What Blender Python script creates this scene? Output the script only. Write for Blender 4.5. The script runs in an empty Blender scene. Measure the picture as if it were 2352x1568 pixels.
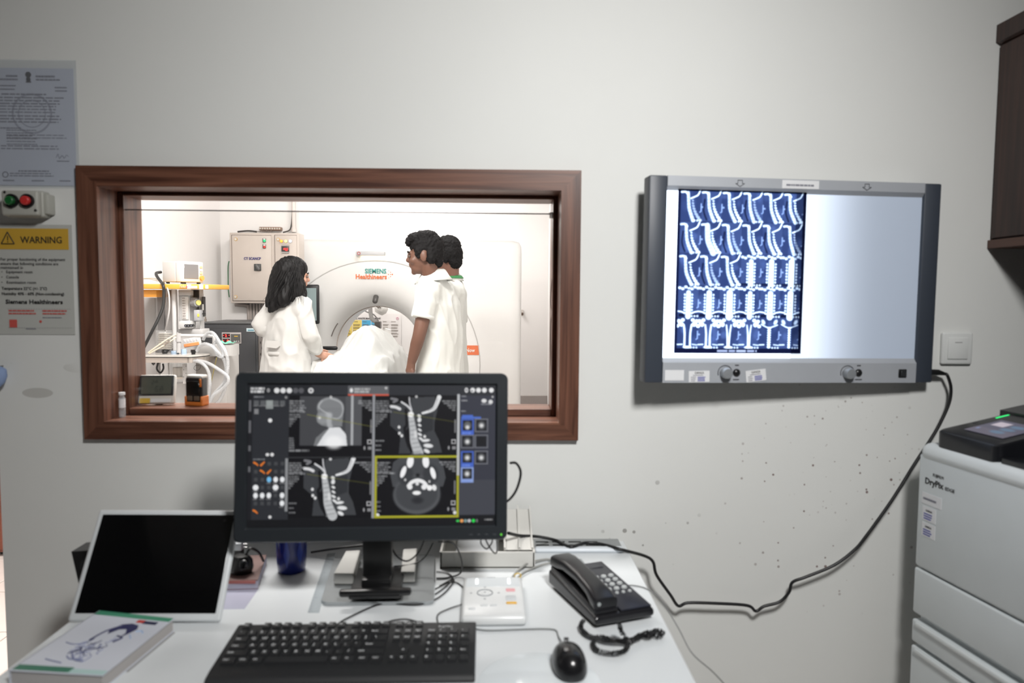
import bpy, bmesh, math, random
import numpy as np
from mathutils import Vector, Matrix, Euler, noise
R = random.Random(7)
SC = bpy.context.scene
COL = SC.collection

# ------------------------------------------------------------------ camera
F_PX, YAW, PITCH, ROLL = 1650.0, 0.0201, 0.0664, 0.0066
CAM = Vector((0.0, -1.93, 1.41))
_cy, _sy, _cp, _sp = math.cos(YAW), math.sin(YAW), math.cos(PITCH), math.sin(PITCH)
FW = Vector((_sy * _cp, _cy * _cp, -_sp))
_r0 = Vector((_cy, -_sy, 0)); _u0 = _r0.cross(FW)
RT = _r0 * math.cos(ROLL) + _u0 * math.sin(ROLL)
UP = -_r0 * math.sin(ROLL) + _u0 * math.cos(ROLL)
cd = bpy.data.cameras.new('camera'); cam = bpy.data.objects.new('camera', cd); COL.objects.link(cam)
cd.sensor_width = 36.0; cd.lens = F_PX / 2352 * 36.0; cd.clip_start = 0.02
cam.matrix_world = Matrix(((RT.x, UP.x, -FW.x, CAM.x), (RT.y, UP.y, -FW.y, CAM.y), (RT.z, UP.z, -FW.z, CAM.z), (0, 0, 0, 1)))
cd.dof.use_dof = True; cd.dof.focus_distance = 4.6; cd.dof.aperture_fstop = 3.3
SC.camera = cam

# ------------------------------------------------------------------ world, lights, exposure
w = bpy.data.worlds.new('world'); SC.world = w; w.use_nodes = True
w.node_tree.nodes['Background'].inputs[0].default_value = (0.8, 0.85, 0.9, 1); w.node_tree.nodes['Background'].inputs[1].default_value = 0.02
def area(name, loc, sx, sy, power, col=(1, 1, 1), rot=(0, 0, 0), spread=math.pi):
    l = bpy.data.lights.new(name, 'AREA'); l.shape = 'RECTANGLE'; l.size = sx; l.size_y = sy; l.energy = power; l.color = col; l.spread = spread
    o = bpy.data.objects.new(name, l); o.location = loc; o.rotation_euler = rot; COL.objects.link(o); return o
CONTROL_LAMP, CONTROL_AIM = Vector((0.52, -2.0, 2.60)), Vector((0.04, 0.0, 0.98))
SCAN_LAMPS = ((-0.95, 0.8, 2.72), (-0.5, 2.6, 2.72), (-0.9, 5.05, 2.72))
area('control_room_light', CONTROL_LAMP, 0.32, 0.32, 20.5, (1.0, 0.99, 0.975), (CONTROL_AIM - CONTROL_LAMP).to_track_quat('-Z', 'Y').to_euler(), math.radians(106))  # unseen ceiling lamp; narrow aimed beam stands in for vignetting at the edges
for k, p in enumerate(SCAN_LAMPS):
    area('scan_room_light', p, 0.9, 0.6, (96, 18, 40)[k], (1.0, 0.955, 0.93))
cy_ = SC.cycles
cy_.max_bounces = 6; cy_.diffuse_bounces = 3; cy_.glossy_bounces = 3; cy_.transmission_bounces = 5; cy_.transparent_max_bounces = 10; cy_.adaptive_threshold = 0.04; cy_.caustics_reflective = False; cy_.caustics_refractive = False
SC.view_settings.view_transform = 'Standard'; SC.view_settings.look = 'None'
SC.view_settings.exposure = 0.0; SC.view_settings.gamma = 1.0; SC.view_settings.use_curve_mapping = False

# ------------------------------------------------------------------ pixel helpers (photo frame 2352x1568)
def ray(px, py): return FW + RT * ((px - 1176) / F_PX) + UP * ((784 - py) / F_PX)
def at_y(px, py, y):
    d = ray(px, py); return CAM + d * ((y - CAM.y) / d.y)
def at_z(px, py, z):
    d = ray(px, py); return CAM + d * ((z - CAM.z) / d.z)

# ------------------------------------------------------------------ materials
def lin(c): return tuple(((v / 255) / 12.92 if v / 255 <= 0.04045 else ((v / 255 + 0.055) / 1.055) ** 2.4) for v in c)
MATS = {}
def M(name, rgb, rough=0.5, metal=0.0, emis=0.0, ecol=None, var=0.04, vscale=14.0, bump=0.0, bscale=180.0, spec=0.5, coat=0.0, alpha=1.0, trans=0.0, sheen=0.0, sss=0.0):
    if name in MATS: return MATS[name]
    m = bpy.data.materials.new(name); m.use_nodes = True; nt = m.node_tree; N = nt.nodes; L = nt.links
    b = N['Principled BSDF']; c = lin(rgb)
    b.inputs['Roughness'].default_value = rough; b.inputs['Metallic'].default_value = metal
    b.inputs['Specular IOR Level'].default_value = spec; b.inputs['Coat Weight'].default_value = coat
    b.inputs['Alpha'].default_value = alpha; b.inputs['Transmission Weight'].default_value = trans
    b.inputs['Base Color'].default_value = (*c, 1)
    if sheen: b.inputs['Sheen Weight'].default_value = sheen
    if sss and False: b.inputs['Subsurface Weight'].default_value = sss; b.inputs['Subsurface Radius'].default_value = (0.02, 0.008, 0.004)
    if emis: m.cycles.emission_sampling = 'NONE'; b.inputs['Emission Strength'].default_value = emis; b.inputs['Emission Color'].default_value = (*lin(ecol or rgb), 1)
    tc = N.new('ShaderNodeTexCoord')
    if var:
        nz = N.new('ShaderNodeTexNoise'); nz.inputs['Scale'].default_value = vscale; nz.inputs['Detail'].default_value = 4
        L.new(tc.outputs['Object'], nz.inputs['Vector'])
        mx = N.new('ShaderNodeMix'); mx.data_type = 'RGBA'
        mx.inputs[6].default_value = (*[v * (1 - var) for v in c], 1); mx.inputs[7].default_value = (*[min(1, v * (1 + var)) for v in c], 1)
        L.new(nz.outputs['Fac'], mx.inputs[0]); L.new(mx.outputs[2], b.inputs['Base Color'])
    if bump:
        nb = N.new('ShaderNodeTexNoise'); nb.inputs['Scale'].default_value = bscale; nb.inputs['Detail'].default_value = 3
        L.new(tc.outputs['Object'], nb.inputs['Vector'])
        bp = N.new('ShaderNodeBump'); bp.inputs['Strength'].default_value = bump; bp.inputs['Distance'].default_value = 0.002
        L.new(nb.outputs['Fac'], bp.inputs['Height']); L.new(bp.outputs['Normal'], b.inputs['Normal'])
    MATS[name] = m; return m
def wood(name, dark, light, axis, rough=0.38, scale=1.0):
    if name in MATS: return MATS[name]
    m = bpy.data.materials.new(name); m.use_nodes = True; nt = m.node_tree; N = nt.nodes; L = nt.links; b = N['Principled BSDF']
    tc = N.new('ShaderNodeTexCoord'); mp = N.new('ShaderNodeMapping'); L.new(tc.outputs['Object'], mp.inputs['Vector'])
    s = [38 * scale] * 3; s[axis] = 1.6 * scale; mp.inputs['Scale'].default_value = s
    n1 = N.new('ShaderNodeTexNoise'); n1.inputs['Scale'].default_value = 1.6; n1.inputs['Detail'].default_value = 7; n1.inputs['Distortion'].default_value = 0.6
    L.new(mp.outputs[0], n1.inputs['Vector'])
    rp = N.new('ShaderNodeValToRGB'); rp.color_ramp.elements[0].position = 0.33; rp.color_ramp.elements[1].position = 0.7
    rp.color_ramp.elements[0].color = (*lin(dark), 1); rp.color_ramp.elements[1].color = (*lin(light), 1)
    L.new(n1.outputs['Fac'], rp.inputs[0]); L.new(rp.outputs[0], b.inputs['Base Color'])
    b.inputs['Roughness'].default_value = rough
    bp = N.new('ShaderNodeBump'); bp.inputs['Strength'].default_value = 0.12; bp.inputs['Distance'].default_value = 0.001
    L.new(n1.outputs['Fac'], bp.inputs['Height']); L.new(bp.outputs[0], b.inputs['Normal'])
    MATS[name] = m; return m
def glassy(name, tint=(1, 1, 1), gloss=0.05, rough=0.02, milky=0.0, milk_col=(0.9, 0.92, 0.94)):
    """thin clear sheet: transparent + fresnel gloss + a little milkiness"""
    if name in MATS: return MATS[name]
    m = bpy.data.materials.new(name); m.use_nodes = True; nt = m.node_tree; N = nt.nodes; L = nt.links
    for n in list(N): N.remove(n)
    out = N.new('ShaderNodeOutputMaterial'); tr = N.new('ShaderNodeBsdfTransparent'); tr.inputs[0].default_value = (*tint, 1)
    gl = N.new('ShaderNodeBsdfGlossy'); gl.inputs['Roughness'].default_value = rough
    nz = N.new('ShaderNodeTexNoise'); nz.inputs['Scale'].default_value = 6
    mr = N.new('ShaderNodeMapRange'); mr.inputs[3].default_value = gloss * 0.8; mr.inputs[4].default_value = gloss * 1.2
    L.new(nz.outputs['Fac'], mr.inputs[0])
    m1 = N.new('ShaderNodeMixShader'); L.new(mr.outputs[0], m1.inputs[0]); L.new(tr.outputs[0], m1.inputs[1]); L.new(gl.outputs[0], m1.inputs[2])
    last = m1
    if milky:
        df = N.new('ShaderNodeBsdfDiffuse'); df.inputs[0].default_value = (*milk_col, 1)
        m2 = N.new('ShaderNodeMixShader'); m2.inputs[0].default_value = milky; L.new(last.outputs[0], m2.inputs[1]); L.new(df.outputs[0], m2.inputs[2]); last = m2
    L.new(last.outputs[0], out.inputs[0]); MATS[name] = m; return m
def attr_mat(name, mode, strength=1.0):
    if name in MATS: return MATS[name]
    m = bpy.data.materials.new(name); m.use_nodes = True; nt = m.node_tree; N = nt.nodes; L = nt.links
    at = N.new('ShaderNodeVertexColor'); at.layer_name = 'Col'
    if mode == 'emit':
        b = N['Principled BSDF']; b.inputs['Base Color'].default_value = (0.01, 0.01, 0.012, 1); b.inputs['Roughness'].default_value = 0.35
        L.new(at.outputs[0], b.inputs['Emission Color']); b.inputs['Emission Strength'].default_value = strength
    elif mode == 'film':
        for n in list(N):
            if n != at: N.remove(n)
        out = N.new('ShaderNodeOutputMaterial'); tr = N.new('ShaderNodeBsdfTransparent'); L.new(at.outputs[0], tr.inputs[0]); L.new(tr.outputs[0], out.inputs[0])
    else:
        b = N['Principled BSDF']; L.new(at.outputs[0], b.inputs['Base Color']); b.inputs['Roughness'].default_value = 0.45
    MATS[name] = m; return m

# ------------------------------------------------------------------ mesh builder
def catmull(pts, n=8, closed=False):
    P = [Vector(p) for p in pts]; out = []
    k = len(P)
    rng = range(k) if closed else range(k - 1)
    for i in rng:
        if closed: a, b, c, d = P[(i - 1) % k], P[i], P[(i + 1) % k], P[(i + 2) % k]
        else: a, b, c, d = P[max(i - 1, 0)], P[i], P[i + 1], P[min(i + 2, k - 1)]
        for j in range(n):
            t = j / n
            out.append(0.5 * ((2 * b) + (c - a) * t + (2 * a - 5 * b + 4 * c - d) * t * t + (3 * b - a - 3 * c + d) * t ** 3))
    if not closed: out.append(P[-1])
    return out
class MB:
    def __init__(s): s.v = []; s.f = []; s.sm = []
    def add(s, vs, fs, smooth=False):
        o = len(s.v); s.v += [tuple(v) for v in vs]; s.f += [tuple(i + o for i in f) for f in fs]; s.sm += [smooth] * len(fs); return s
    def box(s, x0, x1, y0, y1, z0, z1, mat=None):
        vs = [Vector(p) for p in ((x0, y0, z0), (x1, y0, z0), (x1, y1, z0), (x0, y1, z0), (x0, y0, z1), (x1, y0, z1), (x1, y1, z1), (x0, y1, z1))]
        if mat: vs = [mat @ v for v in vs]
        return s.add(vs, [(0, 3, 2, 1), (4, 5, 6, 7), (0, 1, 5, 4), (1, 2, 6, 5), (2, 3, 7, 6), (3, 0, 4, 7)])
    def bm(s, b, mat=None, smooth=False):
        b.verts.ensure_lookup_table(); vs = [(mat @ v.co) if mat else v.co.copy() for v in b.verts]
        s.add(vs, [[v.index for v in f.verts] for f in b.faces], smooth); b.free(); return s
    def rbox(s, x0, x1, y0, y1, z0, z1, r=0.004, seg=2, mat=None, axis=None):
        b = bmesh.new(); bmesh.ops.create_cube(b, size=1.0)
        for v in b.verts: v.co = Vector(((x0 + x1) / 2 + v.co.x * (x1 - x0), (y0 + y1) / 2 + v.co.y * (y1 - y0), (z0 + z1) / 2 + v.co.z * (z1 - z0)))
        ed = b.edges[:]
        if axis is not None: ed = [e for e in ed if abs((e.verts[0].co - e.verts[1].co).normalized()[axis]) > 0.9]
        r = min(r, 0.49 * min(abs(x1 - x0), abs(y1 - y0), abs(z1 - z0))) if axis is None else r
        bmesh.ops.bevel(b, geom=ed, offset=r, segments=seg, affect='EDGES', profile=0.5)
        b.verts.index_update(); return s.bm(b, mat, True)
    def cyl(s, p0, p1, r0, r1=None, n=16, cap=True):
        r1 = r0 if r1 is None else r1; p0 = Vector(p0); p1 = Vector(p1); d = (p1 - p0).normalized()
        a = d.orthogonal().normalized(); b = d.cross(a)
        vs = [p0 + (a * math.cos(t) + b * math.sin(t)) * r0 for t in [2 * math.pi * i / n for i in range(n)]]
        vs += [p1 + (a * math.cos(t) + b * math.sin(t)) * r1 for t in [2 * math.pi * i / n for i in range(n)]]
        fs = [(i, (i + 1) % n, n + (i + 1) % n, n + i) for i in range(n)]
        s.add(vs, fs, True)
        if cap: s.add(vs, [tuple(range(n))[::-1], tuple(range(n, 2 * n))])
        return s
    def tube(s, pts, r, n=8, sm=6, closed=False, rad=None):
        P = catmull(pts, sm, closed) if sm else [Vector(p) for p in pts]
        k = len(P); vs = []; a = None
        for i, p in enumerate(P):
            d = (P[(i + 1) % k if closed else min(i + 1, k - 1)] - P[(i - 1) % k if closed else max(i - 1, 0)])
            d = d.normalized() if d.length > 1e-9 else Vector((0, 0, 1))
            if a is None: a = d.orthogonal().normalized()
            a = a - d * a.dot(d)
            a = a.normalized() if a.length > 1e-6 else d.orthogonal().normalized()
            b = d.cross(a); rr = rad(i / max(1, k - 1)) if rad else r
            vs += [p + (a * math.cos(t) + b * math.sin(t)) * rr for t in [2 * math.pi * j / n for j in range(n)]]
        fs = []
        for i in range(k if closed else k - 1):
            i2 = (i + 1) % k
            fs += [(i * n + j, i * n + (j + 1) % n, i2 * n + (j + 1) % n, i2 * n + j) for j in range(n)]
        s.add(vs, fs, True)
        if not closed: s.add(vs, [tuple(range(n))[::-1], tuple(range((k - 1) * n, k * n))])
        return s
    def lathe(s, prof, n=32, mat=None, smooth=True):
        vs = []
        for r, z in prof: vs += [Vector((r * math.cos(2 * math.pi * j / n), r * math.sin(2 * math.pi * j / n), z)) for j in range(n)]
        if mat: vs = [mat @ v for v in vs]
        fs = [(i * n + j, i * n + (j + 1) % n, (i + 1) * n + (j + 1) % n, (i + 1) * n + j) for i in range(len(prof) - 1) for j in range(n)]
        return s.add(vs, fs, smooth)
    def prism(s, poly, d0, d1, mp):
        """poly in (u, v), extruded from depth d0 to d1; mp(u, v, d) -> point"""
        k = len(poly); vs = [mp(u, v, d0) for u, v in poly] + [mp(u, v, d1) for u, v in poly]
        return s.add(vs, [tuple(range(k)), tuple(range(2 * k - 1, k - 1, -1))] + [(i, k + i, k + (i + 1) % k, (i + 1) % k) for i in range(k)])
    def loops(s, loops, closed_ring=True, smooth=True, cap0=False, cap1=False):
        n = len(loops[0]); vs = [p for l in loops for p in l]
        m = n if closed_ring else n - 1
        s.add(vs, [(i * n + j, i * n + (j + 1) % n, (i + 1) * n + (j + 1) % n, (i + 1) * n + j) for i in range(len(loops) - 1) for j in range(m)], smooth)
        if cap0: s.add(loops[0], [tuple(range(n))[::-1]])
        if cap1: s.add(loops[-1], [tuple(range(n))])
        return s
    def build(s, name, mat, parent=None, world=True, sharp=40):
        off = Vector((0, 0, 0))
        if parent is not None and world:
            p = parent
            while p is not None: off += p.location; p = p.parent
        me = bpy.data.meshes.new(name); me.from_pydata([(v[0] - off.x, v[1] - off.y, v[2] - off.z) for v in s.v], [], s.f)
        me.polygons.foreach_set('use_smooth', s.sm); me.materials.append(mat); me.validate(); me.update()
        b = bmesh.new(); b.from_mesh(me); bmesh.ops.remove_doubles(b, verts=b.verts, dist=1e-6); bmesh.ops.recalc_face_normals(b, faces=b.faces); b.to_mesh(me); b.free()
        if any(s.sm): me.set_sharp_from_angle(angle=math.radians(sharp))
        return link(name, me, parent)
def link(name, me, parent=None):
    o = bpy.data.objects.new(name, me); COL.objects.link(o)
    if parent is not None: o.parent = parent
    return o
def tag(o, label, cat, group=None, kind=None):
    o['label'] = label; o['category'] = cat
    if group: o['group'] = group
    if kind: o['kind'] = kind
    return o
def thing(name, label, cat, loc=(0, 0, 0), rot=(0, 0, 0), group=None):
    o = bpy.data.objects.new(name, None); COL.objects.link(o); o.location = loc; o.rotation_euler = rot; o.empty_display_size = 0.05
    return tag(o, label, cat, group)
def struct(o): o['kind'] = 'structure'; return o
def bx(name, mat, parent, x0, x1, y0, y1, z0, z1, r=0.0, seg=2, world=True):
    mb = MB()
    (mb.rbox(x0, x1, y0, y1, z0, z1, r, seg) if r else mb.box(x0, x1, y0, y1, z0, z1))
    return mb.build(name, mat, parent, world)
def text(name, s, mat, parent, mtx, size=0.02, width=None, bold=0.0, depth=0.0006, align='LEFT', spacing=1.0, line=1.0):
    """flat lettering; mtx maps text plane (x right, y up, z out) into the parent's space"""
    cu = bpy.data.curves.new(name, 'FONT'); cu.body = s; cu.size = size; cu.offset = bold * size; cu.extrude = depth / 2; cu.align_x = align; cu.resolution_u = 2; cu.space_character = spacing; cu.space_line = line
    ob = bpy.data.objects.new(name, cu); me = bpy.data.meshes.new_from_object(ob); bpy.data.objects.remove(ob); bpy.data.curves.remove(cu)
    if width and len(me.vertices):
        xs = [v.co.x for v in me.vertices]; k = width / max(1e-6, max(xs) - min(xs))
        for v in me.vertices: v.co.x *= k
    me.transform(mtx); me.materials.clear(); me.materials.append(mat)
    return link(name, me, parent)
def wall_mtx(x, y, z): return Matrix.Translation((x, y, z)) @ Matrix.Rotation(math.pi / 2, 4, 'X')   # faces -Y
def raster(name, img, mat, parent, mtx, wd, ht):
    """picture as a finely divided sheet with a colour per point; img rows run from the top; sheet in x right, y up, from (0,0)"""
    H, W = img.shape[:2]
    xs = np.linspace(0, wd, W); ys = np.linspace(ht, 0, H); X, Y = np.meshgrid(xs, ys)
    co = np.stack([X, Y, np.zeros_like(X)], -1).reshape(-1, 3)
    m = np.array(mtx); co = co @ m[:3, :3].T + m[:3, 3]
    i = np.arange(H * W).reshape(H, W); q = np.stack([i[:-1, :-1], i[1:, :-1], i[1:, 1:], i[:-1, 1:]], -1).reshape(-1, 4)
    me = bpy.data.meshes.new(name); me.vertices.add(H * W); me.vertices.foreach_set('co', co.ravel().astype(np.float32))
    me.loops.add(q.size); me.loops.foreach_set('vertex_index', q.ravel().astype(np.int32)); me.polygons.add(len(q))
    me.polygons.foreach_set('loop_start', np.arange(0, q.size, 4, dtype=np.int32))
    ca = me.color_attributes.new('Col', 'FLOAT_COLOR', 'POINT'); s = np.clip(img, 0, 1)
    l = np.where(s <= 0.04045, s / 12.92, ((s + 0.055) / 1.055) ** 2.4)
    ca.data.foreach_set('color', np.concatenate([l, np.ones((H, W, 1))], -1).ravel().astype(np.float32))
    me.materials.append(mat); me.update(); me.validate()
    return link(name, me, parent)
class Canvas:
    def __init__(s, W, H, bg, sx=1, sy=1, ox=0, oy=0):
        s.W, s.H = W, H; s.a = np.zeros((H, W, 3)) + np.array(bg) / 255.0; s.k = (sx, sy, ox, oy)
        s.Y, s.X = np.mgrid[0:H, 0:W]; s.X = s.X + 0.5; s.Y = s.Y + 0.5
    def t(s, x, y): sx, sy, ox, oy = s.k; return (x - ox) * sx, (y - oy) * sy
    def put(s, m, col, al=1.0):
        m = np.clip(m, 0, 1)[..., None] * al; s.a = s.a * (1 - m) + np.array(col) / 255.0 * m
    def rect(s, x0, y0, x1, y1, col, al=1.0):
        x0, y0 = s.t(x0, y0); x1, y1 = s.t(x1, y1)
        m = np.clip(np.minimum(s.X - x0, x1 - s.X) + 0.5, 0, 1) * np.clip(np.minimum(s.Y - y0, y1 - s.Y) + 0.5, 0, 1); s.put(m, col, al)
    def frame(s, x0, y0, x1, y1, wd, col, al=1.0):
        for r in ((x0, y0, x1, y0 + wd), (x0, y1 - wd, x1, y1), (x0, y0, x0 + wd, y1), (x1 - wd, y0, x1, y1)): s.rect(*r, col, al)
    def disk(s, x, y, rx, ry, col, al=1.0, soft=1.2, rot=0):
        cx, cy = s.t(x, y); rx *= s.k[0]; ry *= s.k[1]; c, n = math.cos(rot), math.sin(rot)
        u = (s.X - cx) * c + (s.Y - cy) * n; v = -(s.X - cx) * n + (s.Y - cy) * c
        d = (1 - np.sqrt((u / rx) ** 2 + (v / ry) ** 2)) * min(rx, ry); s.put(d / soft + 0.5, col, al)
    def stroke(s, pts, w0, col, al=1.0, w1=None, soft=1.0, sm=4):
        P = [s.t(*p) for p in pts]
        if sm and len(P) > 2: P = [(v.x, v.y) for v in catmull([(x, y, 0) for x, y in P], sm)]
        w1 = w0 if w1 is None else w1; best = np.full((s.H, s.W), -1e9); n = len(P) - 1; sc = (s.k[0] + s.k[1]) / 4
        for i in range(n):
            (ax, ay), (bx_, by) = P[i], P[i + 1]; dx, dy = bx_ - ax, by - ay; l2 = dx * dx + dy * dy + 1e-9
            t = np.clip(((s.X - ax) * dx + (s.Y - ay) * dy) / l2, 0, 1)
            d = np.hypot(s.X - ax - t * dx, s.Y - ay - t * dy); wd = (w0 + (w1 - w0) * (i + t) / n) * sc
            best = np.maximum(best, wd - d)
        s.put(best / soft + 0.5, col, al)
    def poly(s, pts, col, al=1.0):
        P = [s.t(*p) for p in pts]; m = np.zeros((s.H, s.W), bool); n = len(P)
        for i in range(n):
            (x0, y0), (x1, y1) = P[i], P[(i + 1) % n]
            if y0 == y1: continue
            c = ((y0 > s.Y) != (y1 > s.Y)) & (s.X < (x1 - x0) * (s.Y - y0) / (y1 - y0) + x0); m ^= c
        s.put(m.astype(float), col, al)
    def lines(s, x, y, wd, n, pitch, col=(170, 172, 175), right=False, h=0.6, al=0.8, taper=0.0):
        rr = random.Random(int(x * 13 + y * 7))
        for i in range(n):
            ww = wd * (1 - taper * i / max(1, n - 1)) * rr.uniform(0.72, 1.0)
            a, b = (x - ww, x) if right else (x, x + ww)
            p = a
            while p < b:
                q = min(b, p + rr.uniform(0.12, 0.35) * wd); s.rect(p, y + i * pitch, q, y + i * pitch + pitch * h, col, al * rr.uniform(0.7, 1)); p = q + 0.03 * wd
    def blur(s, k):
        for ax in (0, 1):
            acc = np.zeros_like(s.a); n = 0
            for d in range(-k, k + 1): acc += np.roll(s.a, d, axis=ax); n += 1
            s.a = acc / n
# ================================================================== room shell
WHITE_TRIM = M('white_trim_paint', (215, 214, 210), 0.5)
def wall_paint(name, rgb, specks=False, rough=0.55):
    m = bpy.data.materials.new(name); m.use_nodes = True; nt = m.node_tree; N = nt.nodes; L = nt.links; b = N['Principled BSDF']; b.inputs['Roughness'].default_value = rough
    b.inputs['Specular IOR Level'].default_value = 0.3
    tc = N.new('ShaderNodeTexCoord'); c = lin(rgb)
    n1 = N.new('ShaderNodeTexNoise'); n1.inputs['Scale'].default_value = 2.2; n1.inputs['Detail'].default_value = 6; L.new(tc.outputs['Object'], n1.inputs['Vector'])
    mx = N.new('ShaderNodeMix'); mx.data_type = 'RGBA'; mx.inputs[6].default_value = (*[v * 0.96 for v in c], 1); mx.inputs[7].default_value = (*[min(1, v * 1.03) for v in c], 1)
    L.new(n1.outputs['Fac'], mx.inputs[0]); col = mx.outputs[2]
    def blotch(center, rad, scale, thr, rgb2, amount, stretch=(1, 1, 1)):
        nonlocal col
        mp = N.new('ShaderNodeMapping'); mp.inputs['Scale'].default_value = stretch; L.new(tc.outputs['Object'], mp.inputs['Vector'])
        vo = N.new('ShaderNodeTexVoronoi'); vo.inputs['Scale'].default_value = scale; L.new(mp.outputs[0], vo.inputs['Vector'])
        lt = N.new('ShaderNodeMath'); lt.operation = 'LESS_THAN'
        # every cell has its own speck size, many of them none
        sx = N.new('ShaderNodeSeparateColor'); L.new(vo.outputs['Color'], sx.inputs[0])
        pw = N.new('ShaderNodeMath'); pw.operation = 'POWER'; pw.inputs[1].default_value = 2.5; L.new(sx.outputs[0], pw.inputs[0])
        mu = N.new('ShaderNodeMath'); mu.operation = 'MULTIPLY'; mu.inputs[1].default_value = thr; L.new(pw.outputs[0], mu.inputs[0])
        L.new(vo.outputs['Distance'], lt.inputs[0]); L.new(mu.outputs[0], lt.inputs[1])
        ds = N.new('ShaderNodeVectorMath'); ds.operation = 'DISTANCE'; ds.inputs[1].default_value = center; L.new(tc.outputs['Object'], ds.inputs[0])
        mr = N.new('ShaderNodeMapRange'); mr.inputs[1].default_value = rad; mr.inputs[2].default_value = rad * 0.55; mr.inputs[3].default_value = 0; mr.inputs[4].default_value = amount; L.new(ds.outputs['Value'], mr.inputs[0])
        mm = N.new('ShaderNodeMath'); mm.operation = 'MULTIPLY'; L.new(lt.outputs[0], mm.inputs[0]); L.new(mr.outputs[0], mm.inputs[1])
        mx2 = N.new('ShaderNodeMix'); mx2.data_type = 'RGBA'; mx2.inputs[7].default_value = (*lin(rgb2), 1); L.new(mm.outputs[0], mx2.inputs[0]); L.new(col, mx2.inputs[6]); col = mx2.outputs[2]
    if specks:
        blotch((0.92, 0, 0.86), 0.36, 46, 0.19, (92, 52, 46), 0.8)
        blotch((0.98, 0, 0.98), 0.22, 62, 0.19, (96, 60, 50), 0.7)
        blotch((0.42, 0, 0.78), 0.16, 34, 0.26, (90, 84, 78), 0.6)
        blotch((-1.23, 0, 1.13), 0.14, 9, 0.42, (150, 146, 138), 0.45, (1, 1, 3.0))
    L.new(col, b.inputs['Base Color'])
    n2 = N.new('ShaderNodeTexNoise'); n2.inputs['Scale'].default_value = 9; n2.inputs['Detail'].default_value = 5; L.new(tc.outputs['Object'], n2.inputs['Vector'])
    bp = N.new('ShaderNodeBump'); bp.inputs['Strength'].default_value = 0.12; bp.inputs['Distance'].default_value = 0.004; L.new(n2.outputs['Fac'], bp.inputs['Height']); L.new(bp.outputs[0], b.inputs['Normal'])
    MATS[name] = m; return m
W_CTRL = wall_paint('control_room_paint', (222, 223, 220), True)
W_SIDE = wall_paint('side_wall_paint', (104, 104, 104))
W_CT = wall_paint('scan_room_paint', (243, 240, 238), rough=0.5)
XL, XR = -3.2, 1.70
# window opening in the front wall
OX0, OX1, OZ0, OZ1 = -1.057, 0.178, 1.058, 1.694
TH = 0.19
mb = MB()
mb.box(-1.336, OX0, 0, TH, 0, 2.8); mb.box(OX1, XR, 0, TH, 0, 2.8); mb.box(OX0, OX1, 0, TH, 0, OZ0); mb.box(OX0, OX1, 0, TH, OZ1, 2.8); mb.box(-1.95, -1.336, 0, TH, 2.12, 2.8)
o = struct(mb.build('wall_front', W_CTRL)); o['label'] = 'off-white painted wall between control room and scanner room'
struct(bx('wall_right', W_SIDE, None, XR, XR + 0.1, -3.6, TH, 0, 2.8))
struct(bx('wall_back', W_SIDE, None, -2.05, XR + 0.1, -3.7, -3.6, 0, 2.8))
struct(bx('wall_left', W_CT, None, XL - 0.1, XL, TH, 2.15, 0, 2.8)); struct(bx('wall_left_control', W_SIDE, None, -2.05, -1.95, -3.7, TH, 0, 2.8)); struct(bx('wall_door_side', W_CT, None, XL, -2.05, 0, TH, 0, 2.8))
struct(bx('ceiling', M('ceiling_paint', (205, 205, 202), 0.8), None, XL - 0.1, XR + 0.1, -3.7, 6.0, 2.8, 2.9))
fl = struct(bx('floor', M('tile_grout', (120, 108, 100), 0.8), None, XL - 0.1, XR + 0.1, -3.7, 6.0, -0.1, -0.006))
TILE = M('floor_tile_glaze', (222, 212, 205), 0.25, var=0.05, vscale=9)
tm = MB(); tm.rbox(-0.197, 0.197, -0.197, 0.197, -0.008, 0.0, 0.002, 1); tme = None
for i in range(12):
    for j in range(-4, 15):
        if tme is None: o = tm.build('tile', TILE, fl); tme = o.data
        else: o = link('tile', tme, fl)
        o.location = (XL + 0.2 + 0.4 * i, -1.6 + 0.4 * j, 0)
# scan room walls
struct(bx('wall_block', W_CT, None, XL, -2.06, 2.15, 6.0, 0, 2.8))
struct(bx('wall_far', W_CT, None, -2.06, 0.60, 5.67, 5.8, 0, 2.8))
struct(bx('wall_far_right', W_CT, None, 0.53, 0.63, TH, 5.67, 0, 2.8))
struct(bx('wall_stub', W_CT, None, -2.06, -1.475, 3.48, 3.56, 0, 2.8))
struct(bx('baseboard_far', M('skirting_stone', (176, 168, 164), 0.4), None, -2.05, 0.53, 5.63, 5.67, 0, 0.33))
# ceiling lamps
def lamp(loc, sx, sy, label):
    t = thing('ceiling_light', label, 'ceiling light', (loc[0], loc[1], loc[2] + 0.02))
    mb = MB()
    for a in ((-sx, -sx + 0.03, -sy, sy), (sx - 0.03, sx, -sy, sy), (-sx, sx, -sy, -sy + 0.03), (-sx, sx, sy - 0.03, sy)): mb.box(a[0], a[1], a[2], a[3], 0.0, 0.12)
    mb.build('frame', M('lamp_frame_white', (220, 220, 220), 0.5), t, world=False)
    bx('diffuser', M('lamp_diffuser', (240, 240, 240), 0.5, emis=2.0), t, -sx + 0.03, sx - 0.03, -sy + 0.03, sy - 0.03, 0.05, 0.06, world=False)
t = thing('unseen_spot_lamp', 'unseen ceiling lamp shaped as a spot to darken the wall edges', 'spotlight', CONTROL_LAMP, (CONTROL_AIM - CONTROL_LAMP).to_track_quat('-Z', 'Y').to_euler())  # unseen fixture, made a spot only to go with the narrowed beam
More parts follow.
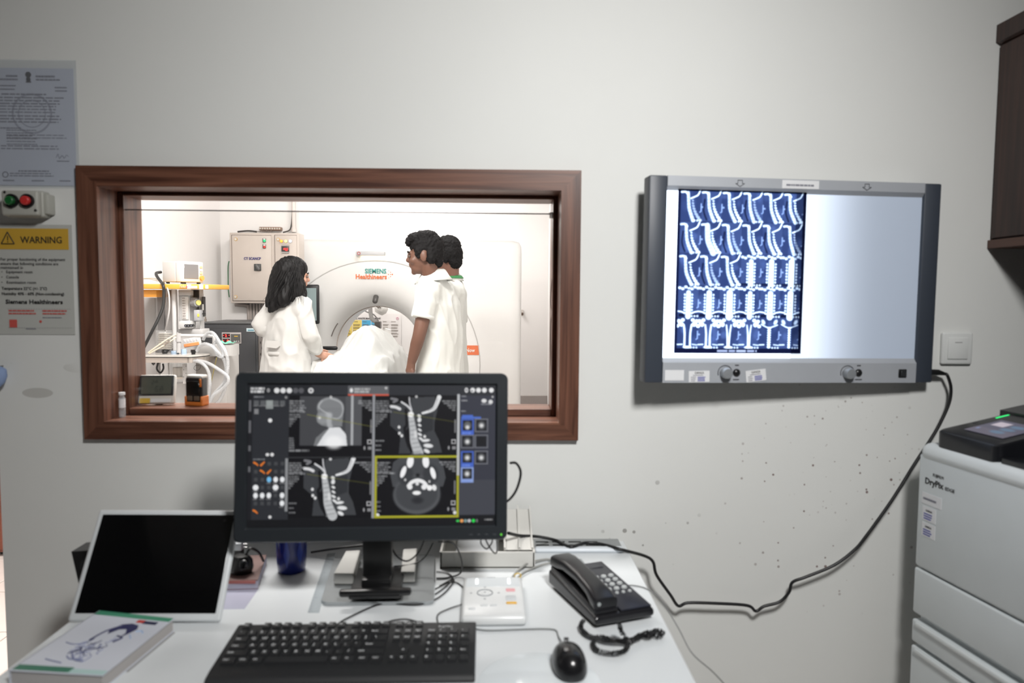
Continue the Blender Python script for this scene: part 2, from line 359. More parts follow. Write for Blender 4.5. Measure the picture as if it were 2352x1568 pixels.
bx('housing', M('lamp_frame_white', (220, 220, 220), 0.5), t, -0.2, 0.2, -0.2, 0.2, 0.02, 0.12, 0.01, world=False); mb = MB(); mb.cyl((0, 0, 0.1), (0, 0.1, 0.22), 0.02, n=12); mb.build('stem', M('lamp_frame_white', (220, 220, 220), 0.5), t, world=False)
for k, p in enumerate(SCAN_LAMPS): lamp(p, 0.49, 0.34, ('rectangular ceiling panel light just behind the viewing window', 'rectangular ceiling panel light above the patient couch', 'rectangular ceiling panel light behind the scanner')[k])

# ================================================================== viewing window
WX = wood('brown_laminate_across', (66, 38, 28), (122, 82, 64), 0)
WZ = wood('brown_laminate_upright', (66, 38, 28), (122, 82, 64), 2)
win = thing('window_1', 'wide brown wood-framed viewing window into the scanner room', 'window', (-0.44, 0, OZ0)); win['kind'] = 'structure'
CX0, CX1, CZ0, CZ1 = -1.098, 0.2186, 1.016, 1.735
CB = -0.018
def mp_wall(u, v, d): return Vector((u, d, v))
def mitre(name, poly, mat, d0, d1):
    mb = MB(); mb.prism(poly, d0, d1, mp_wall); return mb.build(name, mat, win)
# outer casing, four mitred boards
mitre('casing_board', [(CX0, CZ1), (CX1, CZ1), (OX1, OZ1), (OX0, OZ1)], WX, CB, 0.0)
mitre('casing_board', [(CX0, CZ0), (CX1, CZ0), (OX1, OZ0), (OX0, OZ0)], WX, CB, 0.0)
mitre('casing_board', [(CX0, CZ0), (OX0, OZ0), (OX0, OZ1), (CX0, CZ1)], WZ, CB, 0.0)
mitre('casing_board', [(CX1, CZ0), (OX1, OZ0), (OX1, OZ1), (CX1, CZ1)], WZ, CB, 0.0)
JT = 0.012
IX0, IX1, IZ0, IZ1 = -1.031, 0.153, 1.083, 1.672
bx('jamb', WZ, win, OX0, OX0 + JT, CB - 0.001, 0.2, OZ0, OZ1); bx('jamb', WZ, win, OX1 - JT, OX1, CB - 0.001, 0.2, OZ0, OZ1)
bx('head', WX, win, OX0 + JT, OX1 - JT, CB - 0.001, 0.2, OZ1 - JT, OZ1)
bx('sill_board', WX, win, OX0 + JT, OX1 - JT, CB - 0.001, 0.2, OZ0 - 0.001, OZ0 + 0.006)
fy0, fy1 = 0.085, 0.19
bx('inner_frame', WZ, win, OX0 + JT, IX0, fy0, fy1, OZ0 + 0.006, OZ1 - JT, 0.002, 1); bx('inner_frame', WZ, win, IX1, OX1 - JT, fy0, fy1, OZ0 + 0.006, OZ1 - JT, 0.002, 1)
bx('inner_frame', WX, win, IX0, IX1, fy0, fy1, IZ1, OZ1 - JT, 0.002, 1); bx('inner_frame', WX, win, IX0, IX1, fy0, fy1, OZ0 + 0.006, IZ0, 0.002, 1)
gt = at_y(800, 487, 0.1).z
bx('glass_pane', glassy('lead_glass', (0.985, 0.99, 0.985), 0.035, 0.01), win, IX0, IX1, 0.098, 0.104, IZ0, gt)
mb = MB(); mb.cyl((IX0, 0.097, gt + 0.001), (IX1, 0.097, gt - 0.0005), 0.0017, n=8); mb.build('glass_edge', M('dark_seal', (62, 58, 58), 0.5), win)
mb = MB(); mb.cyl((IX1 - 0.004, 0.1, gt + 0.004), (IX1 - 0.004, 0.1, gt - 0.012), 0.006, n=10); mb.build('glass_clip', M('clear_clip', (205, 198, 192), 0.4), win)
mb = MB(); mb.tube([at_y(1268, 640, 0.11), at_y(1264, 690, 0.13), at_y(1267, 720, 0.12), at_y(1264, 760, 0.12), at_y(1266, 900, 0.12)], 0.0012, 6); mb.build('sealant_crack', M('dirty_sealant', (120, 108, 100), 0.7), win)

# things on the sill
v = at_z(281, 957, OZ0 + 0.006); v.y = 0.055
vial = thing('vial', 'small clear plastic vial with white label on the near window sill', 'vial', (at_y(281, 950, 0.055).x, 0.055, OZ0 + 0.006))
mb = MB(); mb.lathe([(0, 0), (0.0085, 0.0), (0.0085, 0.052), (0.007, 0.055), (0.007, 0.066), (0, 0.066)], 16); mb.build('tube', glassy('clear_plastic', (0.95, 0.96, 0.97), 0.12, 0.1, 0.25), vial, world=False)
mb = MB(); mb.lathe([(0.0088, 0.026), (0.0088, 0.050)], 16); mb.build('label_wrap', M('label_paper', (225, 226, 228), 0.6), vial, world=False)
mb = MB(); mb.lathe([(0, 0.061), (0.0086, 0.061), (0.0086, 0.068), (0, 0.069)], 16); mb.build('cap', M('white_plastic', (222, 224, 224), 0.4), vial, world=False)

cx = at_y(360, 930, 0.145).x
clk = thing('thermometer_clock', 'white digital thermometer clock with dark screen on the far window sill', 'clock', (cx, 0.145, IZ0), (0, 0, math.radians(6)))
tilt = Matrix.Rotation(math.radians(-14), 4, 'X')
mb = MB(); mb.rbox(-0.05, 0.05, -0.009, 0.009, 0.003, 0.087, 0.006, 3, tilt); mb.build('body', M('ivory_plastic', (214, 212, 206), 0.45), clk, world=False)
mb = MB(); mb.rbox(-0.047, 0.047, -0.0115, -0.008, 0.026, 0.085, 0.003, 2, tilt); mb.build('screen_bezel', M('dark_grey_plastic', (44, 46, 48), 0.35), clk, world=False)
mb = MB(); mb.box(-0.041, 0.041, -0.0121, -0.0112, 0.031, 0.080, tilt); mb.build('lcd_screen', M('lcd_grey', (88, 92, 84), 0.25), clk, world=False)
text('lcd_digits', '58', M('lcd_dark', (62, 66, 60), 0.5), clk, tilt @ wall_mtx(-0.005, -0.0123, 0.036), 0.026, depth=0.0004)
text('lcd_digits', '24', M('lcd_dark', (62, 66, 60), 0.5), clk, tilt @ wall_mtx(-0.016, -0.0123, 0.060), 0.02, depth=0.0004)
mb = MB(); mb.box(-0.044, -0.016, -0.0105, -0.0088, 0.005, 0.019, tilt); mb.build('yellow_sticker', M('yellow_sticker', (214, 178, 70), 0.5), clk, world=False)
mb = MB(); mb.box(-0.014, 0.040, -0.0105, -0.0088, 0.007, 0.017, tilt); mb.build('label_strip', M('label_paper', (225, 226, 228), 0.6), clk, world=False)
mb = MB(); mb.prism([(0.0, 0.004), (0.045, 0.004), (0.006, 0.06)], -0.012, 0.012, lambda u, v, d: Vector((d, u, v))); mb.build('foot_stand', M('ivory_plastic', (214, 212, 206), 0.45), clk, world=False)

cx = at_y(452, 930, 0.145).x
met = thing('handheld_meter', 'black handheld meter in orange holster beside the thermometer clock', 'meter', (cx, 0.145, IZ0), (0, 0, math.radians(-14)))
mb = MB(); mb.rbox(-0.027, 0.027, -0.014, 0.016, 0.0, 0.082, 0.006, 3); mb.build('body', M('black_plastic', (26, 26, 27), 0.3), met, world=False)
mb = MB(); mb.rbox(-0.026, 0.026, -0.010, 0.018, 0.078, 0.088, 0.004, 2); mb.build('top_cap', M('ivory_plastic', (214, 212, 206), 0.45), met, world=False)
mb = MB(); mb.rbox(-0.021, 0.021, -0.0165, -0.013, 0.034, 0.072, 0.002, 1); mb.build('display', M('dark_glass', (20, 22, 22), 0.12), met, world=False)
mb = MB(); mb.rbox(-0.029, 0.029, -0.016, 0.017, -0.0, 0.012, 0.003, 2); mb.rbox(-0.029, -0.022, -0.016, 0.017, 0.008, 0.028, 0.002, 1); mb.rbox(0.022, 0.029, -0.016, 0.017, 0.008, 0.028, 0.002, 1); mb.build('holster', M('orange_rubber', (206, 116, 48), 0.5), met, world=False)
for s in (-1, 1):
    mb = MB(); mb.rbox(0.011 * s - 0.0085, 0.011 * s + 0.0085, -0.017, -0.013, 0.015, 0.029, 0.004, 2); mb.build('button', M('grey_button', (104, 92, 80), 0.3), met, world=False)
mb = MB(); mb.rbox(0.020, 0.0265, -0.0150, -0.012, 0.055, 0.078, 0.001, 1); mb.build('orange_stripe', M('orange_rubber', (206, 116, 48), 0.5), met, world=False)

# ================================================================== papers and button box on the left
INK = M('print_ink', (60, 60, 66), 0.7); INKF = M('faint_ink', (124, 125, 136), 0.7)
def bars(mb, x, z, wd, n, pitch, h, y, rnd, right=False):
    for i in range(n):
        ww = wd * rnd.uniform(0.8, 1.0); p = x if not right else x - ww; e = p + ww
        while p < e:
            q = min(e, p + rnd.uniform(0.05, 0.16) * wd); mb.box(p, q, y, y + 0.0004, z - i * pitch - h, z - i * pitch); p = q + 0.018 * wd
PX0 = -1.334
pz1, pz0 = at_y(100, 150, 0).z, at_y(100, 430, 0).z; pxr = at_y(179, 300, 0).x
doc = thing('certificate', 'white printed certificate in a clear sleeve at upper left', 'document', (PX0, 0, pz0))
doc_h, doc_w = pz1 - pz0, pxr - PX0
bx('sheet', M('paper_bluish', (196, 200, 212), 0.6, var=0.02), doc, PX0 + 0.002, pxr - 0.006, -0.0022, -0.0012, pz0 + 0.004, pz1 - 0.008)
bx('clear_sleeve', glassy('sleeve_film', (0.95, 0.96, 0.97), 0.03, 0.12, 0.06), doc, PX0, pxr + 0.003, -0.0045, -0.0038, pz0 - 0.001, pz1 + 0.013)
Y0 = -0.0028
def dz(py): return at_y(100, py, 0).z
def dx(px): return at_y(px, 300, 0).x
rr = random.Random(3)
mb = MB()
bars(mb, dx(20), dz(174), 0.035, 1, 0.01, 0.0045, Y0, rr); bars(mb, dx(5), dz(182), 0.055, 1, 0.01, 0.004, Y0, rr); bars(mb, dx(88), dz(174), 0.05, 1, 0.01, 0.005, Y0, rr); bars(mb, dx(88), dz(182), 0.07, 1, 0.01, 0.004, Y0, rr)
bars(mb, dx(158), dz(200), 0.035, 2, 0.0085, 0.003, Y0, rr, True); bars(mb, dx(2), dz(197), 0.045, 2, 0.009, 0.003, Y0, rr)
bars(mb, dx(8), dz(216), 0.14, 1, 0.01, 0.0035, Y0, rr); bars(mb, dx(2), dz(224), 0.18, 3, 0.0076, 0.003, Y0, rr)
bars(mb, dx(2), dz(244), 0.16, 3, 0.0076, 0.0025, Y0, rr); bars(mb, dx(2), dz(266), 0.18, 3, 0.0076, 0.003, Y0, rr); bars(mb, dx(2), dz(294), 0.065, 1, 0.007, 0.003, Y0, rr)
bars(mb, dx(16), dz(299), 0.08, 6, 0.0072, 0.0022, Y0, rr); bars(mb, dx(16), dz(310), 0.16, 2, 0.0072, 0.002, Y0, rr); bars(mb, dx(2), dz(335), 0.18, 2, 0.007, 0.0025, Y0, rr)
bars(mb, dx(130), dz(369), 0.036, 1, 0.007, 0.0025, Y0, rr); bars(mb, dx(40), dz(392), 0.09, 1, 0.01, 0.0032, Y0, rr); bars(mb, dx(20), dz(398), 0.12, 2, 0.006, 0.0025, Y0, rr)
for q in (4, 70, 134): bars(mb, dx(q), dz(414), 0.034, 1, 0.007, 0.003, Y0, rr)
mb.build('printed_lines', INKF, doc)
mb = MB(); e = Vector((dx(71), Y0, dz(178)))
mb.cyl(e + Vector((0, -0.0003, 0.006)), e + Vector((0, 0.0003, 0.006)), 0.0075, n=14); mb.cyl(e + Vector((0, -0.0003, -0.006)), e + Vector((0, 0.0003, -0.006)), 0.006, n=12)
mb.box(e.x - 0.007, e.x + 0.007, Y0, Y0 + 0.0004, e.z - 0.014, e.z - 0.011); mb.build('printed_emblem', INK, doc)
mb = MB(); c = Vector((dx(76), Y0 + 0.0003, dz(262)))
for r0, r1 in ((0.052, 0.047), (0.036, 0.033)):
    mb.loops([[c + Vector((r0 * math.cos(t), 0, r0 * math.sin(t))) for t in [2 * math.pi * k / 40 for k in range(40)]], [c + Vector((r1 * math.cos(t), 0, r1 * math.sin(t))) for t in [2 * math.pi * k / 40 for k in range(40)]]], smooth=False)
mb.build('watermark_ring', M('watermark_grey', (160, 163, 176), 0.7), doc)
mb = MB(); mb.tube([(dx(128), Y0, dz(362)), (dx(133), Y0, dz(354)), (dx(136), Y0, dz(364)), (dx(142), Y0, dz(357)), (dx(147), Y0, dz(363)), (dx(152), Y0, dz(356)), (dx(157), Y0, dz(360))], 0.0006, 5); mb.build('signature', INKF, doc)
mb = MB(); c = Vector((dx(10), Y0, dz(402))); mb.tube([c + Vector((0.007 * math.cos(t), 0, 0.007 * math.sin(t))) for t in [2 * math.pi * k / 14 for k in range(14)]], 0.0008, 5, 2, True); mb.build('stamp_ring', INK, doc)

bs = thing('push_button_station', 'grey push button box with green and red buttons above the warning notice', 'switch box', (at_y(50, 470, 0).x, 0, dz(470)))
x0, x1, z0, z1 = at_y(3, 470, -0.05).x, at_y(88, 470, -0.05).x, at_y(50, 495, -0.05).z, at_y(50, 437, -0.05).z
mb = MB(); mb.rbox(x0 - 0.002, x1 + 0.002, -0.034, 0, z0 - 0.002, z1 + 0.002, 0.006, 3); mb.build('base', M('beige_grey_plastic', (176, 176, 168), 0.5), bs)
mb = MB(); mb.rbox(x0, x1, -0.052, -0.033, z0, z1, 0.006, 3); mb.build('lid', M('beige_grey_plastic', (176, 176, 168), 0.5), bs)
mb = MB(); mb.rbox(x1, x1 + 0.014, -0.030, 0, z0 + 0.006, z1 - 0.006, 0.004, 2); mb.build('side_knockout', M('beige_grey_plastic', (176, 176, 168), 0.5), bs)
for px, col, nm in ((26, (24, 92, 44), 'green'), (62, (196, 52, 50), 'red')):
    c = at_y(px, 461, -0.055); 
    mb = MB(); mb.cyl((c.x, -0.058, c.z), (c.x, -0.05, c.z), 0.0175, n=24); ring = mb.build('button_ring', M('black_plastic', (26, 26, 27), 0.3), bs)
    mb = MB(); mb.lathe([(0, 0.012), (0.009, 0.0115), (0.0115, 0.009), (0.0115, 0)], 24, Matrix.Translation((c.x, -0.057, c.z)) @ Matrix.Rotation(math.pi / 2, 4, 'X')); b = mb.build('button', M(nm + '_button_plastic', col, 0.35), bs); b['label'] = nm + ' push button'
for px, py in ((11, 441), (82, 483)):
    c = at_y(px, py, -0.052); mb = MB(); mb.cyl((c.x, -0.054, c.z), (c.x, -0.05, c.z), 0.0032, n=10); mb.build('screw', M('steel', (150, 150, 150), 0.35, 1.0), bs)

ws = thing('warning_notice', 'white warning notice with yellow header taped left of the window', 'notice', (PX0, 0, dz(770)))
wx1 = dx(156)
bx('sheet', M('laminate_paper', (186, 187, 182), 0.35, var=0.02), ws, PX0, wx1 + 0.002, -0.002, -0.0008, dz(768), dz(516))
bx('header_band', M('warning_yellow', (198, 158, 58), 0.45), ws, PX0 + 0.001, dx(150), -0.0030, -0.0018, dz(573), dz(525))
BK = M('black_print', (34, 34, 34), 0.6); RDP = M('red_print', (196, 84, 76), 0.6)
def wtext(s, px, py, size, mat=None, width=None, bold=0.0, nm='printed_text'):
    p = at_y(px, py, 0); return text(nm, s, mat or BK, ws, wall_mtx(p.x - ws.location.x, -0.0036, p.z - ws.location.z), size, width, bold)
wtext('WARNING', 49, 558, 0.0245, width=0.108, bold=0.012)
t = at_y(20, 560, 0); mb = MB()
for a, b2 in (((-0.017, 0), (0.017, 0)), ((0.017, 0), (0, 0.031)), ((0, 0.031), (-0.017, 0))): mb.cyl((t.x + a[0], -0.0036, t.z + a[1]), (t.x + b2[0], -0.0036, t.z + b2[1]), 0.0013, n=6)
mb.box(t.x - 0.001, t.x + 0.001, -0.004, -0.003, t.z + 0.009, t.z + 0.021); mb.box(t.x - 0.0012, t.x + 0.0012, -0.004, -0.003, t.z + 0.004, t.z + 0.0065); mb.build('warning_triangle', BK, ws)
for s, px, py, wd in (('For proper functioning of the equipment', 3, 598, 0.168), ('ensure that following conditions are', 3, 608, 0.15), ('maintained in', 3, 617, 0.058), ('\u2022', 5, 627, None), ('Equipment room', 16, 627, 0.068), ('\u2022', 5, 639, None), ('Console', 16, 639, 0.033), ('\u2022', 5, 651, None), ('Examination room', 17, 651, 0.076)):
    wtext(s, px, py, 0.0105, M('grey_print', (74, 74, 74), 0.6), wd)
wtext('Temperature 22\u00b0C (+/- 2\u00b0C)', 6, 665, 0.0105, width=0.118, bold=0.008); wtext('Humidity 40% - 60% (Non-condensing)', 6, 677, 0.0105, width=0.162, bold=0.008)
wtext('Siemens Healthineers', 15, 697, 0.0155, width=0.149, bold=0.02)
rr = random.Random(5); mb = MB(); bars(mb, dx(5), dz(712), 0.072, 2, 0.0075, 0.0035, -0.0034, rr); bars(mb, dx(84), dz(712), 0.075, 2, 0.0075, 0.0035, -0.0034, rr); bx_ = dx(6); mb.box(bx_, bx_ + 0.02, -0.0034, -0.003, dz(752), dz(734)); c = at_y(95, 738, 0); mb.cyl((c.x, -0.0036, c.z), (c.x, -0.003, c.z), 0.0035, n=10); mb.build('red_print', RDP, ws)
mb = MB(); bars(mb, dx(84), dz(728), 0.055, 1, 0.006, 0.002, -0.0034, rr); bars(mb, dx(44), dz(754), 0.03, 1, 0.006, 0.002, -0.0034, rr); mb.build('small_print', INKF, ws)
mb = MB()
for py in (709, 752):
    for a in range(0, 150, 6): mb.box(dx(3 + a), dx(6 + a), -0.0031, -0.0027, dz(py + 1), dz(py))
mb.build('dotted_rule', M('rule_grey', (160, 160, 160), 0.7), ws)

# pale blue sheet hooked on the wall end, brown cupboard seen past the wall end
bl = thing('blue_cloth', 'pale blue cloth tip peeking in at the left picture edge', 'cloth', (-1.35, -0.02, dz(880)))
mb = MB(); c = at_y(-6, 862, -0.03)
mb.lathe([(0.0, 0.026), (0.014, 0.022), (0.022, 0.008), (0.024, -0.010), (0.018, -0.026), (0.0, -0.03)], 18, Matrix.Translation(c) @ Matrix.Rotation(0.5, 4, 'Y') @ Matrix.Scale(0.8, 4, (0, 1, 0))); mb.build('cloth', M('pale_blue_cloth', (138, 158, 196), 0.8), bl)
mb = MB(); mb.cyl((c.x - 0.004, -0.002, c.z + 0.022), (c.x - 0.004, -0.03, c.z + 0.022), 0.002, n=8); mb.build('hook', M('steel', (150, 150, 150), 0.35, 1.0), bl)
cu = thing('brown_cupboard', 'reddish brown cupboard standing past the end of the wall', 'cupboard', (-2.85, 1.98, 0))
bx('body', wood('cupboard_wood', (92, 44, 30), (140, 78, 58), 2), cu, -3.15, -2.5, 1.86, 2.12, 0.02, 1.0, 0.004); bx('plinth', M('dark_grey_plastic', (44, 46, 48), 0.35), cu, -3.12, -2.53, 1.90, 2.1, 0.0, 0.03)
for s in (0, 1):
    d = bx('door', wood('cupboard_wood', (92, 44, 30), (140, 78, 58), 2), cu, -3.145 + 0.325 * s, -2.83 + 0.325 * s, 1.845, 1.86, 0.04, 0.985, 0.003); mb = MB(); hx = -2.85 + 0.05 * s; mb.cyl((hx, 1.835, 0.5), (hx, 1.835, 0.62), 0.005, n=8); mb.build('handle', M('steel', (150, 150, 150), 0.35, 1.0), d)

# ================================================================== X-ray film viewer
VL, VRt = at_y(1485, 640, -0.112), at_y(2151, 650, -0.045)
vz0, vz1 = 1.185, 1.710
vdir = Vector((VRt.x - VL.x, VRt.y - VL.y, 0)); vw = vdir.length; vang = math.atan2(vdir.y, vdir.x)
VT = 0.05
vb = thing('film_viewer', 'grey wall-mounted X-ray light box holding a spine scan film', 'light box', (VL.x, VL.y, vz0), (0, math.radians(0.35), vang))
vh = vz1 - vz0
CAPD = M('charcoal_plastic', (58, 64, 74), 0.45); ALU = M('brushed_aluminium_grey', (176, 180, 186), 0.45, 0.2, bump=0.05); 
cw = 0.047
bx('housing', M('housing_grey', (120, 122, 124), 0.5), vb, 0.01, vw - 0.01, 0.012, VT, 0.004, vh - 0.004, world=False)
c1 = bx('end_cap', CAPD, vb, 0, cw, 0, VT, 0, vh, 0.004, 2, world=False); c2 = bx('end_cap', CAPD, vb, vw - cw, vw, 0, VT, 0, vh, 0.004, 2, world=False)
mb = MB()
def rail(za, zb, dep_in, name):
    mb = MB(); mb.prism(za, cw, vw - cw, lambda u, v, d: Vector((d, u, v))); return mb.build(name, ALU, vb, world=False)
rail([(0.0, vh), (0.0, vh - 0.025), (0.010, vh - 0.036), (0.03, vh - 0.036), (0.03, vh)], 0, 0, 'top_rail')
brail = rail([(0.0, 0.0), (0.0, 0.052), (0.012, 0.066), (0.03, 0.066), (0.03, 0.0)], 0, 0, 'bottom_rail')
pz0_, pz1_ = 0.062, vh - 0.032
# diffusers: the left lamp is on, the right one's leaked glow is painted in as fading emission
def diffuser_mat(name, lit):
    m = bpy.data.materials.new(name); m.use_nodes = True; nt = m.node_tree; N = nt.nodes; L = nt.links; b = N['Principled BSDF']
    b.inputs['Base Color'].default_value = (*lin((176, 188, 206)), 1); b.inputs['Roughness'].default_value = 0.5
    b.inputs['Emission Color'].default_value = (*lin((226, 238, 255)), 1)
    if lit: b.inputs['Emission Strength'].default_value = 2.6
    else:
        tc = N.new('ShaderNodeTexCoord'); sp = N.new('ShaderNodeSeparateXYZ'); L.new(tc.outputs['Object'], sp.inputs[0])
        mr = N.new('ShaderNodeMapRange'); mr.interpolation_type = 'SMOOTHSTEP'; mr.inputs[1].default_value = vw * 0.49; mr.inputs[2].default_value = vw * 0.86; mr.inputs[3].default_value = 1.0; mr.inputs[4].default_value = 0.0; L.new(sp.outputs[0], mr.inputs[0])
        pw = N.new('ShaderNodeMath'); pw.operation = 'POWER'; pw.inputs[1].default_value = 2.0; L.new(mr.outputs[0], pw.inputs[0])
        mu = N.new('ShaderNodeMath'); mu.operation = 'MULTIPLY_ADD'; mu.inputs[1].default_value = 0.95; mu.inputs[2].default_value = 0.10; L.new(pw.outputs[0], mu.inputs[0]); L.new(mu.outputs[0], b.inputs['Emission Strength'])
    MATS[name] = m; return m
mid = vw * 0.5
bx('lit_panel', diffuser_mat('lit_diffuser', True), vb, cw, mid, 0.010, 0.014, pz0_, pz1_, world=False)
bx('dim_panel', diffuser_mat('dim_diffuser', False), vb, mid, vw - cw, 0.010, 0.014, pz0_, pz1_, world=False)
LBL = M('label_paper', (225, 226, 228), 0.6)
lb = bx('strip_label', LBL, vb, vw * 0.442, vw * 0.568, -0.0012, 0.0, vh - 0.024, vh - 0.003, world=False)
mb = MB(); bars(mb, vw * 0.456, vh - 0.013, vw * 0.095, 1, 0.01, 0.0045, -0.0018, random.Random(2)); mb.build('label_print', INKF, lb, world=False)
def arrow(u):
    mb = MB(); z = vh - 0.014
    mb.tube([(u - 0.006, -0.0006, z + 0.007), (u + 0.006, -0.0006, z + 0.007), (u + 0.006, -0.0006, z - 0.001), (u + 0.012, -0.0006, z - 0.001), (u, -0.0006, z - 0.009), (u - 0.012, -0.0006, z - 0.001), (u - 0.006, -0.0006, z - 0.001)], 0.0009, 5, 0, True); mb.build('arrow_mark', INK, vb, world=False)
arrow(vw * 0.3); arrow(vw * 0.735)
def knob(u):
    z = 0.026; mb = MB(); mb.lathe([(0.0, 0.022), (0.0125, 0.021), (0.014, 0.017), (0.015, 0.0)], 20, Matrix.Translation((u, 0, z)) @ Matrix.Rotation(math.pi / 2, 4, 'X')); k = mb.build('knob', M('silver_knob', (168, 172, 176), 0.35, 0.5), vb, world=False)
    mb = MB(); mb.tube([(u + 0.019 * math.cos(t), -0.0005, z + 0.019 * math.sin(t)) for t in [math.radians(200 - 11 * i) for i in range(20)]], 0.001, 5, 2); mb.build('dial_mark', INK, k, world=False)
    mb = MB(); mb.lathe([(0, 0.006), (0.006, 0.005), (0.0095, 0.002), (0.0105, 0.0)], 18, Matrix.Translation((u + 0.031, 0, z)) @ Matrix.Rotation(math.pi / 2, 4, 'X')); mb.build('push_button', M('black_plastic', (26, 26, 27), 0.3), vb, world=False)
    mb = MB(); bars(mb, u + 0.026, 0.047, 0.011, 1, 0.01, 0.003, -0.0006, rr); bars(mb, u + 0.022, 0.010, 0.02, 1, 0.01, 0.003, -0.0006, rr); mb.build('dial_print', INK, vb, world=False)
knob(vw * 0.27); knob(vw * 0.695)
mb = MB(); mb.rbox(vw * 0.877, vw * 0.877 + 0.022, -0.003, 0.002, 0.014, 0.036, 0.001, 1); sw = mb.build('rocker_switch', M('black_plastic', (26, 26, 27), 0.3), vb, world=False)
mb = MB(); mb.rbox(vw * 0.877 + 0.004, vw * 0.877 + 0.018, -0.006, -0.002, 0.017, 0.033, 0.001, 1); mb.build('rocker', M('dark_grey_plastic', (44, 46, 48), 0.35), sw, world=False)
def sticker(u0, u1, z0, z1, ang, rows, nm):
    m = Matrix.Translation(((u0 + u1) / 2, -0.0006, (z0 + z1) / 2)) @ Matrix.Rotation(ang, 4, 'Y'); a, b = (u1 - u0) / 2, (z1 - z0) / 2
    mb = MB(); mb.box(-a, a, -0.0004, 0.0004, -b, b, m); s = mb.build('sticker', LBL, vb, world=False)
    if rows:
        text('sticker_name', 'GANGA', M('black_print', (34, 34, 34), 0.6), s, m @ wall_mtx(-a * 0.45, -0.0007, b * 0.45), 0.0085, a * 0.9, 0.01, depth=0.0003)
        mb = MB(); rnd = random.Random(int(u0 * 1000)); bars(mb, -a * 0.8, -b * 0.05, a * 0.5, 3, b * 0.32, b * 0.12, -0.0008, rnd); bars(mb, -a * 0.6, b * 0.28, a * 1.2, 1, b * 0.32, b * 0.12, -0.0008, rnd); mb.v = [tuple(m @ Vector(v)) for v in mb.v]; mb.build('sticker_print', INKF, s, world=False)
        mb = MB(); bars(mb, -a * 0.15, -b * 0.05, a * 0.8, 3, b * 0.3, b * 0.2, -0.0009, rnd); mb.v = [tuple(m @ Vector(v)) for v in mb.v]; mb.build('handwriting', M('blue_ink', (92, 96, 170), 0.6), s, world=False)
    else: s['label'] = 'torn white paper sticker'
sticker(cw + 0.006, cw + 0.056, 0.006, 0.033, 0.0, 0, 'a'); sticker(cw + 0.069, cw + 0.124, 0.002, 0.031, -0.02, 1, 'b'); sticker(cw + 0.222, cw + 0.276, 0.004, 0.034, -0.12, 1, 'c')
for z in (0.083, 0.066): mb = MB(); mb.lathe([(0, 0.006), (0.005, 0.005), (0.006, 0)], 12, Matrix.Translation((vw, 0.025, z)) @ Matrix.Rotation(math.pi / 2, 4, 'Y')); mb.build('fuse_cap', M('black_plastic', (26, 26, 27), 0.3), vb, world=False)
bx('wall_bracket', M('housing_grey', (120, 122, 124), 0.5), vb, 0.06, vw - 0.06, VT, VT + 0.004, 0.08, vh - 0.08, world=False)
bx('wall_bracket', M('housing_grey', (120, 122, 124), 0.5), vb, 0.06, vw * 0.35, VT + 0.004, VT + 0.02, 0.12, vh - 0.12, world=False)
plug = MB(); plug.cyl((vw, 0.02, 0.026), (vw + 0.03, 0.016, 0.026), 0.009, 0.008, 14); plug.cyl((vw + 0.028, 0.016, 0.026), (vw + 0.048, 0.014, 0.022), 0.008, 0.004, 12); plug.build('power_plug', M('black_plastic', (26, 26, 27), 0.3), vb, world=False)

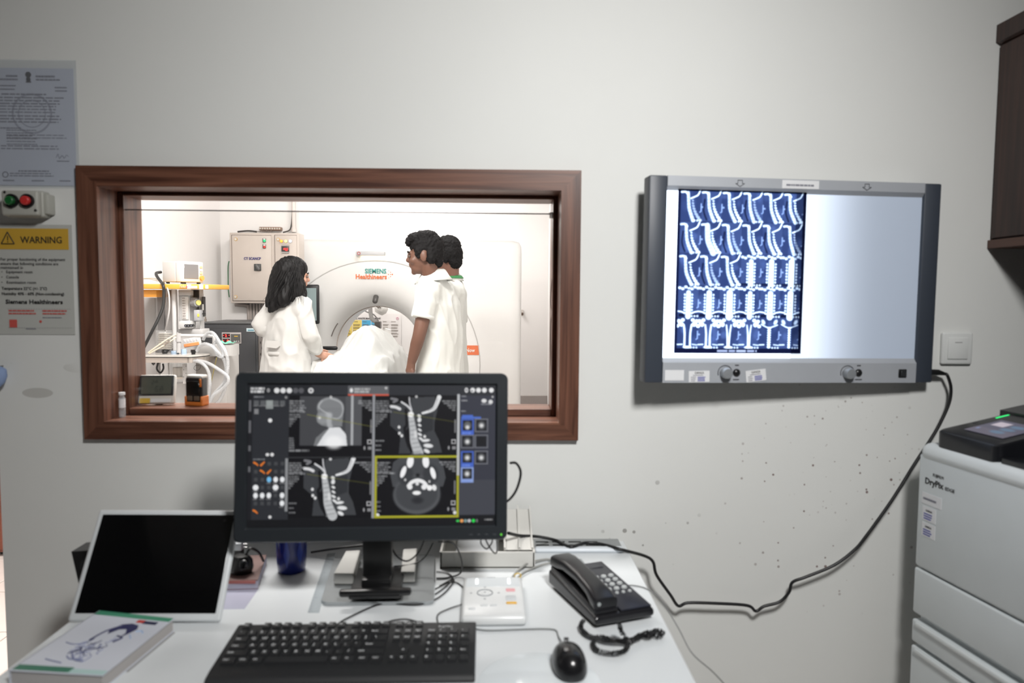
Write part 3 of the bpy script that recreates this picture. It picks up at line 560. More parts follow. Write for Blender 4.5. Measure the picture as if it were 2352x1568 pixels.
# the film: an exposed sheet hung in front of the lit panel
fw_, fh_ = 0.342, 0.418
W_, H_ = 300, 380
cv = Canvas(W_, H_, (18, 22, 46), W_ / 1190.0, H_ / 1500.0)
BLU, MID, WHT, DK = (64, 80, 120), (50, 64, 102), (226, 240, 250), (14, 18, 40)
rr = random.Random(11)
for r in range(5):
    for c in range(6):
        ox, oy = 26 + c * 190, 6 + r * 290
        cv.rect(ox, oy, ox + 189, oy + 287, BLU if (c + r) % 2 else MID, 0.75)
        for k in range(7): cv.disk(ox + rr.uniform(10, 180), oy + rr.uniform(20, 270), rr.uniform(14, 40), rr.uniform(20, 60), rr.choice((MID, BLU, (76, 94, 138), (36, 48, 84))), 0.45, 5)
for r in range(5):
    for c in range(6):
        ox, oy = 26 + c * 190, 6 + r * 290
        sag = r < 2 or (r == 2 and c < 3)
        if sag:
            j = rr.uniform(-8, 8); lean = 14 + 6 * ((c + r) % 3)
            cv.stroke([(ox + 30, oy + 90), (ox + 22, oy + 190), (ox + 50, oy + 270)], 16, DK, 0.75) if (c + r) % 2 else None
            spine = [(ox + 62 + j, oy + 30), (ox + 66 + j, oy + 100), (ox + 76 + j, oy + 180), (ox + 96 + lean + j, oy + 280)]
            cv.stroke(spine, 24 if (r, c) != (1, 1) else 44, WHT, 0.8, 32 if (r, c) != (1, 1) else 56, 2)
            for k in range(7):
                t = k / 6; cv.stroke([(ox + 48 + j + 30 * t, oy + 90 + 180 * t), (ox + 84 + j + 34 * t, oy + 82 + 180 * t)], 3, (70, 92, 140), 0.8)
            cv.stroke([(ox + 10, oy + 26), (ox + 44, oy + 24), (ox + 66, oy + 44)], 18, WHT, 0.9)
            cv.stroke([(ox + 92, oy + 82), (ox + 128, oy + 66), (ox + 158, oy + 48), (ox + 178, oy + 6)], 12, WHT, 1.0)
            for k in range(8):
                t = k / 7; cv.disk(ox + 104 + j * 0.5 + 66 * t * t + 4, oy + 100 + 172 * t, 9 + 13 * t, 8 + 5 * t, WHT, 0.9 if (c + r) % 3 else 0.55, 1.5, 0.4)
        elif r < 4:
            wide = 34 + 8 * (c % 3)
            cv.stroke([(ox + 96, oy + (60 if r == 2 else 64)), (ox + 96, oy + 150), (ox + 96, oy + 285)], wide + 6, WHT, 0.9, wide + 12, 2)
            for k in range(7):
                for s in (-1, 1): cv.disk(ox + 96 + s * (wide * 0.75 + 8), oy + 84 + 28 * k, 9, 10, WHT, 0.9)
            for k in range(7): cv.disk(ox + 14 + 28 * k, oy + 22 + 10 * math.sin(k * 2.1), 15, 12, WHT, 0.9, 1.5)
            if r == 3:
                cv.stroke([(ox + 0, oy + 236), (ox + 40, oy + 242), (ox + 62, oy + 256)], 11, WHT, 1); cv.stroke([(ox + 130, oy + 256), (ox + 150, oy + 244), (ox + 188, oy + 236)], 11, WHT, 1)
                cv.rect(ox + 8, oy + 258, ox + 62, oy + 284, DK, 0.9); cv.rect(ox + 132, oy + 258, ox + 184, oy + 284, DK, 0.9)
                cv.disk(ox + 96, oy + 10, 9, 9, DK, 1)
                if c > 2:
                    for k in range(3): cv.disk(ox + 96, oy + 150 + 40 * k, 6, 7, (60, 80, 140), 0.9)
            else:
                cv.rect(ox + 6, oy + 262, ox + 70, oy + 284, DK, 0.8); cv.rect(ox + 122, oy + 262, ox + 184, oy + 284, DK, 0.8)
        else:
            if c < 4:
                g = (26, 18, 12, 10)[c]
                for s in (-1, 1):
                    cv.stroke([(ox + 96 + s * (g + 10), oy + 70), (ox + 96 + s * g, oy + 150), (ox + 96 + s * max(5, g - 12 * (c > 1)), oy + 270)], 17 - 2 * c, WHT, 0.9, 18, 1.5)
                    for k in range(6): cv.disk(ox + 96 + s * (28 + 12 * k % 50 + 18), oy + 26 + 9 * ((k * 5) % 7), 18, 16, WHT, 0.9)
                cv.disk(ox + 96, oy + 276, 40, 12, WHT, 0.95)
            else:
                for k in range(9): cv.disk(ox + 96, oy + 96 + 22 * k, 17 - 4 * (c - 4), 11, WHT, 0.95)
                cv.stroke([(ox + 20, oy + 60), (ox + 60, oy + 82), (ox + 96, oy + 92), (ox + 130, oy + 82), (ox + 172, oy + 66)], 10, WHT, 0.95)
                for s in (-1, 1): cv.disk(ox + 96 + s * 58, oy + 40, 16, 26, WHT, 0.8, 2, s * 0.5)
            cv.stroke([(ox + 6, oy + 252), (ox + 50, oy + 250)], 11, WHT, 0.9); cv.stroke([(ox + 142, oy + 250), (ox + 186, oy + 256)], 10, WHT, 0.8)
        cv.stroke([(ox + 188, oy + 128), (ox + 188, oy + 196), (ox + 176, oy + 204)], 9, (140, 160, 196), 0.95, sm=0); cv.disk(ox + 201, oy + 158, 11, 8, (140, 160, 196), 0.9)
        for k in range(3): cv.disk(ox + 130 + 26 * k, oy + 280, 9, 9, WHT, 0.85)
cv.rect(0, 0, 26, 1500, (16, 20, 44)); cv.rect(1160, 0, 1190, 1500, (16, 20, 44)); cv.rect(0, 1452, 1190, 1500, (14, 17, 40)); cv.rect(0, 0, 1190, 6, (16, 20, 44))
cv.lines(400, 1466, 380, 1, 22, (220, 228, 245), h=0.9)
fo = thing('xray_film', 'blue-toned film of thirty spine scan images hung on the lit panel', 'X-ray film', (0, 0, 0))
fo.location = Vector(vb.location); fo.rotation_euler = vb.rotation_euler
img = np.clip(cv.a, 0, 1); 
sh = raster('film_sheet', img, attr_mat('film_dye', 'film'), fo, wall_mtx(cw + 0.030, 0.0062, vh - 0.031 - fh_), fw_, fh_)
# ---- switch plate
sp = thing('switch_plate', 'square white blank switch plate right of the light box', 'switch', (at_y(2200, 800, 0).x, 0, at_y(2200, 800, 0).z))
a, b = at_y(2166, 763, -0.012), at_y(2233, 837, -0.012)
mb = MB(); mb.rbox(a.x, b.x, -0.012, 0, b.z, a.z, 0.005, 3); mb.build('frame', M('switch_white', (218, 220, 218), 0.35), sp)
mb = MB(); ix, iz = (b.x - a.x) * 0.17, (a.z - b.z) * 0.17; mb.rbox(a.x + ix, b.x - ix, -0.0155, -0.006, b.z + iz, a.z - iz, 0.002, 2); rk = mb.build('rocker', M('switch_white', (218, 220, 218), 0.35), sp)
mb = MB(); mb.box((a.x + b.x) / 2 - 0.01, (a.x + b.x) / 2 + 0.01, -0.0162, -0.015, a.z - iz - 0.013, a.z - iz - 0.011); mb.build('indicator_slot', M('rule_grey', (160, 160, 160), 0.7), rk)

# ---- wall cabinet on the right
CW = wood('dark_cabinet_wood', (34, 20, 17), (66, 42, 34), 2, 0.45)
cab = thing('wall_cabinet', 'dark brown wooden wall cabinet at upper right', 'cabinet', (1.5, -0.4, 1.545))
bx('body', CW, cab, 1.338, XR, -0.9, -0.001, 1.56, 2.09); bx('bottom_board', wood('cabinet_edge_wood', (62, 36, 28), (92, 60, 46), 1), cab, 1.322, XR, -0.905, -0.001, 1.54, 1.562)
mb = MB(); mb.prism([(1.335, 2.075), (1.318, 2.082), (1.318, 2.128), (1.345, 2.128)], -0.92, -0.001, lambda u, v, d: Vector((u, d, v))); mb.build('cornice', CW, cab); bx('top_board', CW, cab, 1.34, XR, -0.9, -0.001, 2.088, 2.125)
for s in (0, 1):
    d = bx('door', CW, cab, 1.326, 1.339, -0.003 - 0.445 * (s + 1), -0.006 - 0.445 * s, 1.566, 2.074, 0.002, 1); mb = MB(); hy = -0.42 - 0.06 * s; mb.cyl((1.312, hy, 1.62), (1.312, hy, 1.72), 0.005, n=8); mb.cyl((1.327, hy, 1.63), (1.312, hy, 1.63), 0.004, n=8); mb.cyl((1.327, hy, 1.71), (1.312, hy, 1.71), 0.004, n=8); mb.build('handle', M('steel', (150, 150, 150), 0.35, 1.0), d)
# ================================================================== desk
DZ = 0.74
BLK = M('black_plastic', (26, 26, 27), 0.3); CORD = M('black_cable', (22, 22, 24), 0.4); WPL = M('white_plastic', (222, 224, 224), 0.4)
GCORD = M('grey_cable', (120, 122, 122), 0.45); STEEL = M('steel', (150, 150, 150), 0.35, 1.0)
DX0, DX1, DY0 = -0.867, 0.347, -0.86
desk = thing('desk', 'white laminate desk against the wall below the window', 'desk', (-0.26, -0.45, 0))
DTOP = M('white_laminate', (216, 220, 222), 0.32, var=0.02)
bx('desk_top', DTOP, desk, DX0, DX1, DY0, -0.018, DZ - 0.028, DZ, 0.002, 1)
bx('back_panel', DTOP, desk, DX0 + 0.03, DX1 - 0.03, -0.06, -0.042, 0.25, DZ - 0.03)
for x in (DX0 + 0.01, DX1 - 0.05): bx('leg_panel', DTOP, desk, x, x + 0.04, DY0 + 0.03, -0.06, 0.0, DZ - 0.028)
a, b = at_z(1228, 1268, DZ), at_z(1428, 1260, DZ)
mb = MB(); mb.rbox(a.x, b.x, -0.112, -0.088, DZ, DZ + 0.012, 0.006, 3); mb.build('edge_profile', M('profile_white', (222, 228, 234), 0.35), desk)
tr = bx('cable_tray', M('tray_grey', (150, 153, 154), 0.45, 0.3), desk, a.x, b.x, -0.087, -0.019, DZ, DZ + 0.006)
for i in range(4):
    for j in range(2):
        bx('tray_slot', M('slot_black', (18, 18, 18), 0.8), tr, a.x + 0.006 + 0.044 * i, a.x + 0.04 + 0.044 * i, -0.072 + 0.025 * j, -0.065 + 0.025 * j, DZ + 0.0055, DZ + 0.0068)
g = [at_z(px, py, DZ) for px, py in ((1258, 1288), (1335, 1284), (1348, 1299), (1268, 1301))]
mb = MB(); mb.prism([(p.x, p.y) for p in g], DZ, DZ + 0.0015, lambda u, v, d: Vector((u, v, d))); gm = mb.build('cable_grommet', M('grommet_grey', (176, 182, 184), 0.4, 0.4), desk)
mb = MB(); p, q = at_z(1282, 1290, DZ), at_z(1325, 1289, DZ); mb.box(p.x, q.x, p.y - 0.004, p.y + 0.003, DZ + 0.001, DZ + 0.0022); mb.build('grommet_slot', M('slot_black', (18, 18, 18), 0.8), gm)
def cable(name, label, pts, r, mat, group=None, cat='cable', n=8, sm=6):
    mb = MB(); mb.tube(pts, r, n, sm); return tag(mb.build(name, mat), label, cat, group)
def dz_(px, py, h=0.003): return at_z(px, py, DZ + h)

# ================================================================== monitor
SW, SH = 0.512, 0.2945
mon = thing('computer_monitor', 'black widescreen monitor showing cervical spine CT images', 'monitor', (-0.260, -0.43, DZ + 0.0185), (0, 0, math.radians(3.2)))
MC = Matrix.Translation((0, 0, 1.0665 - DZ - 0.0185)) @ Matrix.Rotation(math.radians(0.35), 4, 'Y') @ Matrix.Rotation(math.radians(-5), 4, 'X')
BEZ = M('monitor_bezel', (36, 40, 44), 0.42, bump=0.03)
hw, hh = 0.282, 0.1755
mb = MB()
def rring(w0, h0, w1, h1, cx, cz, y, r, inner=False, n=6):
    pts = []
    for (sx, sz, a0) in ((1, 1, 0), (-1, 1, 90), (-1, -1, 180), (1, -1, 270)):
        for k in range(n + 1):
            t = math.radians(a0 + 90 * k / n); pts.append(MC @ Vector((cx + sx * (w0 - r) + r * math.cos(t), y, cz + sz * (h0 - r) + r * math.sin(t))))
    return pts
SCZ = 0.003
outer_b = rring(hw - 0.004, hh - 0.004, 0, 0, 0, 0, 0.032, 0.012); o1 = rring(hw, hh, 0, 0, 0, 0, 0.024, 0.014); o2 = rring(hw, hh, 0, 0, 0, 0, -0.012, 0.014); o3 = rring(hw - 0.003, hh - 0.003, 0, 0, 0, 0, -0.0155, 0.012)
i1 = rring(SW / 2 + 0.004, SH / 2 + 0.004, 0, 0, 0, SCZ, -0.0150, 0.003); i2 = rring(SW / 2, SH / 2, 0, 0, 0, SCZ, -0.008, 0.002)
mb.loops([outer_b, o1, o2, o3, i1, i2], cap0=True); mb.build('bezel', BEZ, mon, world=False, sharp=30)
mb = MB(); mb.rbox(-0.14, 0.14, 0.03, 0.055, -0.11, 0.10, 0.015, 2, MC); mb.build('back_cover', BEZ, mon, world=False)
W_, H_ = 588, 332
cv = Canvas(W_, H_, (16, 17, 19), W_ / 2215.0, H_ / 1262.0, 42, 46)
LG = (176, 178, 180)
cv.rect(42, 46, 2260, 140, (44, 46, 50)); cv.rect(42, 46, 600, 140, (30, 32, 35)); cv.rect(80, 140, 400, 1240, (40, 42, 46)); cv.rect(42, 140, 80, 1240, (24, 25, 28)); cv.rect(1925, 140, 2260, 1215, (54, 56, 66)); cv.rect(1925, 900, 2260, 1215, (72, 74, 80), 0.6); cv.rect(42, 1240, 2260, 1310, (12, 13, 15))
cv.rect(400, 140, 1150, 690, (6, 6, 8)); cv.rect(1165, 140, 1905, 680, (6, 6, 8)); cv.rect(400, 700, 1150, 1230, (6, 6, 8)); cv.rect(1165, 690, 1920, 1230, (6, 6, 8))
for ox, oy in ((0, 0),):
    cv.lines(60, 72, 145, 2, 27, (235, 235, 235), h=0.8, al=1)
    for k, x in enumerate((290, 345, 400, 455, 505, 590)): cv.disk(x, 99, 24, 24, (235, 235, 235) if k not in (3, 4) else (90, 90, 94), 0.95); 
    cv.disk(590, 99, 12, 12, (120, 120, 124)); cv.disk(216, 98, 12, 16, (210, 210, 210)); cv.disk(216, 98, 6, 9, (40, 40, 44))
    cv.rect(920, 55, 1285, 132, (96, 97, 100)); cv.rect(920, 130, 1285, 144, (214, 92, 70)); cv.disk(950, 96, 14, 20, (230, 230, 230)); cv.lines(975, 76, 170, 2, 24, (200, 200, 200), h=0.75); cv.disk(1260, 75, 12, 12, (190, 190, 190))
    for k, x in enumerate((1988, 2045, 2098, 2152, 2216)): cv.disk(x, 92, 16 if k == 0 else 22, 22, (236, 236, 236), 1.0)
    cv.disk(1988, 92, 7, 10, (70, 70, 74)); cv.disk(2040, 98, 9, 6, (90, 90, 94)); cv.lines(92, 150, 95, 1, 20); cv.disk(372, 160, 12, 12, (140, 140, 140))
for x in (112, 170, 228, 286, 342): cv.rect(x - 22, 188, x + 22, 236, (96, 98, 100) if x != 228 else (150, 152, 154), 0.9)
cv.rect(196, 186, 260, 262, (150, 156, 154), 0.9); cv.lines(88, 232, 280, 1, 12, (150, 150, 150)); cv.rect(95, 262, 132, 308, (130, 130, 132))
cv.disk(235, 364, 18, 18, (235, 235, 235)); cv.disk(215, 666, 16, 14, (225, 225, 225)); cv.disk(256, 666, 16, 16, (225, 225, 225)); cv.lines(92, 702, 110, 1, 18)
for y0, y1 in ((185, 285), (365, 475), (585, 635), (770, 820)): cv.rect(48, y0, 68, y1, (120, 120, 124), 0.8)
cv.rect(372, 700, 396, 1168, (150, 152, 154), 0.9)
icon = {(0, 0): 'o', (1, 0): 'o', (1, 1): 'o', (2, 1): 'o', (2, 2): 'b', (3, 2): 'w', (4, 2): 'w', (0, 3): 'W', (3, 3): 'W', (0, 4): 'w', (1, 4): 'w', (2, 4): 'w', (4, 4): 'w', (4, 5): 'w', (0, 6): 'o'}
for j in range(7):
    for i in range(5):
        x, y = 116 + 58 * i, 746 + 70 * j; kd = icon.get((i, j))
        if kd == 'o': cv.stroke([(x - 16, y - 10), (x + 2, y), (x + 16, y + 14)] if (i + j) % 2 == 0 else [(x - 14, y + 14), (x + 14, y - 14)], 18, (240, 128, 40), 0.95, 12)
        elif kd: cv.disk(x, y, 25 if kd == 'W' else 20, 25, (236, 238, 240) if kd != 'b' else (120, 190, 235)); cv.lines(x - 22, y + 28, 44, 1, 16, (170, 170, 170))
        elif j < 6: cv.rect(x - 15, y - 16, x + 15, y + 16, (74, 76, 78), 0.8)
cv.disk(244, 1216, 14, 14, (220, 220, 220))
# topogram
cv.rect(495, 148, 1045, 588, (66, 67, 70)); cv.rect(900, 148, 1045, 588, (92, 93, 96), 0.6)
cv.disk(765, 250, 118, 92, (150, 152, 154), 1, 3); cv.disk(768, 252, 100, 76, (128, 130, 132), 1, 3); cv.poly([(668, 250), (640, 330), (650, 380), (690, 410), (740, 420), (870, 420), (880, 300), (860, 250)], (124, 126, 128)); cv.disk(700, 345, 52, 52, (150, 152, 154), 0.8, 6)
cv.disk(752, 312, 26, 18, (196, 198, 200), 0.8, 6); cv.disk(670, 340, 12, 12, (230, 230, 230), 0.9, 3); cv.stroke([(690, 190), (660, 240), (700, 280), (740, 300)], 10, (186, 188, 190), 0.8); cv.stroke([(770, 170), (860, 210), (876, 290), (840, 345), (790, 345)], 13, (176, 178, 180), 0.8)
cv.stroke([(760, 330), (755, 390), (775, 440)], 44, (180, 182, 184), 0.8, soft=4); cv.poly([(620, 588), (640, 520), (720, 450), (830, 420), (900, 470), (918, 588)], (120, 122, 124)); cv.poly([(650, 588), (705, 500), (760, 430), (850, 425), (905, 490), (916, 588)], (225, 226, 228)); cv.disk(800, 560, 80, 60, (250, 250, 250), 0.8, 10)
cv.rect(948, 140, 970, 585, (190, 192, 194), 0.85); cv.stroke([(560, 312), (1140, 420)], 5, (150, 150, 60), 0.7)
def sagittal(dx_, dy_, s):
    def P(l): return [(x + dx_, y + dy_) for x, y in l]
    cv.poly(P([(1300, 230), (1400, 210), (1470, 250), (1490, 400), (1430, 470), (1460, 600), (1490, 660), (1380, 660), (1395, 490), (1300, 410)]), (58, 60, 63)); cv.poly(P([(1490, 160), (1700, 150), (1730, 250), (1700, 380), (1700, 460), (1740, 540), (1770, 655), (1500, 660), (1480, 300)]), (62, 64, 67)); cv.poly(P([(1540, 330), (1690, 300), (1690, 450), (1560, 500)]), (46, 48, 51))
    cv.stroke(P([(1440, 270), (1450, 400), (1430, 440), (1450, 540), (1470, 600)]), 26, (12, 12, 14), 0.95)
    cv.stroke(P([(1400, 200), (1460, 240), (1490, 280)]), 16, (215, 216, 218)); cv.stroke(P([(1470, 160), (1476, 220), (1492, 270)]), 12, (200, 200, 204)); cv.stroke(P([(1310, 170), (1360, 180), (1330, 200)]), 22, (120, 120, 124)); cv.stroke(P([(1308, 240), (1350, 246), (1385, 262)]), 26, (220, 220, 222))
    cv.stroke(P([(1740, 156), (1716, 220), (1690, 262), (1640, 286), (1590, 300)]), 40, (232, 233, 234), w1=18); cv.stroke(P([(1728, 170), (1700, 250), (1640, 280)]), 6, (120, 120, 124), 0.7)
    sp = P([(1482, 310), (1495, 380), (1508, 470), (1520, 560), (1560, 660)]); cv.stroke(sp, 44, (190, 192, 194), w1=86, soft=2)
    for k in range(9):
        t = k / 8; cv.stroke(P([(1468 + 40 * t, 340 + 310 * t), (1520 + 60 * t, 330 + 310 * t)]), 6, (120, 122, 124), 0.8)
    cv.disk(1486 + dx_, 312 + dy_, 26, 26, (245, 245, 245)); cv.disk(1530 + dx_, 490 + dy_, 14, 34, (235, 235, 235), 0.7, 4)
    for k, (x, y, rx, ry, ro) in enumerate(((1560, 324, 18, 14, 0.4), (1562, 360, 17, 22, 0.2), (1565, 408, 18, 11, .5), (1567, 450, 20, 10, .6), (1568, 490, 22, 11, .5), (1578, 530, 24, 11, .6), (1622, 545, 38, 13, -.1), (1645, 592, 44, 18, .1), (1632, 640, 30, 16, .5))): cv.disk(x + dx_, y + dy_, rx, ry, (228, 229, 230), 1, 1.2, ro)
    for x, y in ((1380, 425), (1384, 480), (1405, 502), (1612, 510)): cv.disk(x + dx_, y + dy_, 12, 14, (230, 230, 230))
    cv.stroke(P([(1330, 290), (1900, 380)]), 5, (140, 140, 56), 0.6)
sagittal(0, 0, 1); sagittal(-766, 550, 1)
# axial
cv.disk(1556, 930, 200, 270, (70, 72, 75), 1, 4); cv.poly([(1330, 740), (1400, 690), (1720, 690), (1780, 760), (1805, 880), (1780, 960), (1330, 960), (1308, 860)], (70, 72, 75)); cv.disk(1545, 1030, 215, 175, (84, 86, 89), 1, 5); cv.disk(1545, 1020, 190, 150, (66, 68, 71), 1, 5); cv.disk(1552, 1080, 50, 30, (40, 41, 44), 0.9, 6); cv.disk(1552, 856, 16, 14, (16, 16, 18), 1, 4)
cv.disk(1440, 850, 70, 90, (52, 54, 57), 0.8, 6); cv.disk(1670, 850, 70, 90, (52, 54, 57), 0.8, 6)
for x, y, rx, ry, ro in ((1484, 735, 30, 56, .15), (1624, 735, 30, 56, -.1), (1422, 826, 22, 56, .35), (1690, 838, 22, 56, -.3)): cv.disk(x, y, rx, ry, (246, 246, 247), 1, 1.2, ro)
cv.stroke([(1470, 950), (1500, 918), (1552, 902), (1604, 918), (1632, 950)], 32, (240, 240, 241)); cv.disk(1482, 960, 24, 24, (240, 240, 241)); cv.disk(1610, 962, 24, 24, (240, 240, 241)); cv.disk(1548, 930, 16, 18, (225, 225, 226)); cv.disk(1544, 1014, 38, 18, (244, 244, 244)); cv.disk(1660, 970, 24, 24, (250, 250, 250)); cv.disk(1702, 968, 20, 28, (235, 235, 235), 1, 1.2, -.3); cv.disk(1440, 897, 10, 12, (200, 200, 200)); cv.disk(1658, 914, 10, 12, (200, 200, 200))
for x, y, xr in ((402, 186, 1136), (1168, 186, 1895), (402, 736, 1136), (1172, 736, 1895)):
    cv.lines(x, y, 148, 5, 20, LG, h=0.7, al=0.75); cv.lines(x, y + 94, 185, 1, 20, LG, h=0.7); cv.lines(x, y + 120, 125, 6, 20, LG, h=0.7, taper=0.85, al=0.75); cv.lines(xr, y - 2, 165, 5, 20, LG, True, 0.7, 0.75, 0.75); cv.rect(xr - 14, y + 170, xr, y + 290, (170, 170, 172), 0.7); cv.frame(xr - 40, y + 350, xr, y + 390, 8, (190, 190, 192)); cv.rect(xr - 34, y + 412, xr, y + 440, (170, 170, 172), 0.8); cv.disk(xr - 64, y + 425, 8, 18, (160, 160, 162))
for x, y in ((402, 515),): cv.lines(x, y, 55, 5, 21, LG, h=0.7)
cv.lines(402, 622, 200, 1, 24, LG, h=0.8)
for x, y in ((1170, 540), (1170, 582), (1170, 622), (408, 1090), (408, 1132), (408, 1172), (1175, 1085), (1175, 1125), (1175, 1165)): cv.lines(x, y, 60 if (y % 10) else 90, 1, 20, LG, h=0.7)
cv.disk(768, 158, 12, 14, (190, 190, 190)); cv.disk(1534, 152, 12, 12, (190, 190, 190)); cv.disk(770, 708, 13, 13, (210, 210, 210)); cv.lines(1498, 656, 80, 1, 18, LG); cv.lines(736, 1208, 84, 1, 20, LG); cv.disk(1192, 1212, 20, 20, (235, 235, 235)); cv.disk(1890, 1194, 16, 16, (225, 225, 225))
cv.frame(1165, 680, 1925, 1236, 20, (170, 168, 40)); cv.rect(1140, 135, 1163, 1236, (150, 152, 156)); cv.rect(1905, 128, 1928, 860, (190, 192, 194)); cv.rect(400, 688, 1140, 698, (50, 52, 54))
cv.lines(1942, 142, 60, 1, 18, LG); cv.lines(1942, 180, 78, 1, 20, (200, 200, 200)); cv.disk(2150, 188, 24, 18, (225, 225, 225)); cv.disk(2210, 198, 20, 20, (220, 220, 220)); cv.lines(2122, 212, 116, 1, 20); cv.lines(1942, 276, 52, 1, 18, LG); cv.disk(2228, 152, 10, 10, (180, 180, 180))
cv.rect(1950, 316, 2050, 342, (76, 110, 200)); cv.rect(1942, 332, 2122, 350, (76, 110, 200))
for (i, j, hl) in ((0, 0, 1), (1, 0, 0), (0, 1, 0), (1, 1, 0), (0, 2, 1), (1, 2, 0), (0, 3, 2)):
    x, y = 2000 + 128 * i, 410 + 145 * j
    if hl: cv.rect(x - 58, y - 58, x + 58, y + (86 if hl == 1 else 80), (70, 102, 196) if hl == 1 else (140, 162, 216)); cv.lines(x - 48, y + 62, 96, 1, 26, (120, 150, 230), h=0.6)
    else: cv.frame(x - 60, y - 60, x + 60, y + 60, 8, (120, 122, 128))
    cv.rect(x - 44, y - 46, x + 44, y + 46, (22, 23, 26))
    if (i, j) != (1, 1): cv.disk(x, y, 34, 36, (120, 122, 124), 0.8, 5); cv.disk(x, y + (18 if j == 0 and i == 0 else 2), 18, 18, (235, 235, 235), 0.9, 4)
for k, (x, c) in enumerate(((1918, (60, 210, 90)), (1954, (236, 160, 90)), (1988, (120, 150, 150)), (2022, (190, 190, 195)), (2060, (40, 220, 80)), (2092, (110, 110, 110)))): cv.disk(x, 1268, 16 if k != 5 else 10, 16 if k else 10, c)
cv.lines(2160, 1252, 80, 1, 24, (190, 190, 190))
raster('screen', cv.a, attr_mat('screen_light', 'emit', 0.92), mon, MC @ wall_mtx(-SW / 2, -0.0095, SCZ - SH / 2), SW, SH)
attr_mat('screen_light', 'emit').cycles.emission_sampling = 'NONE'
for k in range(4): mb = MB(); mb.rbox(0.205 + 0.0165 * k - 0.0045, 0.205 + 0.0165 * k + 0.0045, -0.0168, -0.0145, -0.1655, -0.1615, 0.001, 1, MC); mb.build('control_button', M('bezel_button', (52, 56, 60), 0.4), mon, world=False)
mb = MB(); mb.cyl(MC @ Vector((0.2695, -0.0168, -0.1635)), MC @ Vector((0.2695, -0.0150, -0.1635)), 0.0022, n=12); mb.build('power_light', M('green_led', (90, 190, 60), 0.3, emis=0.6), mon, world=False)
# stand
px_ = lambda px, py, z=DZ: mon.matrix_basis.inverted() @ at_z(px, py, z)
mb = MB(); mb.rbox(-0.032, 0.032, 0.052, 0.085, 0.012, 0.30, 0.004, 2); mb.build('stand_column', BLK, mon, world=False)
mb = MB(); mb.rbox(-0.055, 0.055, -0.005, 0.15, 0.0, 0.012, 0.004, 2); mb.rbox(-0.032, 0.032, 0.03, 0.1, 0.010, 0.03, 0.004, 2); mb.build('stand_foot', BLK, mon, world=False)
mb = MB(); mb.rbox(-0.075, 0.078, -0.004, 0.014, 0.004, 0.020, 0.006, 2); mb.build('stand_crossbar', BLK, mon, world=False)
mb = MB(); mb.rbox(-0.04, 0.04, 0.04, 0.066, 0.24, 0.36, 0.004, 2); mb.build('tilt_bracket', BLK, mon, world=False)

# silver plate and white blocks under the stand
pl = [at_z(px, py, DZ + 0.008) for px, py in ((770, 1273), (998, 1273), (997, 1381), (737, 1383))]
def rounded_poly(P, r, n=4):
    out = []; k = len(P)
    for i in range(k):
        a, b, c = Vector(P[i - 1][:2]), Vector(P[i][:2]), Vector(P[(i + 1) % k][:2]); u, v = (a - b).normalized(), (c - b).normalized()
        for j in range(n + 1): t = j / n; p = (b + u * r) * (1 - t) ** 2 + 2 * b * t * (1 - t) + (b + v * r) * t * t; out.append((p.x, p.y))
    return out
mb = MB(); mb.prism(rounded_poly(pl, 0.018), DZ + 0.0005, DZ + 0.0085, lambda u, v, d: Vector((u, v, d)))
tag(mb.build('metal_plate', M('silver_plate', (172, 176, 178), 0.32, 0.7)), 'silver metal base plate under the monitor stand', 'plate')
def block(p0, p1, p2, p3, z0, z1, label):
    mb = MB(); P = [at_z(*p, z1) for p in (p0, p1, p2, p3)]; mb.prism([(p.x, p.y) for p in P], z0, z1, lambda u, v, d: Vector((u, v, d)))
    o = mb.build('white_block', M('foam_white', (214, 214, 210), 0.7)); bv = o.modifiers.new('b', 'BEVEL'); bv.width = 0.003; bv.segments = 2; return tag(o, label, 'block', 'white blocks beside the monitor stand')
block((766, 1316), (812, 1316), (828, 1262), (794, 1264), DZ + 0.0095, DZ + 0.036, 'white block left of the black monitor foot')
block((921, 1312), (953, 1312), (958, 1258), (926, 1260), DZ + 0.0095, DZ + 0.036, 'white block right of the black monitor foot')

# ================================================================== tablet display
tb = thing('pen_display', 'white framed tablet display with blank black screen leaning at left', 'tablet', tuple(at_z(328, 1436, DZ) + Vector((0, 0.003, 0.0075))), (0, 0, math.radians(0.5)))
TM = Matrix.Rotation(math.radians(-34), 4, 'X') @ Matrix.Rotation(math.radians(0.4), 4, 'Y')
tw, thh = 0.1525, 0.229
mb = MB(); mb.rbox(-tw, tw, 0.0, 0.012, 0.0, thh, 0.006, 3, TM); mb.build('frame', M('tablet_white', (206, 210, 212), 0.4), tb, world=False)
mb = MB(); mb.rbox(-tw + 0.011, tw - 0.011, -0.0010, 0.004, 0.014, thh - 0.011, 0.0045, 2, TM); mb.build('screen', M('blank_screen', (8, 8, 9), 0.12, spec=0.4), tb, world=False)
mb = MB(); mb.cyl(TM @ Vector((tw - 0.03, -0.0014, thh - 0.024)), TM @ Vector((tw - 0.03, 0.0, thh - 0.024)), 0.003, n=10); mb.build('camera_dot', BLK, tb, world=False)
mb = MB(); mb.prism([(0.045, 0.0), (0.2, 0.0), (0.09, 0.13)], -0.08, 0.10, lambda u, v, d: Vector((d, u, v))); mb.build('rear_stand', WPL, tb, world=False)

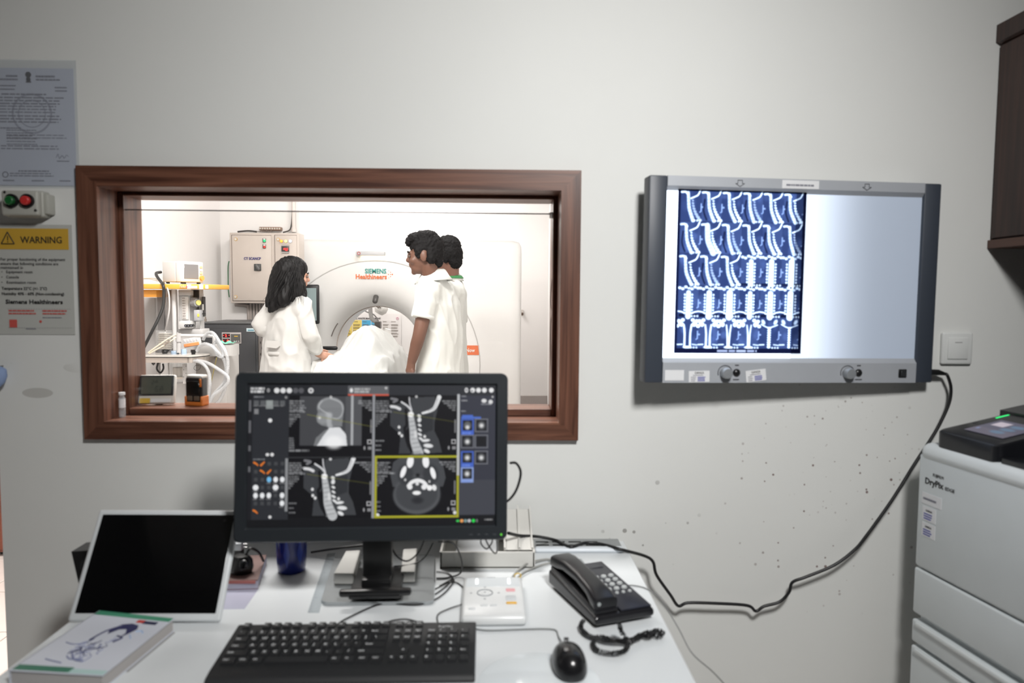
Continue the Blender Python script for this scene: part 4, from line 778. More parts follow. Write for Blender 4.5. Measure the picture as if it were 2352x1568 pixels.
# ================================================================== book
BZ = DZ + 0.026
bk = thing('paperback_book', 'white paperback with green bands and ink drawing on its cover', 'book', tuple(at_z(215, 1480, DZ)))
P = [at_z(*p, BZ) + Vector((0, -0.007, 0)) for p in ((233, 1398), (404, 1416), (241, 1546), (27, 1534))]
def qmap(u, v):   # u across the cover, v down the cover
    a = P[0].lerp(P[1], u); b = P[3].lerp(P[2], u); return a.lerp(b, v)
def slab(name, mat, u0, u1, v0, v1, z0, z1, parent=bk, inset=0):
    Q = [qmap(u0, v0), qmap(u1, v0), qmap(u1, v1), qmap(u0, v1)]; mb = MB(); mb.prism([(q.x, q.y) for q in Q], z0, z1, lambda u, v, d: Vector((u, v, d))); return mb.build(name, mat, parent)
slab('pages', M('page_edges', (178, 174, 172), 0.8, bump=0.3, bscale=900), 0.01, 0.985, 0.01, 0.99, DZ + 0.0015, BZ - 0.0015)
slab('back_cover', M('cover_white', (206, 210, 220), 0.4), 0, 1, 0, 1, DZ + 0.0002, DZ + 0.0015)
fc = slab('front_cover', M('cover_white', (206, 210, 220), 0.4), 0, 1, 0, 1, BZ - 0.0015, BZ)
slab('spine', M('cover_white', (206, 210, 220), 0.4), -0.004, 0.006, 0, 1, DZ + 0.0005, BZ)
GRN = M('cover_green', (72, 146, 116), 0.4)
slab('green_band', GRN, 0.01, 0.99, 0.005, 0.075, BZ, BZ + 0.0006, fc); slab('green_band', M('cover_green_dark', (48, 116, 92), 0.4), 0.02, 0.62, 0.915, 0.985, BZ, BZ + 0.0006, fc); slab('pale_band', M('cover_pale_green', (176, 206, 204), 0.4), 0.6, 0.995, 0.93, 0.99, BZ, BZ + 0.0004, fc)
slab('red_logo', M('cover_red', (196, 70, 62), 0.4), 0.62, 0.71, 0.095, 0.145, BZ, BZ + 0.0006, fc); slab('navy_logo', M('cover_navy', (44, 48, 78), 0.4), 0.71, 0.88, 0.105, 0.155, BZ, BZ + 0.0006, fc)
rr = random.Random(21)
def inkstroke(pts, r, mat, nm='drawing'):
    mb = MB(); mb.tube([qmap(u, v) + Vector((0, 0, 0.0006)) for u, v in pts], r, 5, 4); return mb.build(nm, mat, fc)
NVY = M('drawing_navy', (48, 50, 92), 0.5); NVL = M('drawing_pale', (132, 138, 172), 0.6)
mb = MB(); Q = [qmap(u, v) + Vector((0, 0, 0.0005)) for u, v in ((0.44, .30), (.50, .2), (.60, .17), (.70, .19), (.74, .26), (.70, .36), (.66, .42), (.67, .34), (.62, .27), (.54, .29), (.48, .38))]; mb.add(Q, [tuple(range(len(Q)))]); mb.build('drawing_hair', NVY, fc)
inkstroke([(.52, .22), (.42, .34), (.38, .5)], 0.0016, NVY); inkstroke([(.62, .40), (.70, .42), (.66, .5)], 0.0016, NVY)
for k in range(26):
    u, v = rr.uniform(.36, .68), rr.uniform(.34, .74); inkstroke([(u, v), (u + rr.uniform(-.06, .06), v + rr.uniform(.02, .07)), (u + rr.uniform(-.1, .05), v + rr.uniform(.05, .12))], rr.uniform(0.0004, 0.0009), rr.choice((NVL, NVL, NVY)))
inkstroke([(.16, .56), (.28, .58), (.40, .54)], 0.0009, NVL); inkstroke([(.40, .72), (.5, .8), (.62, .82)], 0.002, NVL); inkstroke([(.38, .76), (.46, .8), (.58, .78)], 0.0014, NVL)
inkstroke([(.2, .82), (.3, .84), (.42, .86)], 0.001, NVL); inkstroke([(.76, .3), (.82, .28), (.86, .32)], 0.0012, M('drawing_blue', (160, 186, 220), 0.6)); inkstroke([(.74, .36), (.8, .42)], 0.001, M('drawing_blue', (160, 186, 220), 0.6))
slab('lower_pad', M('pad_grey', (150, 150, 150), 0.8), 0.28, 1.03, 0.02, 0.72, DZ, DZ + 0.0002)

# ================================================================== items between tablet and monitor
pad = thing('notebook', 'thick notebook with red edge lying behind the tablet', 'notebook', tuple(at_z(560, 1340, DZ)))
Q = [at_z(*p, DZ + 0.022) for p in ((520, 1333), (592, 1331), (612, 1274), (545, 1276))]
mb = MB(); mb.prism([(q.x, q.y) for q in Q], DZ + 0.002, DZ + 0.02, lambda u, v, d: Vector((u, v, d))); mb.build('pages', M('page_lilac', (186, 184, 198), 0.8), pad)
mb = MB(); mb.prism([(q.x, q.y) for q in Q], DZ + 0.02, DZ + 0.0222, lambda u, v, d: Vector((u, v, d))); mb.build('cover', M('cover_brown', (134, 104, 98), 0.6), pad)
mb = MB(); mb.prism([(q.x, q.y) for q in Q], DZ, DZ + 0.002, lambda u, v, d: Vector((u, v, d))); mb.build('back_cover', M('cover_maroon', (112, 46, 48), 0.6), pad)
mb = MB(); mb.box(Q[0].x + 0.002, Q[1].x - 0.004, min(Q[0].y, Q[1].y) - 0.0006, min(Q[0].y, Q[1].y) + 0.002, DZ + 0.015, DZ + 0.0215); mb.build('red_edge', M('edge_red', (184, 112, 104), 0.6), pad)
sl = [at_z(*p, DZ) for p in ((505, 1399), (562, 1398), (594, 1352), (520, 1352))]
mb = MB(); mb.prism([(q.x, q.y) for q in sl], DZ, DZ + 0.0008, lambda u, v, d: Vector((u, v, d))); tag(mb.build('plastic_sleeve', M('lilac_sleeve', (186, 186, 204), 0.25)), 'pale lilac plastic sleeve between tablet and monitor plate', 'sleeve')
wc = thing('webcam', 'rounded black camera-like device lying on the notebook by the tablet', 'webcam', tuple(at_z(548, 1325, DZ + 0.0222)))
c = at_z(547, 1322, DZ + 0.0222)
mb = MB(); mb.lathe([(0, 0), (0.024, 0.0), (0.028, 0.012), (0.026, 0.03), (0.018, 0.04), (0, 0.043)], 20, Matrix.Translation((c.x, c.y + 0.02, DZ + 0.0224)) @ Matrix.Scale(0.8, 4, (0, 1, 0))); mb.build('body', BLK, wc)
mb = MB(); mb.lathe([(0.006, 0.002), (0.010, 0.0), (0.011, -0.004)], 16, Matrix.Translation((c.x + 0.012, c.y - 0.001, DZ + 0.048)) @ Matrix.Rotation(math.pi / 2, 4, 'X')); mb.build('lens_ring', M('dark_grey_plastic', (44, 46, 48), 0.35), wc)
mb = MB(); mb.tube([(c.x + 0.01, c.y + 0.02, DZ + 0.06), (c.x + 0.018, c.y + 0.03, DZ + 0.075), (c.x + 0.03, c.y + 0.05, DZ + 0.06), (c.x + 0.035, c.y + 0.07, DZ + 0.03)], 0.003, 6); mb.build('cable', CORD, wc)
ad = thing('usb_adapter', 'small white plug adapter behind the tablet', 'adapter', tuple(at_z(543, 1290, DZ)))
c = at_y(543, 1253, -0.20); z0 = DZ
mb = MB(); mb.rbox(c.x - 0.0165, c.x + 0.0165, -0.212, -0.188, c.z - 0.009, c.z + 0.010, 0.003, 2); mb.build('body', M('adapter_white', (212, 220, 226), 0.4), ad)
mb = MB(); mb.rbox(c.x - 0.014, c.x + 0.016, -0.210, -0.190, z0, c.z - 0.009, 0.003, 2); mb.build('charger_block', BLK, ad)
mb = MB()
for d in (-0.004, 0.004): mb.cyl((c.x + 0.016, -0.2, c.z + d), (c.x + 0.026, -0.2, c.z + d), 0.0016, n=8)
mb.build('prong', STEEL, ad)
c = at_y(185, 1300, -0.30)
dv = thing('black_device', 'small black device half hidden behind the left of the tablet', 'device', (c.x + 0.02, -0.30, DZ))
mb = MB(); mb.prism([(-0.022, 0.085), (0.05, 0.09), (0.05, 0.0), (-0.006, 0.0)], -0.03, 0.03, lambda u, v, d: Vector((u, d, v))); mb.build('body', BLK, dv, world=False)
mb = MB(); mb.cyl((0.018, -0.031, 0.05), (0.018, -0.029, 0.05), 0.022, n=20); mb.build('front_disc', M('dark_grey_plastic', (44, 46, 48), 0.35), dv, world=False)
tmz = thing('tumbler', 'translucent dark blue plastic tumbler behind the monitor', 'tumbler', tuple(at_z(670, 1310, DZ)))
BLUE = M('blue_plastic', (22, 38, 128), 0.18, trans=0.25, var=0.15, vscale=40)
mb = MB(); mb.lathe([(0, 0.002), (0.028, 0.0), (0.032, 0.004), (0.0345, 0.03), (0.0365, 0.118), (0.0345, 0.118), (0.032, 0.03), (0.029, 0.012), (0, 0.012)], 28); mb.build('cup', BLUE, tmz, world=False)
mb = MB()
for k in range(7):
    a = 2 * math.pi * k / 7 - 1.6; q = []
    for du, dv_ in ((0, .018), (.22, .05), (0, .092), (-.22, .05)): rad = 0.0352 + (dv_ - 0.03) * 0.0226; q.append((rad * 1.004 * math.cos(a + du), rad * 1.004 * math.sin(a + du), dv_))
    mb.add(q, [(0, 1, 2, 3)])
mb.build('moulded_pattern', M('blue_plastic_light', (40, 64, 158), 0.25), tmz, world=False)
R4 = [at_z(*p, DZ + 0.001) for p in ((707, 1406), (733, 1406), (770, 1270), (752, 1272))]
mb = MB(); mb.prism([(q.x, q.y) for q in R4], DZ + 0.0003, DZ + 0.0023, lambda u, v, d: Vector((u, v, d))); rl = tag(mb.build('ruler', glassy('clear_acrylic', (0.9, 0.92, 0.93), 0.08, 0.08, 0.12)), 'clear plastic ruler lying left of the metal plate', 'ruler')
mb = MB()
for k in range(24):
    t = k / 24; a = R4[0].lerp(R4[3], t); b = R4[1].lerp(R4[2], t); b = a.lerp(b, 0.3 if k % 5 else 0.5); mb.cyl((a.x, a.y, DZ + 0.0026), (b.x, b.y, DZ + 0.0026), 0.0003, n=4)
mb.build('scale_marks', INKF, rl, world=False)

# ================================================================== keyboard
kb = thing('keyboard', 'black full-size computer keyboard at the front of the desk', 'keyboard', (-0.268, -0.645, DZ), (0, 0, math.radians(1.2)))
KX, KY = 0.2305, 0.092
def kz(y): return 0.014 + 0.012 * (y + KY) / (2 * KY)
mb = MB(); prof = [(-KY, 0.0), (-KY - 0.002, 0.006), (-KY + 0.006, 0.0125), (-KY + 0.026, kz(-KY + 0.026)), (KY - 0.008, kz(KY)), (KY, kz(KY) - 0.004), (KY + 0.001, 0.0)]
mb.prism(prof, -KX, KX, lambda u, v, d: Vector((d, u, v))); o = mb.build('case', M('keyboard_black', (30, 31, 33), 0.5, bump=0.05), kb, world=False); bv = o.modifiers.new('b', 'BEVEL'); bv.width = 0.003; bv.segments = 2
KEYM = M('key_black', (34, 35, 37), 0.45); KEYT = M('key_legend', (205, 207, 208), 0.6)
keycache = {}
def key(x, y, wu, leg, hu=1):
    U = 0.01905; k = (round(wu, 2), hu)
    if k not in keycache:
        mb = MB(); a, b = U * wu / 2 - 0.0012, U * hu * 1.14 / 2 - 0.0012
        lo = [(-a, -b, 0), (a, -b, 0), (a, b, 0), (-a, b, 0)]; hi = [(-a + 0.0022, -b + 0.0022, 0.007), (a - 0.0022, -b + 0.0022, 0.007), (a - 0.0022, b - 0.0012, 0.007), (-a + 0.0022, b - 0.0012, 0.007)]
        mb.add(lo + hi, [(4, 5, 6, 7), (0, 1, 5, 4), (1, 2, 6, 5), (2, 3, 7, 6), (3, 0, 4, 7)]); o = mb.build('key', KEYM, kb, world=False); keycache[k] = o.data
    else: o = link('key', keycache[k], kb)
    o.location = (x, y, kz(y) - 0.002); o.rotation_euler = (math.atan(0.012 / (2 * KY)), 0, 0)
    if leg: text('key_legend', leg, KEYT, o, Matrix.Translation((-U * wu / 2 + 0.0045, -0.001 if len(leg) > 1 else -0.001, 0.0073)), 0.0095 if len(leg) < 2 else 0.0062, bold=0.02, depth=0.0002)
U = 0.01905; x0 = -KX + 0.011
rows = [0.074, 0.047, 0.0245, 0.002, -0.0205, -0.043]
def run(y, start, spec):
    x = start
    for wu, leg in spec:
        if leg is not None: key(x + U * wu / 2, y, wu, leg)
        x += U * wu
run(rows[0], x0, [(1, 'Esc'), (1, None)] + [(1, 'F%d' % i) for i in (1, 2, 3, 4)] + [(.5, None)] + [(1, 'F%d' % i) for i in (5, 6, 7, 8)] + [(.5, None)] + [(1, 'F%d' % i) for i in (9, 10, 11, 12)])
run(rows[1], x0, [(1, '`')] + [(1, ch) for ch in '1234567890-='] + [(2, 'Back')])
run(rows[2], x0, [(1.5, 'Tab')] + [(1, ch) for ch in 'QWERTYUIOP[]'] + [(1.5, '\\')])
run(rows[3], x0, [(1.75, 'Caps')] + [(1, ch) for ch in "ASDFGHJKL;'"] + [(2.25, 'Enter')])
run(rows[4], x0, [(2.25, 'Shift')] + [(1, ch) for ch in 'ZXCVBNM,./'] + [(2.75, 'Shift')])
run(rows[5], x0, [(1.5, 'Ctrl'), (1.25, 'Win'), (1.25, 'Alt'), (6, ''), (1.25, 'Alt'), (1.25, 'Fn'), (1.25, 'Ctrl'), (1.25, 'Ctrl')])
xn = x0 + 15.35 * U
for i, l in enumerate(('Prt', 'Scr', 'Brk')): key(xn + U * (i + .5), rows[0], 1, l)
for j, ls in enumerate((('Ins', 'Hm', 'PgU'), ('Del', 'End', 'PgD'))):
    for i, l in enumerate(ls): key(xn + U * (i + .5), rows[1 + j], 1, l)
key(xn + U * 1.5, rows[4], 1, '^')
for i, l in enumerate(('<', 'v', '>')): key(xn + U * (i + .5), rows[5], 1, l)
xp = x0 + 18.65 * U; sc_ = (2 * KX - 0.022 - 18.65 * U) / (4 * U)
for j, ls in enumerate((('Num', '/', '*', '-'), ('7', '8', '9', '+'), ('4', '5', '6', ''), ('1', '2', '3', 'Ent'), ('0', '', '.', ''))):
    for i, l in enumerate(ls): key(xp + U * sc_ * (i + .5), rows[1 + j], sc_, l)
mb = MB(); bars(mb, 0, 0, 0.001, 1, 1, 1, 0, rr); mb = MB()
for i in range(3): mb.box(xp + 0.012 + 0.014 * i, xp + 0.018 + 0.014 * i, KY - 0.013, KY - 0.011, kz(KY), kz(KY) + 0.0004)
mb.build('status_lights', M('led_off', (90, 92, 94), 0.4), kb, world=False)
text('keyboard_logo', 'FUJITSU', KEYT, kb, Matrix.Translation((xp + 0.022, KY - 0.027, kz(KY) - 0.0006)), 0.0085, 0.026, depth=0.0006)

# ================================================================== mouse, pad, control box
mpad = [at_z(1240 + 0, 1490, DZ)]
c = Vector((0.075, -0.735, DZ)); mb = MB(); mb.lathe([(0, 0.0), (0.104, 0.0), (0.106, 0.0008), (0.104, 0.0016), (0, 0.0016)], 48, Matrix.Translation(c)); tag(mb.build('mouse_pad', M('clear_pad', (226, 232, 235), 0.12, var=0.01)), 'round glossy pale mouse pad at the front desk edge', 'mouse pad')
ms = thing('computer_mouse', 'black wired computer mouse on the pale round pad', 'mouse', (0.131, -0.685, DZ + 0.0018), (0, 0, math.radians(3)))
b = bmesh.new(); bmesh.ops.create_uvsphere(b, u_segments=28, v_segments=18, radius=1.0)
for v in b.verts:
    x, y, z = v.co; w = 0.031 * (1 - 0.10 * max(0, y)) ; wx = math.copysign(abs(x) ** 0.85, x); v.co = Vector((wx * w, math.copysign(abs(y) ** 0.8, y) * 0.055, max(0.0, (z if z > 0 else z * 0.35) * 0.036 * (1 - 0.25 * y) + 0.006)))
mb = MB(); mb.bm(b, None, True); mb.build('shell', M('mouse_black', (24, 24, 26), 0.22), ms, world=False)
mb = MB(); mb.cyl((-0.004, 0.034, 0.031), (0.004, 0.034, 0.031), 0.0075, n=16); mb.build('scroll_wheel', M('dark_grey_plastic', (44, 46, 48), 0.35), ms, world=False)
mb = MB(); mb.tube([(0, 0.012, 0.0422), (0, 0.03, 0.0372), (0, 0.05, 0.0262)], 0.0006, 5); mb.build('button_seam', M('slot_black', (18, 18, 18), 0.8), ms, world=False)
mb = MB(); mb.tube([(0, 0.052, 0.014), (0.0, 0.062, 0.012), (0, 0.068, 0.010)], 0.003, 8); mb.build('strain_relief', BLK, ms, world=False)
e = ms.matrix_basis @ Vector((0, 0.066, 0.010))
cable('mouse_cable', 'thin grey mouse cable running left behind the control box', [e, dz_(1283, 1462), dz_(1278, 1448), dz_(1262, 1444), dz_(1215, 1444), dz_(1120, 1447), dz_(1080, 1440), dz_(1060, 1434)], 0.0013, GCORD)
ib = thing('scan_control_box', 'white scanner control box with keys between keyboard and telephone', 'control box', (-0.0065, -0.4215, DZ), (0, 0, math.radians(1.0)))
mb = MB(); mb.rbox(-0.0665, 0.0665, -0.1035, 0.1035, 0.001, 0.022, 0.008, 3); mb.build('body', M('control_white', (226, 228, 228), 0.25), ib, world=False)
mb = MB(); mb.rbox(-0.06, 0.06, 0.045, 0.095, 0.0212, 0.0226, 0.001, 1); mb.build('top_panel', M('panel_pale', (208, 213, 216), 0.15), ib, world=False)
for x in (-0.036, 0.036): mb = MB(); mb.rbox(x - 0.003, x + 0.003, 0.058, 0.088, 0.0222, 0.0236, 0.001, 1); mb.build('tube_reflection', M('tube_reflection_white', (240, 244, 246), 0.3, emis=0.9), ib, world=False)  # ceiling tube reflections put in as glowing white bars
mb = MB(); mb.tube([(-0.018 + 0.0165 * math.cos(t), 0.012 + 0.0165 * math.sin(t), 0.0224) for t in [2 * math.pi * k / 16 for k in range(16)]], 0.0014, 6, 2, True); mb.build('dial_ring', M('grey_mark', (150, 154, 158), 0.5), ib, world=False)
mb = MB(); mb.cyl((-0.018, 0.012, 0.0215), (-0.018, 0.012, 0.0235), 0.008, n=18); mb.build('dial_button', M('control_white', (226, 228, 228), 0.25), ib, world=False)
mb = MB(); mb.cyl((-0.018, 0.012, 0.0236), (-0.018, 0.012, 0.0240), 0.0025, n=8)
for a in range(4): mb.cyl((-0.018 + 0.03 * math.cos(a * math.pi / 2), 0.012 + 0.03 * math.sin(a * math.pi / 2), 0.0218), (-0.018 + 0.03 * math.cos(a * math.pi / 2), 0.012 + 0.03 * math.sin(a * math.pi / 2), 0.0224), 0.0028, n=8)
mb.build('dial_marks', M('grey_mark', (150, 154, 158), 0.5), ib, world=False)
mb = MB(); mb.rbox(0.028, 0.048, 0.018, 0.032, 0.0215, 0.024, 0.005, 2); k = mb.build('stop_key', M('key_pink', (226, 168, 172), 0.4), ib, world=False); k['label'] = 'pink stop key'
mb = MB(); mb.rbox(0.027, 0.049, -0.028, -0.004, 0.0215, 0.0236, 0.003, 2); mb.build('start_key', M('key_pale_grey', (206, 210, 212), 0.4), ib, world=False)
mb = MB(); mb.rbox(0.027, 0.049, -0.046, -0.036, 0.0215, 0.024, 0.002, 1); k = mb.build('radiation_key', M('key_amber', (232, 180, 70), 0.4), ib, world=False); k['label'] = 'amber key'
for x, y in ((-0.045, -0.066), (-0.02, -0.05), (0.0, -0.05)): mb = MB(); mb.rbox(x - 0.007, x + 0.007, y - 0.004, y + 0.004, 0.0215, 0.0232, 0.002, 1); mb.build('key', M('key_pale_grey', (206, 210, 212), 0.4), ib, world=False)
text('control_logo', 'SIEMENS', M('grey_mark', (150, 154, 158), 0.5), ib, Matrix.Translation((-0.013, 0.094, 0.0226)), 0.005, depth=0.0004)

# ================================================================== telephone
ph = thing('telephone', 'black desk telephone with corded handset at the right of the desk', 'telephone', (0.222, -0.405, DZ), (0, 0, math.radians(20)))
PHB = M('phone_black', (28, 28, 31), 0.28); PHD = M('phone_face', (36, 37, 46), 0.3)
mb = MB()
def ph_loop(z, ins):
    return [Vector(p) for p in ((-0.068 + ins, -0.118 + ins, z), (0.068 - ins, -0.118 + ins, z), (0.068 - ins, 0.112 - ins, z + (0.016 if z > 0.018 else 0)), (-0.068 + ins, 0.112 - ins, z + (0.016 if z > 0.018 else 0)))]
mb.loops([ph_loop(0.004, 0.008), ph_loop(0.010, 0.0), ph_loop(0.022, 0.0), ph_loop(0.026, 0.004)], smooth=False, cap0=True, cap1=True); o = mb.build('base', PHB, ph, world=False); bv = o.modifiers.new('b', 'BEVEL'); bv.width = 0.004; bv.segments = 2
PS = Matrix.Translation((0, -0.118, 0.0262)) @ Matrix.Rotation(math.atan(0.016 / 0.23), 4, 'X')
mb = MB(); mb.rbox(-0.008, 0.064, 0.004, 0.222, 0.0, 0.0045, 0.003, 2, PS); mb.build('face_plate', PHD, ph, world=False)
mb = MB(); mb.rbox(-0.066, -0.012, 0.008, 0.226, -0.002, 0.010, 0.004, 2, PS); mb.build('cradle', PHB, ph, world=False)
hs = MB()
prof = [(0.012, 0.018, 0.027, 0.014), (0.03, 0.022, 0.026, 0.016), (0.055, 0.029, 0.023, 0.012), (0.11, 0.033, 0.021, 0.011), (0.17, 0.031, 0.023, 0.012), (0.2, 0.025, 0.026, 0.015), (0.226, 0.020, 0.027, 0.014)]
L_ = []
for y, z, wx, wz in prof:
    L_.append([PS @ Vector((-0.040 + wx * math.copysign(abs(math.cos(t)) ** 0.5, math.cos(t)), y, z + wz * math.copysign(abs(math.sin(t)) ** 0.5, math.sin(t)))) for t in [2 * math.pi * k / 20 for k in range(20)]])
hs.loops(L_, cap0=True, cap1=True); h = hs.build('handset', PHB, ph, world=False)
mb = MB(); mb.cyl(PS @ Vector((-0.055, 0.0105, 0.02)), PS @ Vector((-0.055, 0.013, 0.02)), 0.004, n=12); mb.build('handset_light', M('clear_lens', (170, 176, 176), 0.15), h, world=False)
BTN = M('phone_button', (186, 190, 190), 0.4)
for j in range(4):
    for i in range(3):
        c = Vector((0.010 + 0.0185 * i, 0.088 + 0.0195 * j, 0.0045)); mb = MB(); mb.lathe([(0, 0.004), (0.0055, 0.0037), (0.0068, 0.0015), (0.007, 0)], 14, PS @ Matrix.Translation(c) @ Matrix.Scale(0.85, 4, (0, 1, 0))); mb.build('dial_button', BTN, ph, world=False)
for i in range(4): mb = MB(); mb.lathe([(0, 0.003), (0.0035, 0.0027), (0.0042, 0)], 10, PS @ Matrix.Translation((0.004 + 0.0155 * i, 0.070, 0.0045))); mb.build('function_button', BTN, ph, world=False)
for j in range(3): mb = MB(); mb.lathe([(0, 0.003), (0.0035, 0.0027), (0.0042, 0)], 10, PS @ Matrix.Translation((-0.006, 0.100 + 0.0195 * j, 0.0045))); mb.build('function_button', BTN, ph, world=False)
mb = MB(); mb.rbox(0.012, 0.052, 0.192, 0.194, 0.0045, 0.0052, 0.0003, 1, PS); mb.build('index_slot', M('dark_grey_plastic', (44, 46, 48), 0.35), ph, world=False)
# coiled cord
path = catmull([(1422, 1432, .04), (1428, 1452, .02), (1440, 1470, .010), (1438, 1490, .008), (1412, 1500, .008), (1375, 1494, .008), (1362, 1478, .008), (1375, 1462, .01), (1410, 1470, .012), (1445, 1474, .010), (1470, 1458, .010), (1490, 1462, .009), (1505, 1448, .010), (1522, 1452, .009), (1512, 1460, .009), (1488, 1452, .010), (1462, 1466, .010), (1420, 1472, .012), (1380, 1468, .010), (1350, 1458, .008), (1334, 1440, .010), (1340, 1424, .014)], 10)
path = [at_z(p.x, p.y, DZ + p.z) for p in path]
dense = []; turns = 0.0
for i in range(len(path) - 1):
    a, b = path[i], path[i + 1]; d = (b - a); L = d.length
    n = max(2, int(L / 0.0008)); u = d.normalized().orthogonal().normalized() if d.length > 0 else Vector((1, 0, 0)); d = d.normalized(); vv = d.cross(u)
    for k in range(n):
        turns += L / n / 0.0042; t = turns * 2 * math.pi; dense.append(a.lerp(b, k / n) + (u * math.cos(t) + vv * math.sin(t)) * 0.0042)
mb = MB(); mb.tube(dense, 0.0015, 4, 0); cc = mb.build('coiled_cord', M('cord_black', (20, 20, 22), 0.5), None)
cc.parent = ph; cc.matrix_parent_inverse = ph.matrix_basis.inverted()
cable('telephone_line', 'thin grey telephone line trailing off the right desk edge', [dz_(1436, 1344, .006), dz_(1455, 1344), dz_(1482, 1350), dz_(1508, 1366), at_y(1530, 1395, -0.42), at_y(1560, 1445, -0.46), at_y(1590, 1500, -0.5), at_y(1640, 1545, -0.5), at_y(1690, 1600, -0.48)], 0.0013, GCORD)

# ================================================================== white rack behind the monitor, right
rk = thing('plastic_rack', 'off-white plastic tray rack behind the right of the monitor', 'rack', tuple(at_z(1115, 1290, DZ)))
OFW = M('offwhite_plastic', (206, 205, 200), 0.45)
ra, rb = at_z(1010, 1306, DZ), at_z(1228, 1300, DZ); yF = min(ra.y, rb.y)
bx('tray_front', OFW, rk, ra.x, rb.x, yF, yF + 0.006, DZ, DZ + 0.042, 0.002, 1); bx('tray_floor', OFW, rk, ra.x, rb.x, yF, -0.03, DZ, DZ + 0.005); bx('tray_side', OFW, rk, ra.x, ra.x + 0.005, yF, -0.03, DZ, DZ + 0.042); bx('tray_side', OFW, rk, rb.x - 0.005, rb.x, yF, -0.03, DZ, DZ + 0.042); bx('tray_back', OFW, rk, ra.x, rb.x, -0.036, -0.03, DZ, DZ + 0.05)
mb = MB(); mb.prism([(yF + 0.02, DZ + 0.04), (-0.03, DZ + 0.09), (-0.024, DZ + 0.09), (yF + 0.03, DZ + 0.036)], rb.x - 0.075, rb.x - 0.005, lambda u, v, d: Vector((d, u, v))); mb.build('card_holder', OFW, rk)
for x in (rb.x - 0.076, rb.x - 0.04, rb.x - 0.008): mb = MB(); mb.prism([(yF + 0.02, DZ + 0.046), (-0.026, DZ + 0.1), (-0.022, DZ + 0.05), (yF + 0.03, DZ + 0.03)], x, x + 0.004, lambda u, v, d: Vector((d, u, v))); mb.build('divider', OFW, rk)
ds = thing('paper_slips', 'stack of white paper slips lying in the plastic rack', 'paper stack', (ra.x + 0.1, yF + 0.05, DZ + 0.0055))
mb = MB(); mb.rbox(ra.x + 0.035, rb.x - 0.09, yF + 0.012, -0.045, DZ + 0.0055, DZ + 0.022, 0.002, 1); mb.build('stack', M('slip_white', (220, 222, 224), 0.6), ds); mb = MB(); mb.cyl((ra.x + 0.1, yF + 0.04, DZ + 0.0222), (ra.x + 0.1, yF + 0.04, DZ + 0.0226), 0.006, n=12); mb.build('green_stamp', M('stamp_green', (40, 140, 70), 0.5), ds)

# ================================================================== cables on desk and wall
cable('power_cord', 'black power cord from the light box along the wall to the desk tray',
      [vb.matrix_basis @ Vector((vw + 0.046, 0.014, 0.022)), at_y(2176, 862, -0.035), at_y(2184, 890, -0.03), at_y(2180, 925, -0.03), at_y(2160, 970, -0.03), at_y(2138, 1008, -0.03), at_y(2100, 1066, -0.03), at_y(2050, 1146, -0.035), at_y(1990, 1230, -0.04), at_y(1962, 1263, -0.04), at_y(1915, 1298, -0.04), at_y(1850, 1325, -0.04), at_y(1820, 1337, -0.035), at_y(1812, 1360, -0.035), at_y(1790, 1382, -0.035), at_y(1755, 1392, -0.035), at_y(1736, 1403, -0.035), at_y(1716, 1390, -0.035), at_y(1640, 1385, -0.04), at_y(1580, 1384, -0.04), at_y(1558, 1391, -0.04), at_y(1540, 1366, -0.05), at_y(1508, 1320, -0.06), at_y(1500, 1290, -0.06), at_y(1480, 1276, -0.07), dz_(1428, 1262, .012), dz_(1385, 1250, .012), dz_(1345, 1246, .014), dz_(1310, 1255, .016), dz_(1275, 1240, .012), dz_(1235, 1232, .05), dz_(1195, 1230, .06), dz_(1168, 1224, .08)], 0.0042, CORD, n=10)
p = [at_y(1172, 1063, -0.40), at_y(1186, 1064, -0.39), at_y(1196, 1085, -0.38), at_y(1188, 1120, -0.38), at_y(1172, 1145, -0.38), at_y(1150, 1160, -0.36)]
cable('video_cable', 'black cable looping out at the right edge of the monitor', p, 0.0028, CORD)
KC = 'cables lying behind the keyboard'
cable('keyboard_cable', 'dark cable curving from keyboard back along the metal plate front', [dz_(776, 1432), dz_(800, 1418), dz_(862, 1390), dz_(900, 1386), dz_(960, 1388), dz_(1000, 1376), dz_(1030, 1352), dz_(1042, 1330), dz_(1010, 1345, .006)], 0.0017, CORD)
cable('looped_cable', 'short black cable arching up behind the keyboard middle', [dz_(880, 1432), dz_(905, 1424, .006), dz_(935, 1422, .008), dz_(965, 1430, .004), dz_(985, 1438)], 0.0018, CORD)
cable('box_cable', 'thin black cable from the control box to the keyboard corner', [dz_(1066, 1386, .008), dz_(1030, 1398), dz_(1005, 1412), dz_(1008, 1436)], 0.0014, CORD)
cable('box_side_cable', 'thin dark wire hanging down the left side of the control box', [dz_(1063, 1378, .004), dz_(1063, 1400), dz_(1062, 1430)], 0.0012, GCORD)
cable('monitor_cable', 'dark cable arching from monitor back to the desk', [at_y(1008, 1244, -0.36), at_y(1042, 1248, -0.34), at_y(1060, 1285, -0.3), dz_(1058, 1315, .01), dz_(1030, 1326), dz_(1002, 1328)], 0.002, CORD)
cable('drooping_cable', 'dark cable drooping from the monitor stand back', [at_y(895, 1242, -0.34), at_y(910, 1275, -0.34), at_y(935, 1288, -0.33), at_y(960, 1270, -0.32), at_y(975, 1240, -0.32)], 0.0019, CORD)
cable('drooping_cable', 'dark cable swinging low behind the right white block', [at_y(905, 1300, -0.30), at_y(945, 1296, -0.28), at_y(975, 1280, -0.27), at_y(995, 1246, -0.27)], 0.0017, CORD)
cable('tangled_cable', 'black cable tangled on the desk right of the metal plate', [dz_(1002, 1312), dz_(1028, 1316), dz_(1040, 1330, .006), dz_(1020, 1350), dz_(1000, 1364)], 0.0016, CORD)
